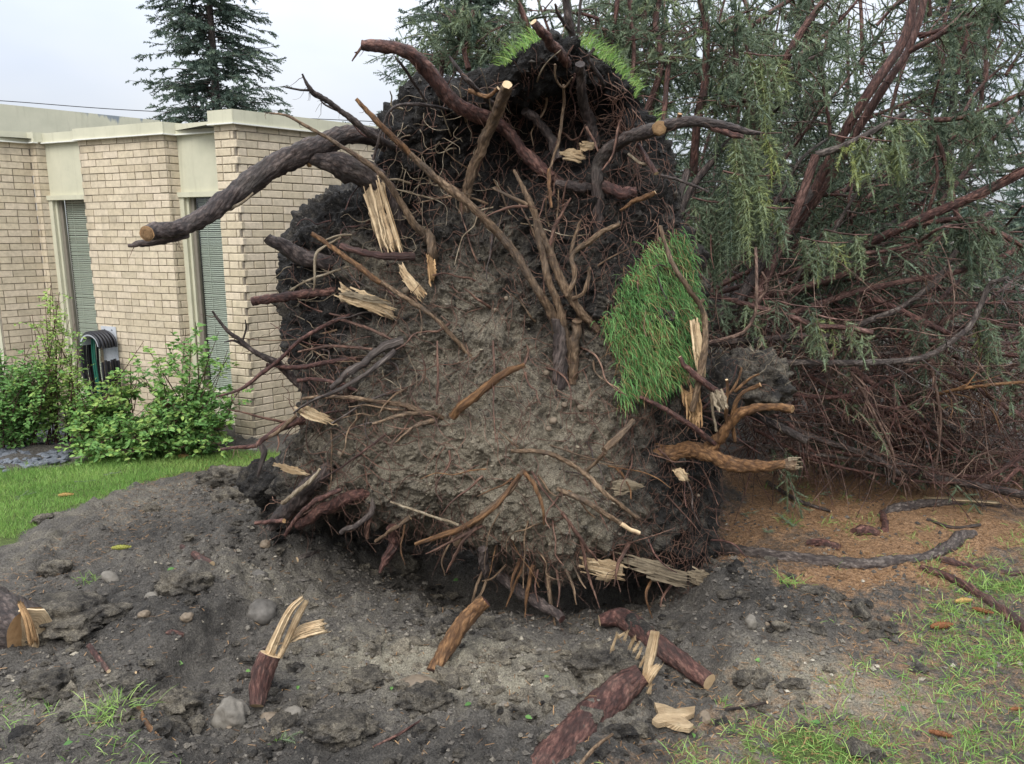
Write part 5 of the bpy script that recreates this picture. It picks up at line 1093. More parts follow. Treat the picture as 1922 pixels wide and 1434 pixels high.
# more bare reddish limbs criss-crossing through the crown
for k in range(34):
    x0, y0 = rng.uniform(1330, 1800), rng.uniform(300, 720); Y_ = rng.uniform(4.7, 6.2); a = rng.normal(-.55, .5); L = rng.uniform(180, 420)
    dx, dy = math.cos(a), math.sin(a); pts = [(x0 + dx * L * t + rng.normal(0, 8), y0 + dy * L * t + 22 * t * t + rng.normal(0, 8), Y_ + .3 * t * rng.normal()) for t in np.linspace(0, 1, 5)]
    limb(pts, rng.uniform(3, 5.5), 2, rng.choice(['bark_limb', 'bark_red', 'bark_limb', 'bark_grey']), n2=3 if y0 < 520 else 0, bare_n=7, sec=(.2, .5), temps=SH_NEAR, t0=.3, droop=.2, hang=.4, tint=.55)
for k in range(44):
    x0, y0 = rng.uniform(780, 1900), rng.uniform(-10, 300); Y_ = rng.uniform(5.0, 6.8); a = rng.normal(-1.2, .6); L = rng.uniform(120, 300); dx, dy = math.cos(a), math.sin(a)
    limb([(x0 + dx * L * t + rng.normal(0, 5), y0 + dy * L * t, Y_) for t in np.linspace(0, 1, 4)], rng.uniform(3, 5), 2, rng.choice(['bark_limb', 'bark_red']), n2=11, bare_n=4, sec=(.25, .5), temps=SH_MID, t0=.1, droop=.15, hang=.3, tint=.55)
for k in range(30):
    x0, y0 = rng.uniform(1360, 1700), rng.uniform(560, 840); Y_ = rng.uniform(4.6, 5.6); a = rng.normal(.1, .32); L = rng.uniform(200, 480)
    pts = [(x0 + math.cos(a) * L * t, min(905, y0 + math.sin(a) * L * t + 18 * math.sin(3 * t) + rng.normal(0, 6)), Y_) for t in np.linspace(0, 1, 5)]
    limb(pts, rng.uniform(3, 6), 2.2, rng.choice(['bark_dark', 'bark_limb', 'bark_red', 'bark_grey']), n2=2, bare_n=10, sec=(.15, .45), temps=SH_NEAR, t0=.15, droop=.2, hang=.5, tint=.55)
# long hanging curtains of foliage near the plate
for (px, py, Y_, n, lo, hi, ti) in ((1440, 105, 4.75, 14, .35, .6, .8), (1420, 250, 4.6, 20, .4, .7, .68), (1400, 330, 4.55, 24, .35, .65, .66), (1440, 390, 4.55, 18, .25, .45, .62), (1340, 380, 4.7, 16, .3, .6, .58), (1545, 455, 4.65, 14, .2, .32, .7), (1590, 440, 4.7, 12, .2, .35, .7), (1320, 440, 4.75, 14, .3, .5, .5), (1660, 265, 4.65, 15, .22, .38, .74), (1700, 225, 4.65, 7, .25, .45, .62), (1570, 600, 4.4, 5, .18, .3, .72), (1500, 575, 4.45, 5, .1, .2, .5), (1900, 610, 4.4, 6, .25, .4, .55), (1850, 600, 4.5, 5, .2, .3, .6), (1380, 200, 4.8, 9, .3, .5, .5), (1600, 260, 4.8, 7, .2, .4, .5), (1420, 560, 4.6, 5, .15, .25, .45), (1340, 560, 4.6, 6, .2, .35, .42)):
    b = P(px, py, Y_); q = [b + A(-.12, .05, .03), b, b + A(.14, -.02, .0)]
    bough(q, .006, .003, n, 1, (lo, hi), .35, 1.5, ti, SH_NEAR, t0=.0, name='branch', sides=5, sp=.022, s_len=.058)
# bare twig thicket under the limbs
tw = MB(); tw2 = MB()
def twig(mb, b, d, ln, r):
    q = [b]
    for _ in range(4): q.append(q[-1] + d * ln / 4); d = nrm(d + A(0, 0, -.08) + rng.normal(0, .13, 3))
    tube(mb, q, np.linspace(r, r * .4, 5), 3, .16, 0, cap0=False, cap1=False)
    for _ in range(3):
        j = rng.integers(1, 5); e = nrm(d * .7 + rng.normal(0, .6, 3)); l2 = ln * rng.uniform(.15, .4)
        tube(mb, [q[j], q[j] + e * l2 * .5, q[j] + e * l2 + A(0, 0, -.02)], [r * .5, r * .4, r * .25], 3, .1, 0, cap0=False, cap1=False)
for k in range(1500):
    px, py = rng.uniform(1330, 1990), rng.uniform(430, 890)
    if py < 560 and rng.random() < .4: continue
    Y_ = rng.uniform(4.6, 7.5); b = P(px, py, Y_)
    if b[2] < .1: continue
    d = nrm(A(rng.normal(.15, .6), rng.normal(-.1, .5), rng.normal(-.5, .5)))
    twig(tw if rng.random() < .72 else tw2, b, d, rng.uniform(.25, .8), rng.uniform(.0028, .0062))
for k in range(800):
    px, py = rng.uniform(1420, 1990), rng.uniform(640, 900)
    if py > 800 + (px - 1420) * .22 + 30: continue
    b = P(px, py, rng.uniform(4.5, 5.8)); b[2] = max(b[2], .08); d = nrm(A(rng.normal(.1, .6), rng.normal(-.2, .4), rng.normal(-.15, .6))); twig(tw if rng.random() < .5 else tw2, b, d, rng.uniform(.2, .6), rng.uniform(.0025, .0052))
tag(tw.obj('twig_thicket', MT['twig_dead'], tree), 'tangle of bare brown twigs under the fallen limbs', kind='stuff'); tag(tw2.obj('twig_thicket', MT['bark_red'], tree), 'rusty dead twigs low in the tangle', kind='stuff')
# ------------------------------------------------------------------ standing conifers behind
def conifer(name, x, y, H, Rb, z0, label, seed, dens=1.0, top_sp=.26, zmin=1.5, group='standing conifers behind the building and the fallen tree', sc=1.0, n0=7):
    global rng
    keep = rng; rng = np.random.default_rng(seed)
    t = thing(name, (x, y, z0), label, 'tree', group); b0 = A(x, y, z0)
    mb = MB(); tube(mb, [b0, b0 + A(.05, 0, H * .5), b0 + A(0, .05, H)], [.16, .10, .015], 9, .3, .1, seed); mb.obj('trunk', MT['bark_dark'], t)
    br = MB(); fo = MB(); Pn, Ax, Ln, Ti = [], [], [], []
    z = zmin
    while z < H - .15:
        f_ = (H - z) / H; n = int((n0 if f_ > .25 else n0 - 2) * dens)
        for k in range(n):
            a = rng.uniform(0, 2 * math.pi); L = Rb * (f_ ** .85) * rng.uniform(.55, 1.15) + .12
            d = nrm(A(math.cos(a), math.sin(a), rng.uniform(-.05, .35) + (.5 if f_ < .15 else 0))); p = [b0 + A(0, 0, z + rng.uniform(-.12, .12))]
            for q in range(5): p.append(p[-1] + d * L / 5); d = nrm(d + A(0, 0, -.10 if q < 3 else .16) + rng.normal(0, .05, 3))
            p = np.array(p); tube(br, p, np.linspace(.018 * sc, .004, 6), 3, .2, 0, cap0=False, cap1=False)
            ns = int(L / .105 / sc * 1.0) + 3; u = rng.uniform(.12, 1, ns) * 5; i_ = np.minimum(u.astype(int), 4); w_ = (u - i_)[:, None]
            c = p[i_] * (1 - w_) + p[i_ + 1] * w_; tg = nrm(p[i_ + 1] - p[i_]); sv = nrm(np.cross(tg, UP)) * rng.choice([-1, 1], ns)[:, None]
            Pn.append(c); Ax.append(nrm(tg * .8 + sv * rng.uniform(.3, 1, ns)[:, None] + A(0, 0, -.35) + rng.normal(0, .2, (ns, 3)))); Ln.append(rng.uniform(.22, .42, ns) * sc * (1.2 - .5 * u / 5)); Ti.append(np.clip(rng.normal(.42, .2, ns) + .25 * (u / 5 - .5), 0, 1))
        z += top_sp * (.75 + .5 * f_)
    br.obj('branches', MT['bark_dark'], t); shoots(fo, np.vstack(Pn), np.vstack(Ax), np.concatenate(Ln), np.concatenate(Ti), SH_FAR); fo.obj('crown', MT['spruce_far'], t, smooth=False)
    rng = keep; return t
def at_(px, Y): return (px - CX) / FPX * Y * cp
conifer('spruce_tree', at_(420, 21), 21, 11.4, 3.1, 0, 'tall dark spruce standing behind the flat roofed building', 11, 1.15, .2, 3.2)
conifer('spruce_tree', at_(552, 27), 27, 5.5, 1.7, 0, 'small spruce tip peeping over the roof right of the tall spruce', 12, .8, .3, 3.5)
conifer('spruce_tree', at_(880, 19), 19, 11.5, 3.6, 0, 'broad spruce standing behind the upper left of the root plate', 13, 1.4, .24, 2.2)
conifer('spruce_tree', at_(1180, 23), 23, 13, 3.6, 0, 'spruce standing directly behind the grassy top of the root plate', 14, 1.4, .26, 3.0)
conifer('spruce_tree', at_(1760, 21), 21, 9.4, 3.4, 0, 'spruce standing behind the fallen crown near the right edge', 15, 1.3, .26, .6)
conifer('spruce_tree', at_(1480, 27), 27, 9.5, 3.0, 0, 'distant spruce seen through gaps between the fallen limbs', 16, 1.2, .3, .6)
for k_, (px, Y_, H_, R_2) in enumerate(((1400, 13, 2.9, 1.9), (1680, 14, 3.0, 2.1), (1950, 13, 2.9, 1.9))):
    conifer('young_spruce', at_(px, Y_), Y_, H_, R_2, -.05, 'low bushy young spruce, %s of the row behind the thicket' % ('leftmost', 'middle one', 'rightmost')[k_], 30 + k_, 1.1, .24, .1, 'low young spruces behind the thicket')
# ------------------------------------------------------------------ planting bed by the building
def leaf_mesh(mb, pos, nrm_, ax, ln, tint):
    """small folded oval leaves, six triangles each"""
    n = len(pos); x = nrm(ax); nz_ = nrm(nrm_ - x * (nrm_ * x).sum(1, keepdims=True)); y = np.cross(nz_, x)
    L = ln[:, None]; fold = .12
    tv = [pos, pos + x * L * .35 + y * L * .26 + nz_ * L * fold, pos + x * L * .72 + y * L * .22 + nz_ * L * fold * .6, pos + x * L - nz_ * L * .1, pos + x * L * .72 - y * L * .22 + nz_ * L * fold * .6, pos + x * L * .35 - y * L * .26 + nz_ * L * fold, pos + x * L * .5]
    V = np.stack(tv, 1).reshape(-1, 3); t = np.array([[0, 1, 6], [1, 2, 6], [2, 3, 6], [3, 4, 6], [4, 5, 6], [5, 0, 6]])
    F = (np.arange(n)[:, None, None] * 7 + t[None]).reshape(-1, 3); mb.add(V, F, 0, tint=np.repeat(tint, 7))
def shrub(name, base, stems, label, leaf=(.022, .036), tint=.45, cat='shrub', stem_m='bark_red'):
    """stems: (tip px, tip py, tip distance, leaf count per m, bend)"""
    t = thing(name, base, label, cat, 'shrubs in the bed along the building'); sm = MB(); Pn, Nn, Ax, Ln, Ti = [], [], [], [], []
    for (px, py, Y_, dens, bend) in stems:
        tip = P(px, py, Y_); b = base + A(rng.normal(0, .10), rng.normal(0, .06), 0); mid = (b + tip) / 2 + A(rng.normal(0, .06), rng.normal(0, .06), bend)
        c = tube(sm, [b, (b + mid) / 2 + A(0, 0, bend * .4), mid, tip], [.0065, .005, .004, .002], 5, .05, 0, cap0=False, cap1=False)
        n = len(c); L = np.linalg.norm(np.diff(c, axis=0), axis=1).sum(); tnt = np.clip(rng.normal(tint, .14), .05, 1)
        for k in range(int(L * dens)):
            u = rng.uniform(.18, 1) ** .8; i_ = min(int(u * (n - 1)), n - 2); tw_d = nrm(rng.normal(size=3) + A(0, -.25, .25)); sl_ = rng.uniform(.05, .17)
            e = c[i_] + tw_d * sl_ + A(0, 0, -.02)
            tube(sm, [c[i_], (c[i_] + e) / 2 + A(0, 0, .01), e], [.0018, .0014, .001], 3, .06, 0, cap0=False, cap1=False)
            m = 7; uu = np.linspace(.35, 1, m)[:, None]; pp = c[i_] * (1 - uu) + e * uu + rng.normal(0, .006, (m, 3)); sd_ = nrm(np.cross(tw_d, UP) + 1e-3) * np.where(np.arange(m) % 2, 1, -1)[:, None]
            Pn.append(pp); Ax.append(nrm(sd_ * .9 + tw_d * .6 + rng.normal(0, .25, (m, 3)))); Nn.append(A(0, -.35, .9) + rng.normal(0, .4, (m, 3))); Ln.append(rng.uniform(*leaf, m)); Ti.append(np.clip(tnt + .25 * (u - .6) + rng.normal(0, .13, m), 0, 1))
    sm.obj('stems', MT[stem_m], t); lf = MB(); leaf_mesh(lf, np.vstack(Pn), np.vstack(Nn), np.vstack(Ax), np.concatenate(Ln), np.concatenate(Ti)); lf.obj('foliage', MT['leaf'], t, smooth=False); return t
def ell(n, cx, cy, rx, ry, Y0, Y1, dens=24, bend=.05):
    o = []
    for _ in range(n):
        a, r = rng.uniform(0, 2 * math.pi), math.sqrt(rng.random()); o.append((cx + math.cos(a) * r * rx, cy + math.sin(a) * r * ry, rng.uniform(Y0, Y1), dens, bend * rng.uniform(.3, 1.6)))
    return o
g1 = G(355, 838); g2 = G(200, 845); g3 = G(110, 838)
shrub('rose_bush', g1, ell(48, 350, 720, 105, 118, 5.8, 6.4, 18) + ell(36, 345, 812, 115, 42, 5.7, 6.2, 24, .02), 'dense green rose bush in front of the window nearest the root plate', tint=.62, leaf=(.034, .058))
shrub('rose_bush', g2, ell(46, 215, 755, 115, 80, 5.9, 6.4, 20) + ell(32, 215, 822, 120, 36, 5.65, 6.1, 24, .0) + [(270, 640, 6.1, 14, .1), (245, 690, 6.1, 14, .1)], 'lower rose bush in front of the coiled hose', tint=.68, leaf=(.032, .055))
shrub('rose_bush', g3, [(95, 520, 6.2, 22, .02), (112, 548, 6.2, 22, .03), (85, 570, 6.2, 20, .03), (95, 535, 6.3, 16, .02), (105, 560, 6.3, 16, .05), (75, 600, 6.3, 14, .1), (130, 600, 6.25, 14, .03), (60, 590, 6.3, 10, .12), (145, 640, 6.2, 14, .02)] + ell(12, 100, 640, 60, 60, 6.1, 6.4, 22), 'tall thin yellow green rose shoots in front of the narrow left window', tint=.85)
shrub('rose_bush', G(20, 842), ell(38, 40, 690, 75, 48, 6.0, 6.5, 28) + ell(8, 60, 760, 50, 40, 6.0, 6.3, 18), 'dark leaved rose bush at the far left edge', tint=.5, leaf=(.03, .048))
# slate gravel in the bed
GB = gpoly([(-400, 900), (0, 884), (60, 874), (130, 858), (150, 830), (120, 790), (0, 790), (-400, 800)])
mb = MB(); c = 0
v0, f0 = ICO[0]
xs_ = [q[0] for q in GB]; ys_ = [q[1] for q in GB]
for x, y in sample_in(GB, 1500, -5.2, min(ys_), max(xs_), max(ys_), .02):
    s_ = rng.uniform(.014, .034); a = rng.uniform(0, 6.28); R2 = np.array([[math.cos(a), -math.sin(a), 0], [math.sin(a), math.cos(a), 0], [0, 0, 1]])
    V = (v0 * (1 + .22 * rng.normal(size=(len(v0), 1))) * A(s_ * rng.uniform(1, 1.6), s_, s_ * .6)) @ R2.T + A(x, y, gz(x, y) + .008 + rng.uniform(0, .02)); mb.add(V, f0)
tag(mb.obj('slate_gravel', MT['stone_slate'], smooth=False), 'dark grey slate gravel in the bed at far left', 'gravel', kind='stuff')
# ------------------------------------------------------------------ hose on its hanger
MT['galv'] = plain('galvanised_metal', (.50, .52, .54), .45, .5, .15, 30); MT['hose'] = plain('black_hose', (.022, .022, .026), .42, .4, .2); MT['hose_green'] = plain('green_hose', (.02, .12, .08), .4, .4, .1); MT['hole'] = plain('dark_hole', (.02, .02, .02), .8, .1, .1)
def on_wall(px, py, off): # point in front of the middle pier's face
    d = RAY(px, py); p0 = Bf + nL * off; t = ((p0 - A(0, 0, CAM_H)) @ nL) / (d @ nL); return A(0, 0, CAM_H) + d * t
hz = on_wall(208, 648, .0); tl = -dL
hh = thing('hose_hanger', hz, 'galvanised metal hose hanger screwed to the middle brick pier', 'hose hanger')
mb = MB(); mb.add(box_v(hz - tl * .105 - UP * .18 + nL * .004, tl * .21, nL * .006, UP * .37), BOXF); bp = mb.obj('back_plate', MT['galv'], hh, smooth=False)
for sx2 in (-.05, .05):
    mb = MB(); v, f_ = ICO[1]; mb.add(v * .007 + hz + tl * sx2 + UP * .155 + nL * .011, f_); mb.obj('screw', MT['hole'], bp)
ha = hz + nL * .005 + UP * .02 - tl * .02; mb = MB(); k = 16; V = []
for q in range(k + 1):
    a = math.pi * q / k; e = tl * math.cos(a) * .115 + UP * math.sin(a) * .10; V += [ha + e, ha + e + nL * .21]
V = np.array(V); F = np.array([[2 * q, 2 * q + 1, 2 * q + 3, 2 * q + 2] for q in range(k)]); mb.add(V, F)
mb.add(V - UP * .004, F[:, ::-1]); mb.obj('saddle', MT['galv'], hh)
mb = MB(); V = []
for q in range(k + 1):
    a = math.pi * q / k; V += [ha + nL * .21 + tl * math.cos(a) * .113 + UP * math.sin(a) * .098, ha + nL * .213 + tl * math.cos(a) * .128 + UP * math.sin(a) * .113]
mb.add(np.array(V), F); mb.add(np.array(V) + nL * .003, F[:, ::-1]); mb.obj('front_lip', MT['galv'], hh)
ho = thing('garden_hose', hz + nL * .1 - UP * .5, 'black garden hose coiled over the metal hanger', 'hose')
for q in range(11):
    off = nL * (.03 + .017 * q); w_ = .130 + .012 * rng.random() + (.022 if q % 2 else 0); dr_ = rng.uniform(.50, .62); mb = MB(); pts = []
    for a in np.linspace(-.05, 1.05, 9) * math.pi: pts.append(ha + off + tl * math.cos(a) * w_ + UP * math.sin(a) * (.118 + (.012 if q % 2 else 0)))
    l_, r_ = ha + off - tl * (w_ + .01), ha + off + tl * (w_ + .01)
    for s2 in (.2, .4): pts.append(l_ - UP * dr_ * s2 * 1.3)
    for a in np.linspace(0, 1, 5) * math.pi: pts.append(ha + off - tl * math.cos(a) * w_ * .8 - UP * (dr_ + math.sin(a) * .08))
    for s2 in (.4, .2): pts.append(r_ - UP * dr_ * s2 * 1.3)
    tube(mb, pts, .0125, 8, .03, 0, cap0=False, cap1=False); mb.obj('hose_loop', MT['hose'], ho)
gh = MB(); b_ = ha + nL * .12
for q in range(2): tube(gh, [b_ - tl * (.05 + .03 * q) + UP * .06, b_ - tl * (.06 + .03 * q) - UP * .2, b_ - tl * (.03 + .03 * q) - UP * .55], .011, 7, .05)
tag(gh.obj('garden_hose', MT['hose_green'], loc=b_ - UP * .55), 'short length of green hose hanging behind the black coil', 'hose')
mb = MB(); q = on_wall(85, 740, .25); tube(mb, [A(q[0], q[1], .46), A(q[0] + .01, q[1], .2), A(q[0], q[1], gz(q[0], q[1]))], .012, 8, .05); tag(mb.obj('downpipe', MT['hole'], loc=A(q[0], q[1], 0)), 'thin dark pipe standing by the wall behind the left shrubs', 'pipe')
# power line beyond the roof
mb = MB(); tube(mb, [P(-300, 172, 24), P(0, 189, 24), P(250, 207, 24), P(700, 228, 24)], .011, 4, .6); tag(mb.obj('power_line', MT['hole'], loc=P(0, 189, 24)), 'thin overhead wire above the flat roof', 'wire')
# ------------------------------------------------------------------ grass, needles, crumbs
def scatter(n, x0, x1, y0, y1):
    return rng.uniform(x0, x1, n), rng.uniform(y0, y1, n)
mb = MB()
x, y = scatter(150000, -5.2, -.9, 4.2, 7.0); l_, _, _, _ = masks(x, y); inl = polydist(x, y, LAWN); k = (rng.random(len(x)) < np.clip(l_ * 1.4 - .35, 0, 1)) & (inl > -.2)
x, y = x[k][:52000], y[k][:52000]; n = len(x)
b_ = np.column_stack([x, y, gfine(x, y)[0] - .003]); d = nrm(np.column_stack([rng.normal(0, .45, n), rng.normal(0, .45, n), np.ones(n)]))
blades(mb, b_, d, rng.uniform(.022, .05, n), rng.uniform(.0025, .0045, n), .15, np.clip(.72 + .35 * fbm(b_, 2.2, 3, .5, 8) + rng.normal(0, .15, n), 0, 1), seg=1)
tag(mb.obj('lawn_grass', MT['grass'], smooth=False), 'short bright green lawn in front of the shrubs', 'grass', kind='stuff')
mb = MB()
x, y = scatter(15000, -2.4, 3.8, 1.9, 5.2); l_, li_, _, cr_ = masks(x, y); pn = fbm(np.column_stack([x, y, x * 0]), 3.0, 3, .5, 44)
k = rng.random(len(x)) < np.clip(np.where(polydist(x, y, LAWN) > 0, 0, l_ * 1.25 + .07 * li_ - .04) * (1 + pn), 0, 1); x, y = x[k], y[k]
tz = gfine(x, y)[0]
for tx, ty, tz_ in zip(x, y, tz):
    n = rng.integers(5, 16); bb = np.column_stack([tx + rng.normal(0, .03, n), ty + rng.normal(0, .03, n), np.zeros(n)]); bb[:, 2] = tz_ - .004
    d = nrm(np.column_stack([rng.normal(0, .6, n), rng.normal(0, .6, n), rng.uniform(.3, 1.1, n)])); blades(mb, bb, d, rng.uniform(.025, .075, n), rng.uniform(.0018, .0034, n), .28, np.clip(rng.normal(.72, .2, n), 0, 1), seg=3)
tag(mb.obj('patchy_grass', MT['grass']), 'thin patchy grass on the trampled ground at right', 'grass', kind='stuff')
def tuft(px, py, n, sp, ln, lab, lean=0.0, tint=.75):
    g = G(px, py); bb = np.column_stack([g[0] + rng.normal(0, sp, n), g[1] + rng.normal(0, sp * .8, n), np.zeros(n)]); bb[:, 2] = gfine(bb[:, 0], bb[:, 1])[0] - .004
    d = nrm(np.column_stack([rng.normal(lean, .55, n), rng.normal(-.1, .5, n), rng.uniform(.3, 1.1, n)])); m_ = MB(); blades(m_, bb, d, rng.uniform(.4, 1, n) * ln, rng.uniform(.002, .0034, n), .25, np.clip(rng.normal(tint, .15, n), 0, 1), seg=4); tag(m_.obj('grass_tuft', MT['grass'], loc=g), lab, 'grass tuft')
tuft(205, 1345, 150, .05, .13, 'long yellow green grass tuft on the crater rim at lower left', .2, .85); tuft(168, 1088, 40, .025, .06, 'small green grass tuft in the dirt below the lawn', 0, .7); tuft(1482, 1096, 60, .035, .09, 'low grass tuft in the dark soil right of the root plate', .2, .75); tuft(1375, 1370, 40, .02, .05, 'tiny green sprout beside the star shaped wood chip', 0, .8); tuft(1360, 1332, 25, .015, .05, 'thin green sprig just right of the dark bent root', 0, .6); tuft(530, 1395, 22, .014, .045, 'tiny green sprig in the dirt at the bottom left of centre', 0, .6); tuft(1490, 985, 30, .02, .12, 'upright green sprig in the orange needle litter', 0, .35); tuft(1790, 1160, 60, .04, .07, 'grass clump beside the surface root at right', 0, .7)
mb = MB()
x, y = scatter(90000, -2.6, 4.6, 2.0, 6.4); l_, li_, t_, cr_ = masks(x, y); pn = fbm(np.column_stack([x, y, x * 0]), 2.4, 4, .6, 46)
pr = np.clip(li_ * (.55 + .8 * pn), 0, 1) + np.where((x < -.8) & (polydist(x, y, PATHL) > -.3), .22, 0) + .05
k = rng.random(len(x)) < pr; x, y = x[k][:34000], y[k][:34000]; n = len(x); z = gfine(x, y)[0] + rng.uniform(.001, .010, n); a = rng.uniform(0, 6.28, n); L = rng.uniform(.014, .04, n); w_ = rng.uniform(.0009, .0020, n)
dx, dy = np.cos(a), np.sin(a); tl_ = rng.normal(0, .12, n); p0 = np.column_stack([x - dx * L / 2, y - dy * L / 2, z]); p1 = np.column_stack([x + dx * L / 2, y + dy * L / 2, z + tl_ * L]); sd_ = np.column_stack([-dy, dx, np.zeros(n)]) * w_[:, None]
V = np.stack([p0 - sd_, p0 + sd_, p1 + sd_, p1 - sd_], 1).reshape(-1, 4 * 3).reshape(-1, 3); mb.add(V, np.arange(4 * n).reshape(-1, 4), 0, tint=np.repeat(rng.random(n), 4))
tag(mb.obj('needle_litter', MT['litter'], smooth=False), 'rusty fallen needles and bits scattered over the ground', 'litter', kind='stuff')
def crumb_material():
    m, nt, b = mat('soil_crumbs', .85, .2); t = attr(nt, 'tint'); g = gpos(nt)
    c = ramp(nt, t, [(0, (.05, .045, .040)), (.45, (.13, .116, .098)), (.75, (.21, .186, .148)), (.9, (.30, .262, .20)), (1, (.40, .36, .285))])
    c = mix(nt, 1.0, c, ramp(nt, noise(nt, g, 160, 4, .7), [(.3, (.5,)), (.7, (1.5,))]), 'MULTIPLY'); setc(nt, b, c); bump(nt, b, noise(nt, g, 240, 3, .7), .8, .006); return m
MT['crumb'] = crumb_material()
v0 = A([1, 0, 0], [-1, 0, 0], [0, 1, 0], [0, -1, 0], [0, 0, 1], [0, 0, -1]); f0 = np.array([[0, 2, 4], [2, 1, 4], [1, 3, 4], [3, 0, 4], [2, 0, 5], [1, 2, 5], [3, 1, 5], [0, 3, 5]])
def crumbs(n, lo, hi, rngx, rngy, name, label, tshift=0.0):
    x, y = scatter(n * 3, *rngx, *rngy); l_, li_, t_, cr_ = masks(x, y); cl = fbm(np.column_stack([x, y, x * 0]), 2.6, 4, .6, 48)
    k = (rng.random(len(x)) < np.clip((1 - l_ * 1.5) * (1 - .75 * li_) * (.45 + .9 * cl), .0, 1)); x, y, t_ = x[k][:n], y[k][:n], t_[k][:n]; n = len(x)
    s_ = lo * (hi / lo) ** (rng.random(n) ** 2.6); z = gfine(x, y)[0]
    V = v0[None] * (1 + .3 * rng.normal(size=(n, len(v0), 1))) * s_[:, None, None] * np.stack([rng.uniform(.8, 1.4, n), rng.uniform(.8, 1.3, n), rng.uniform(.6, .95, n)], 1)[:, None]
    a = rng.uniform(0, 6.28, n); ca, sa = np.cos(a)[:, None], np.sin(a)[:, None]; V = np.stack([V[..., 0] * ca - V[..., 1] * sa, V[..., 0] * sa + V[..., 1] * ca, V[..., 2]], -1) + np.column_stack([x, y, z + s_ * .25])[:, None]
    mb = MB(); mb.add(V.reshape(-1, 3), (np.arange(n)[:, None, None] * len(v0) + f0[None]).reshape(-1, 3), 0, tint=np.repeat(np.clip(rng.beta(1.6, 3.0, n) * .85 + (t_ - .34) * .5 + tshift + (rng.random(n) > .93) * .35, 0, 1), len(v0)))
    tag(mb.obj(name, MT['crumb'], smooth=False), label, 'soil', kind='stuff')
crumbs(22000, .003, .015, (-2.4, 2.6), (1.95, 5.2), 'soil_crumbs', 'loose crumbs of dark soil and grit in the crater')
x, y = scatter(5000, -2.3, 1.7, 2.0, 5.0); l_, li_, t_, cr_ = masks(x, y); cl = fbm(np.column_stack([x, y, x * 0]), 1.9, 4, .6, 148); k = (rng.random(len(x)) < np.clip((1 - l_ * 1.6) * (1 - li_) * (.1 + 1.3 * cl), 0, 1)); x, y, t_ = x[k][:1000], y[k][:1000], t_[k][:1000]; mb = MB(); v1, f1 = ICO[1]; zz = gfine(x, y)[0]
for q in range(len(x)):
    s_ = .011 * 3.4 ** (rng.random() ** 2); V = v1 * (1 + .28 * rng.normal(size=(len(v1), 1))) * s_ * A(rng.uniform(.9, 1.5), rng.uniform(.8, 1.3), rng.uniform(.5, .9)); mb.add(V + A(x[q], y[q], zz[q] + s_ * .15), f1, 0, clay=np.clip(.42 + (t_[q] - .34) * .5 + rng.normal(0, .08), .34, .9))
tag(mb.obj('soil_lumps', MT['soil'], smooth=False), 'broken lumps of dark soil strewn over the crater', 'soil', kind='stuff')
# ------------------------------------------------------------------ stones, clods
def stone(px, py, rx, ry, label, m='stone', sink=.35, name='stone', group=None, seed=None, cat='stone', sub=3, rot=0.0, amp=.22):
    g = G(px, py); Y_ = g[1]; r = M(rx, Y_ / .95); rz = M(ry, Y_ / .95); g = A(g[0], g[1], gz1(g[0], g[1])); sink = sink + .16; v, fc = ICO[sub]; sd = seed or int(px * 7 + py)
    d = 1 + 1.6 * amp * fbm(v + sd * .37, 1.2, 3, .5, sd % 97); V = v * d[:, None] * A(r, (r + rz) * .5, rz); c_, s_ = math.cos(rot), math.sin(rot)
    V = np.column_stack([V[:, 0] * c_ - V[:, 2] * s_, V[:, 1], V[:, 0] * s_ + V[:, 2] * c_]); V = V + g + UP * rz * (1 - 2 * sink) * .8
    return tag(mesh_obj(name, V, [fc], MT[m], loc=g, attrs=dict(clay=np.full(len(V), .14))), label, cat, group)
stone(436, 1352, 32, 42, 'large pointed grey brown stone standing in the dirt at lower left', 'stone_pale', .15, rot=.25, amp=.35)
stone(778, 1292, 40, 17, 'smooth brown stone half buried in dark soil near the bottom centre', 'stone_tan', .35); stone(490, 1165, 30, 26, 'round dusty lump of stone left of the split root', 'stone', .35)
stone(551, 1340, 20, 14, 'pale angular stone right of the large pointed stone', 'stone_pale', .2); stone(505, 1345, 20, 12, 'flat tan stone right beside the large pointed stone', 'stone_tan', .3); stone(1408, 1190, 11, 14, 'pale grey stone standing alone right of the bent root', 'stone_pale', .15)
stone(497, 1024, 10, 9, 'orange brown pebble at the edge of the hollow at left', 'stone_tan', .2); stone(487, 1092, 17, 11, 'flat grey stone in the dirt above the split root', 'stone', .3); stone(271, 1157, 11, 8, 'round tan pebble near the left log', 'stone_tan', .2); stone(353, 1180, 13, 9, 'tan stone in the dirt right of the round tan pebble', 'stone_tan', .25); stone(208, 1092, 18, 9, 'flat grey paving fragment near the left lawn', 'stone_pale', .1, rot=-.5, amp=.1); stone(286, 1122, 13, 9, 'small grey stone between paving fragment and tan pebbles', 'stone_pale', .2); stone(409, 938, 6, 6, 'tiny orange pebble below the soil heap', 'stone_tan', .2); stone(460, 883, 10, 5, 'flat grey pebble on the soil by the lawn edge', 'stone', .2); stone(1322, 1362, 13, 14, 'greenish rounded stone right of the star shaped chip', 'stone_tan', .2); stone(1010, 1228, 16, 9, 'flat pale stone in sandy soil in the middle of the crater', 'stone_pale', .3); stone(798, 1112, 7, 7, 'small pale stone below the hanging roots', 'stone_pale', .2); stone(1075, 1330, 9, 7, 'small grey pebble left of the splintered root', 'stone_pale', .2)
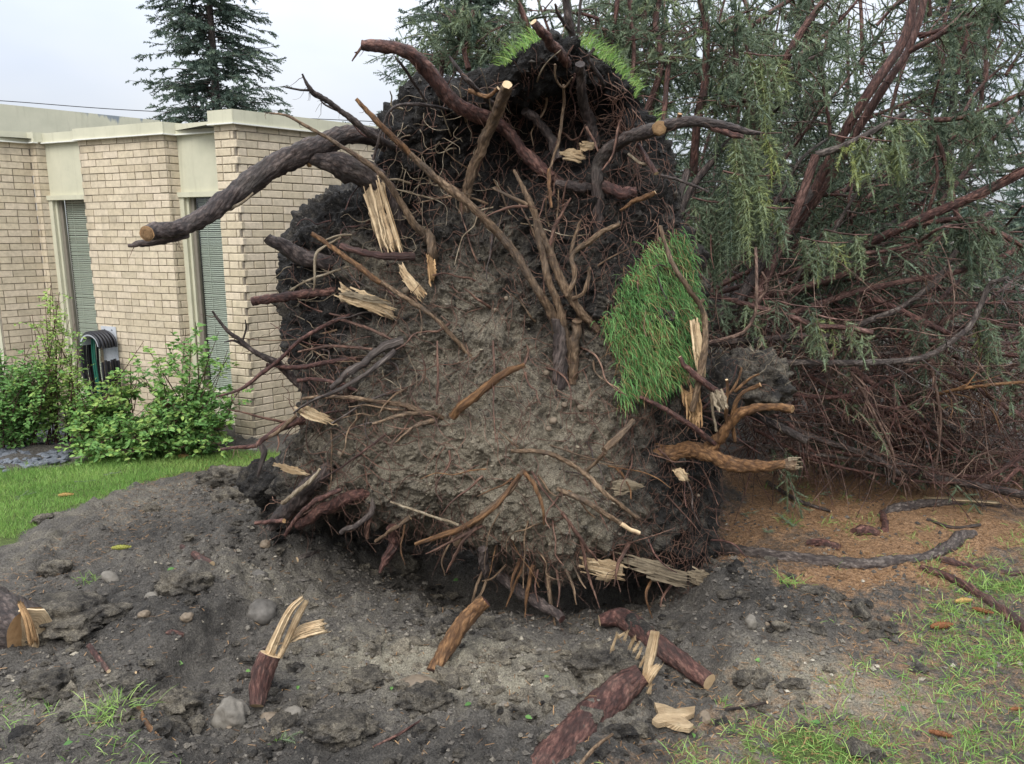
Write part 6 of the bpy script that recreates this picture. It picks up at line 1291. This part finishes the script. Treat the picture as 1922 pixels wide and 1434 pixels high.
for k in range(28):
    while True:
        px, py = rng.uniform(280, 1450), rng.uniform(1030, 1425)
        if py > 1060 + abs(px - 850) * .05 and not (1020 < px < 1250 and py > 1180): break
    stone(px, py, rng.uniform(3.0, 6.0), rng.uniform(2.5, 4.5), 'small rounded pebble lying loose in the crater soil', rng.choice(['stone', 'stone_tan', 'stone_pale', 'stone_tan']), .25, name='pebble', group='small pebbles in the crater', cat='pebble', sub=2)
def clod(px, py, rx, ry, label, seed, sub=4):
    g = G(px, py); r = M(rx, g[1] / .95); rz = M(ry, g[1] / .95); z = gz1(g[0], g[1]); o = lump('soil_clod', A(g[0], g[1], z + rz * .3), (r, r * .8, rz), seed, sub, .55, 'soil', None, .5, 2.8, loc=A(g[0], g[1], z)); return tag(o, label, 'soil clod')
clod(422, 905, 46, 22, 'large dark soil clod on the heap left of the root plate', 21); clod(435, 940, 34, 18, 'dark soil clod just below the large clod at left', 22, 3); clod(284, 966, 17, 11, 'small isolated soil clod between lawn and heap', 23, 3); clod(130, 1165, 90, 30, 'broad dark slab of turf soil right of the left log', 24); clod(85, 980, 20, 9, 'flat soil crumb at the ragged lawn edge', 25, 3); clod(105, 1075, 28, 15, 'soil clod above the left log', 26, 3); clod(345, 1110, 45, 24, 'crumbled soil clod between the small sticks and the split root', 27); clod(760, 1075, 24, 20, 'dark soil clod in the mouth of the hollow', 28, 3); clod(640, 1385, 60, 26, 'dark soil clod at the bottom edge left of centre', 29); clod(800, 1325, 44, 22, 'dark soil clod in front of the half buried brown stone', 30); clod(90, 1290, 45, 20, 'dark clod below the left log', 31, 3); clod(320, 1340, 55, 26, 'dark soil clod left of the large pointed stone', 32); clod(690, 1285, 40, 18, 'dark soil clod left of the half buried brown stone', 33); clod(1400, 1285, 26, 14, 'dark soil clod on the right rim of the crater', 34, 3)
clod(1520, 1115, 22, 9, 'small soil clod in the dark soil right of the plate', 35, 3)
# ------------------------------------------------------------------ broken roots and sticks lying about
def loose(name, pts, m, label, cat='root', cut='wood', sides=14, rough=.16, group=None, splint=None, soil_=0):
    """pts: (px, py, height of axis above ground in m, radius px)"""
    a = np.array(pts, float); V = []
    for px, py, h, r in a:
        g = G(px, py)
        for _ in range(4): g = flatG(px, py, gz(g[0], g[1]) + h)
        V.append(g)
    V = np.array(V); r = M(a[:, 3], V[:, 1] / .95); base = A(V[:, 0].mean(), V[:, 1].mean(), gz1(V[:, 0].mean(), V[:, 1].mean()))
    mb = MB(); tube(mb, V, r, sides, .012, rough, int(a[0, 0]), 0, 1, grain=0)
    if splint is None: return tag(mb.obj(name, [MT[m], MT[cut]], loc=base), label, cat, group), V, r
    t = thing(name, base, label, cat, group); mb.obj('bark', [MT[m], MT[cut]], t); return t, V, r
def wslab(parent, path, widths, thick, m='wood', name='splinter', side=None, jag=.25):
    """a torn board of wood following a 3-D path, fibres along it"""
    c = catmull(np.asarray(path, float), 14); w_ = np.interp(np.linspace(0, 1, 14), np.linspace(0, 1, len(widths)), widths); T = nrm(np.gradient(c, axis=0)); sd = nrm(np.cross(T, A(0, -1, .45))) if side is None else nrm(np.tile(side, (14, 1)) - T * (T @ side)[:, None]); up = np.cross(sd, T)
    k = 9; V = []; g = []
    us = np.linspace(-1, 1, k)
    for q in range(14):
        for u in us: V.append(c[q] + sd[q] * u * w_[q] + up[q] * (thick * (1 - .6 * u * u) + rng.normal(0, thick * .12)) + (T[q] * rng.normal(0, jag) * w_.mean() if q in (0, 13) else 0)); g.append(u * w_.max())
        for u in us[::-1]: V.append(c[q] + sd[q] * u * w_[q] - up[q] * thick * .5); g.append(u * w_.max())
    n = 2 * k; F = [[a * n + q, a * n + (q + 1) % n, (a + 1) * n + (q + 1) % n, (a + 1) * n + q] for a in range(13) for q in range(n)]
    E = [[e * n + q, e * n + q + 1, e * n + n - 2 - q, e * n + n - 1 - q] for e in (0, 13) for q in range(k - 1)]
    mb = MB(); mb.add(np.array(V), np.array(F + E), 0, grain=np.array(g)); VV = np.array(V)
    for _ in range(16):                                     # loose strands along the torn face
        u = rng.uniform(-.9, .9); q0 = rng.integers(0, 7); q1 = min(13, q0 + rng.integers(4, 10)); q1 = 13 if rng.random() < .5 else q1; ids = np.linspace(q0, q1, 5).round().astype(int); wd_ = rng.uniform(.05, .14) * w_.mean(); lf_ = rng.uniform(.1, .9) * thick
        mid = c[ids] + sd[ids] * (u * w_[ids] + rng.normal(0, .06 * w_.mean(), 5))[:, None] + up[ids] * (thick * (1.02 - .6 * u * u) + lf_ * np.linspace(.1, 1, 5) ** 1.5)[:, None]
        if q1 == 13: mid[-1] += T[13] * rng.uniform(0, .35) * w_.mean() * 2
        tp_ = np.array([1, 1, .9, .7, .15])[:, None] * wd_; mb.add(np.vstack([mid - sd[ids] * tp_, mid + sd[ids] * tp_]), np.array([[k_, k_ + 1, k_ + 6, k_ + 5] for k_ in range(4)]), 0, grain=rng.random() * .05)
    fib(mb, VV, c[-1] - c[0], (VV - c[0]) @ nrm(c[-1] - c[0]), 22, .006, .02 + .3 * w_.mean()); return mb.obj(name, MT[m], parent, smooth=True)
t, V, r = loose('broken_root', [(482, 1325, .02, 15), (488, 1290, .07, 21), (497, 1255, .13, 24), (508, 1228, .18, 21)], 'bark_red', 'red barked root stump with two tall pale splinters', splint=1)
tp = V[-1]; 
def up_px(base, px, py, dY=0.0): return P(px, py, base[1] + dY)
wslab(t, [tp + A(-.02, 0, -.03), up_px(tp, 522, 1190), up_px(tp, 545, 1145), up_px(tp, 568, 1122, .02)], [.022, .018, .015, .009], .010)
wslab(t, [tp + A(.03, .01, -.02), up_px(tp, 540, 1200, .02), up_px(tp, 560, 1155, .02), up_px(tp, 576, 1128, .03)], [.012, .013, .014, .008], .009)
wslab(t, [up_px(tp, 540, 1203, .05), up_px(tp, 570, 1185, .05), up_px(tp, 608, 1175, .05)], [.012, .030, .030], .009, jag=.6)
loose('broken_root', [(812, 1262, .02, 13), (835, 1222, .07, 15), (858, 1185, .13, 16), (885, 1152, .19, 15), (912, 1128, .25, 12)], 'bark_orange', 'straight red brown root sticking up from the middle of the crater', cut='bark_red', rough=.22)
t, V, r = loose('broken_root', [(1125, 1165, .05, 10), (1165, 1160, .06, 18), (1205, 1185, .055, 21), (1240, 1215, .05, 20), (1290, 1250, .04, 18), (1332, 1280, .03, 16)], 'bark_red', 'bent dark red root lying behind the splintered root', splint=1)
mb = MB(); n2 = 8; tube(mb, V[2:4] * .5 + V[1:3] * .5 + A(0, 0, .012), r[2:4] * .92, 12, .02, .25, 5, clay=.3); mb.obj('caked_soil', MT['soil'], t)
t, V, r = loose('broken_root', [(1000, 1460, -.05, 40), (1060, 1400, -.02, 38), (1120, 1340, .01, 36), (1165, 1295, .06, 31), (1205, 1265, .12, 20)], 'bark_red', 'thick near root half buried with a torn white splintered end', splint=1, sides=20)
tp = V[-1]; tq = up_px(tp, 1212, 1262)
wslab(t, [tq + A(0, 0, -.02), up_px(tp, 1222, 1225), up_px(tp, 1230, 1185)], [.014, .022, .018], .008); wslab(t, [up_px(tp, 1212, 1285, -.01), up_px(tp, 1225, 1262, -.01), up_px(tp, 1236, 1250, 0)], [.014, .018, .012], .009, jag=.8); wslab(t, [up_px(tp, 1218, 1300, -.02), up_px(tp, 1222, 1285, -.02)], [.010, .004], .006)
for (x0, y0, x1, y1) in ((1148, 1220, 1158, 1190), (1160, 1196, 1172, 1188), (1172, 1200, 1178, 1186), (1182, 1215, 1188, 1200), (1190, 1222, 1198, 1208), (1196, 1235, 1204, 1218), (1202, 1250, 1210, 1232), (1186, 1208, 1192, 1196)):
    b_ = up_px(tp, x0, y0, .06); e = up_px(tp, x1, y1, .05); wslab(t, [b_, (b_ + e) / 2, e], [.006, .005, .003], .004, jag=.3)
gsl = G(1150, 1250); clod(1130, 1262, 66, 30, 'mound of grey soil under the torn white splinters', 41)
t, V, r = loose('log', [(-60, 1150, .06, 58), (-10, 1165, .06, 54), (30, 1178, .055, 50), (50, 1184, .05, 46)], 'bark_dark', 'cut dark log end with torn orange bark at the left edge', cat='log', splint=1, sides=24, cut='wood_cut')
cut_disc(t, V[-1] + A(.004, -.006, 0), V[-1] - V[-2] + A(.0, -.05, 0), r[-1] * .98, 'wood'); wslab(t, [up_px(V[-1], 38, 1132, -.03), up_px(V[-1], 52, 1165, -.05), up_px(V[-1], 62, 1205, -.05)], [.008, .016, .02], .012, 'wood_cut', jag=.6); wslab(t, [up_px(V[-1], 62, 1178, -.02), up_px(V[-1], 66, 1205, -.03), up_px(V[-1], 70, 1228, -.02)], [.012, .016, .008], .01, 'wood', jag=.6)
loose('stick', [(340, 1025, .03, 4), (370, 1044, .035, 7), (397, 1060, .03, 7)], 'bark_red', 'short thick reddish stick in the dirt left of the hollow', 'stick'); loose('stick', [(320, 1069, .02, 4), (340, 1073, .02, 4), (360, 1074, .02, 4)], 'bark_orange', 'thin orange twig below the short reddish stick', 'stick', sides=8); loose('stick', [(167, 1212, .02, 5), (185, 1236, .02, 5), (204, 1260, .02, 4)], 'bark_red', 'slim red stick right of the left log', 'stick', sides=8); loose('stick', [(255, 1262, .02, 2.5), (305, 1240, .025, 3), (360, 1220, .03, 3)], 'bark_dark', 'long thin twig slanting up right in the dirt at left', 'stick', sides=7); loose('stick', [(260, 1328, .02, 4), (272, 1355, .025, 6), (298, 1386, .02, 4)], 'bark_orange', 'curved red root piece below the grass tuft at lower left', 'stick', sides=9); loose('stick', [(240, 1430, .02, 3), (262, 1412, .02, 3), (285, 1394, .02, 3)], 'bark_tan', 'pale twig at the bottom left edge', 'stick', sides=7); loose('stick', [(300, 1192, .015, 8), (322, 1190, .02, 8), (345, 1193, .015, 6)], 'bark_red', 'flat flake of red bark by the tan stones', 'bark flake', sides=9); loose('stick', [(470, 1232, .02, 3), (488, 1222, .03, 4), (505, 1212, .03, 3)], 'bark_grey', 'grey twig behind the red barked stump', 'stick', sides=7); loose('stick', [(700, 1402, .015, 2), (745, 1380, .018, 3), (790, 1352, .02, 2)], 'bark_red', 'thin reddish rootlet in the dirt at the bottom', 'stick', sides=7); loose('stick', [(1335, 1335, .02, 2.5), (1390, 1328, .025, 3), (1440, 1318, .03, 3)], 'bark_dark', 'thin dark twig across the right crater rim', 'stick', sides=7); loose('stick', [(1090, 1434, .03, 4), (1120, 1400, .05, 4), (1150, 1378, .06, 3)], 'bark_tan', 'thin forked twig against the near root', 'stick', sides=7); loose('stick', [(558, 1050, .02, 5), (580, 1042, .025, 6), (602, 1034, .02, 4)], 'bark_grey', 'grey driftwood stick at the lip of the hollow', 'stick', sides=9); loose('stick', [(1840, 985, .02, 3), (1790, 990, .02, 3), (1740, 975, .02, 3)], 'bark_dark', 'dark twig in the litter at right', 'stick', sides=7); loose('stick', [(1440, 905, .03, 4), (1500, 940, .03, 4), (1560, 960, .02, 2.5)], 'bark_dark', 'dark twig on the needle litter beside the plate', 'stick', sides=7)
# star shaped chip
c0 = G(1265, 1345); pl_ = [(1228, 1318), (1248, 1322), (1268, 1330), (1305, 1325), (1303, 1338), (1284, 1346), (1302, 1360), (1294, 1367), (1266, 1362), (1250, 1355), (1234, 1358), (1224, 1350), (1236, 1338)]
top = []; 
for q in pl_: top.append(flatG(q[0], q[1], c0[2] + .05))
top = np.array(top); n = len(top); tc_ = top.mean(0); mid_ = tc_ + (top - tc_) * .55 + UP * .006
g_ = np.concatenate([(top - tc_)[:, 1] * .9 + (top - tc_)[:, 0] * .4, (top - tc_)[:, 1] * .9, (mid_ - tc_)[:, 1] * .9, A(0)])
V = np.vstack([top - UP * .02, top, mid_, tc_ + UP * .004]); F = [[a * n + q, (a * n + (q + 1) % n), (a + 1) * n + (q + 1) % n, (a + 1) * n + q] for a in (0, 1) for q in range(n)]
mb = MB(); mb.add(V, np.array(F)[:, ::-1], 0, grain=g_); mb.f3.append(np.array([[2 * n + (q + 1) % n, 2 * n + q, 3 * n] for q in range(n)])); mb.m3.append(np.zeros(n, int))
tag(mb.obj('wood_chip', MT['wood'], smooth=False, loc=A(tc_[0], tc_[1], c0[2])), 'star shaped pale orange wood chip lying right of the near root', 'wood chip')
# surface roots in the litter at the right
def sroot(pts, m, label):
    a = np.array(pts, float); V = []
    for px, py, r in a: g = G(px, py); V.append(A(g[0], g[1], gz1(g[0], g[1]) + M(r, g[1]) * .25))
    V = np.array(V); r = M(a[:, 2], V[:, 1] / .95); mb = MB(); tube(mb, V, r, 14, .02, .3, int(a[0, 0]), wob=.012, grain=0); tag(mb.obj('surface_root', MT[m], loc=V.mean(0)), label, 'root', 'surface roots in the needle litter')
sroot([(1350, 1040, 16), (1410, 1045, 15), (1480, 1050, 13), (1550, 1058, 14), (1620, 1062, 14), (1690, 1060, 10), (1745, 1052, 8)], 'bark_grey', 'long grey surface root running right from the root plate'); sroot([(1730, 1055, 9), (1770, 1040, 13), (1800, 1022, 12), (1830, 1008, 7)], 'bark_grey', 'forked end of the surface root bending up right'); sroot([(1730, 1068, 6), (1780, 1090, 9), (1830, 1115, 10), (1880, 1150, 10), (1930, 1190, 10)], 'bark_red', 'reddish surface root running down to the right edge'); sroot([(1760, 1055, 7), (1820, 1070, 7), (1880, 1078, 6), (1930, 1080, 5)], 'bark_red', 'thin surface root running level to the right edge'); sroot([(1650, 970, 7), (1690, 960, 9), (1740, 950, 9), (1800, 945, 7), (1880, 952, 5)], 'bark_grey', 'scraped pale surface root in the litter below the thicket'); sroot([(1660, 1000, 6), (1662, 985, 6), (1655, 965, 5)], 'bark_red', 'short surface root stub below the scraped root'); sroot([(1600, 1003, 9), (1625, 1000, 11), (1650, 1006, 8)], 'bark_red', 'knuckle of root showing in the litter'); sroot([(1515, 1020, 8), (1545, 1022, 10), (1575, 1028, 7)], 'bark_red', 'small reddish knuckle of root above the long surface root')
wsl = [G(1735, 944), G(1800, 945), G(1875, 952)]; wslab(tag(thing('split_wood', wsl[1], 'long pale scraped strip of wood in the litter near the thicket', 'wood'), None), [q + UP * .03 for q in wsl], [.02, .03, .012], .01, 'wood', side=A(0, 1, 0))
# ------------------------------------------------------------------ cones and leaves
def cone(px, py, rx, rot, m, label):
    g = G(px, py); L = M(rx, g[1] / .95); g = A(g[0], g[1], gz1(g[0], g[1])); mb = MB(); n = 60; ax = A(math.cos(rot), math.sin(rot), .05); sd = nrm(np.cross(ax, UP)); up = np.cross(sd, ax)
    tube(mb, [g + UP * .016 - ax * L, g + UP * .017 - ax * L * .4, g + UP * .017 + ax * L * .3, g + UP * .015 + ax * L], [L * .1, L * .26, L * .25, L * .05], 8, .02)
    for k in range(n):      # overlapping scales
        t = k / n; a = k * 2.4; R2 = L * (.30 * math.sin(math.pi * min(1, .14 + t * .86)) + .02); c = g + UP * .017 + ax * L * (t * 2 - 1); rd = sd * math.cos(a) + up * math.sin(a); tg = np.cross(ax, rd); w_ = L * .13
        V = np.array([c + rd * R2 * .6 - tg * w_, c + rd * R2 * .6 + tg * w_, c + rd * R2 * 1.15 + ax * L * .14 + tg * w_ * .6, c + rd * R2 * 1.15 + ax * L * .14 - tg * w_ * .6]); mb.add(V, np.array([[0, 1, 2, 3]]))
    tag(mb.obj('spruce_cone', MT[m], loc=g, smooth=False), label, 'cone')
MT['cone'] = plain('cone_brown', (.20, .085, .038), .7, .2, .35, 60); MT['cone_y'] = plain('cone_straw', (.42, .27, .10), .7, .2, .25, 60); MT['cone_g'] = plain('cone_green', (.30, .30, .07), .7, .2, .25, 60)
cone(1766, 1181, 22, .1, 'cone', 'brown spruce cone in the grass below the reddish surface root'); cone(1765, 1382, 20, -.5, 'cone', 'brown spruce cone in the grass at lower right'); cone(1808, 1130, 17, .1, 'cone_y', 'straw coloured cone touching the reddish surface root'); cone(1843, 1150, 17, -.7, 'cone', 'orange brown cone right of the straw coloured cone'); cone(228, 1036, 17, .05, 'cone_g', 'yellow green cone on the dirt below the left lawn'); cone(342, 860, 15, .1, 'cone_y', 'orange cone at the lawn edge below the rose bush'); cone(124, 934, 13, .1, 'cone_y', 'pale straw cone lying on the left lawn'); cone(1905, 1342, 12, .0, 'cone', 'dark brown cone in the grass at the right edge')
def fleaf(px, py, s_, tint, label, group=None):
    g = G(px, py); z = gz1(g[0], g[1]) + .016; mb = MB(); leaf_mesh(mb, A(g[0], g[1], z)[None], nrm(A(rng.normal(0, .3), -.5, 1))[None], nrm(A(rng.normal(), rng.normal() * .6, .05))[None], A(M(s_, g[1])), A(tint)); tag(mb.obj('fallen_leaf', MT['leaf'], loc=A(g[0], g[1], z), smooth=False), label, 'leaf', group)
for (px, py) in ((345, 1255), (735, 1310), (885, 1325), (1770, 1322), (1690, 1330), (1415, 1255), (1020, 1300), (560, 1290), (100, 1320), (140, 1415), (1300, 1375), (985, 1360), (850, 1100), (470, 1265), (1820, 1385), (1540, 1360), (330, 1085)):
    fleaf(px, py, rng.uniform(12, 20), rng.uniform(.3, .62), 'single fresh green leaf dropped on the ground', 'fallen green leaves')
def sprig(px, py, L, rot, tint, label):
    g = G(px, py); z = gz1(g[0], g[1]) + .02; d = A(math.cos(rot), math.sin(rot), .05); b0 = A(g[0], g[1], z) - d * M(L, g[1]) / 2; mb = MB()
    p, c, ax, Ln = spray_points(b0, d, M(L, g[1]), .02, UP, .03, .05); shoots(mb, c, ax, Ln, np.full(len(Ln), tint), SH_NEAR); tag(mb.obj('spruce_sprig', MT['spruce'], loc=A(g[0], g[1], z), smooth=False), label, 'sprig')
sprig(1478, 985, 50, 1.7, .55, 'blue green spruce sprig lying in the orange litter'); sprig(1437, 1006, 16, .4, .55, 'tiny blue green sprig nearer the plate in the litter'); sprig(153, 910, 26, .2, .6, 'blue green sprig on the left lawn'); sprig(42, 935, 22, .5, .6, 'blue green sprig at the left end of the lawn'); sprig(535, 1397, 22, .6, .65, 'green spruce sprig in the dirt at the bottom'); sprig(1400, 970, 24, .1, .6, 'green sprig close to the right side of the root plate'); sprig(1850, 1170, 30, -.5, .55, 'blue green sprig in the grass by the surface root'); sprig(1545, 935, 22, .6, .6, 'green sprig in the litter below the stout root'); sprig(205, 897, 20, .3, .6, 'small blue sprig on the lawn near the shrubs')
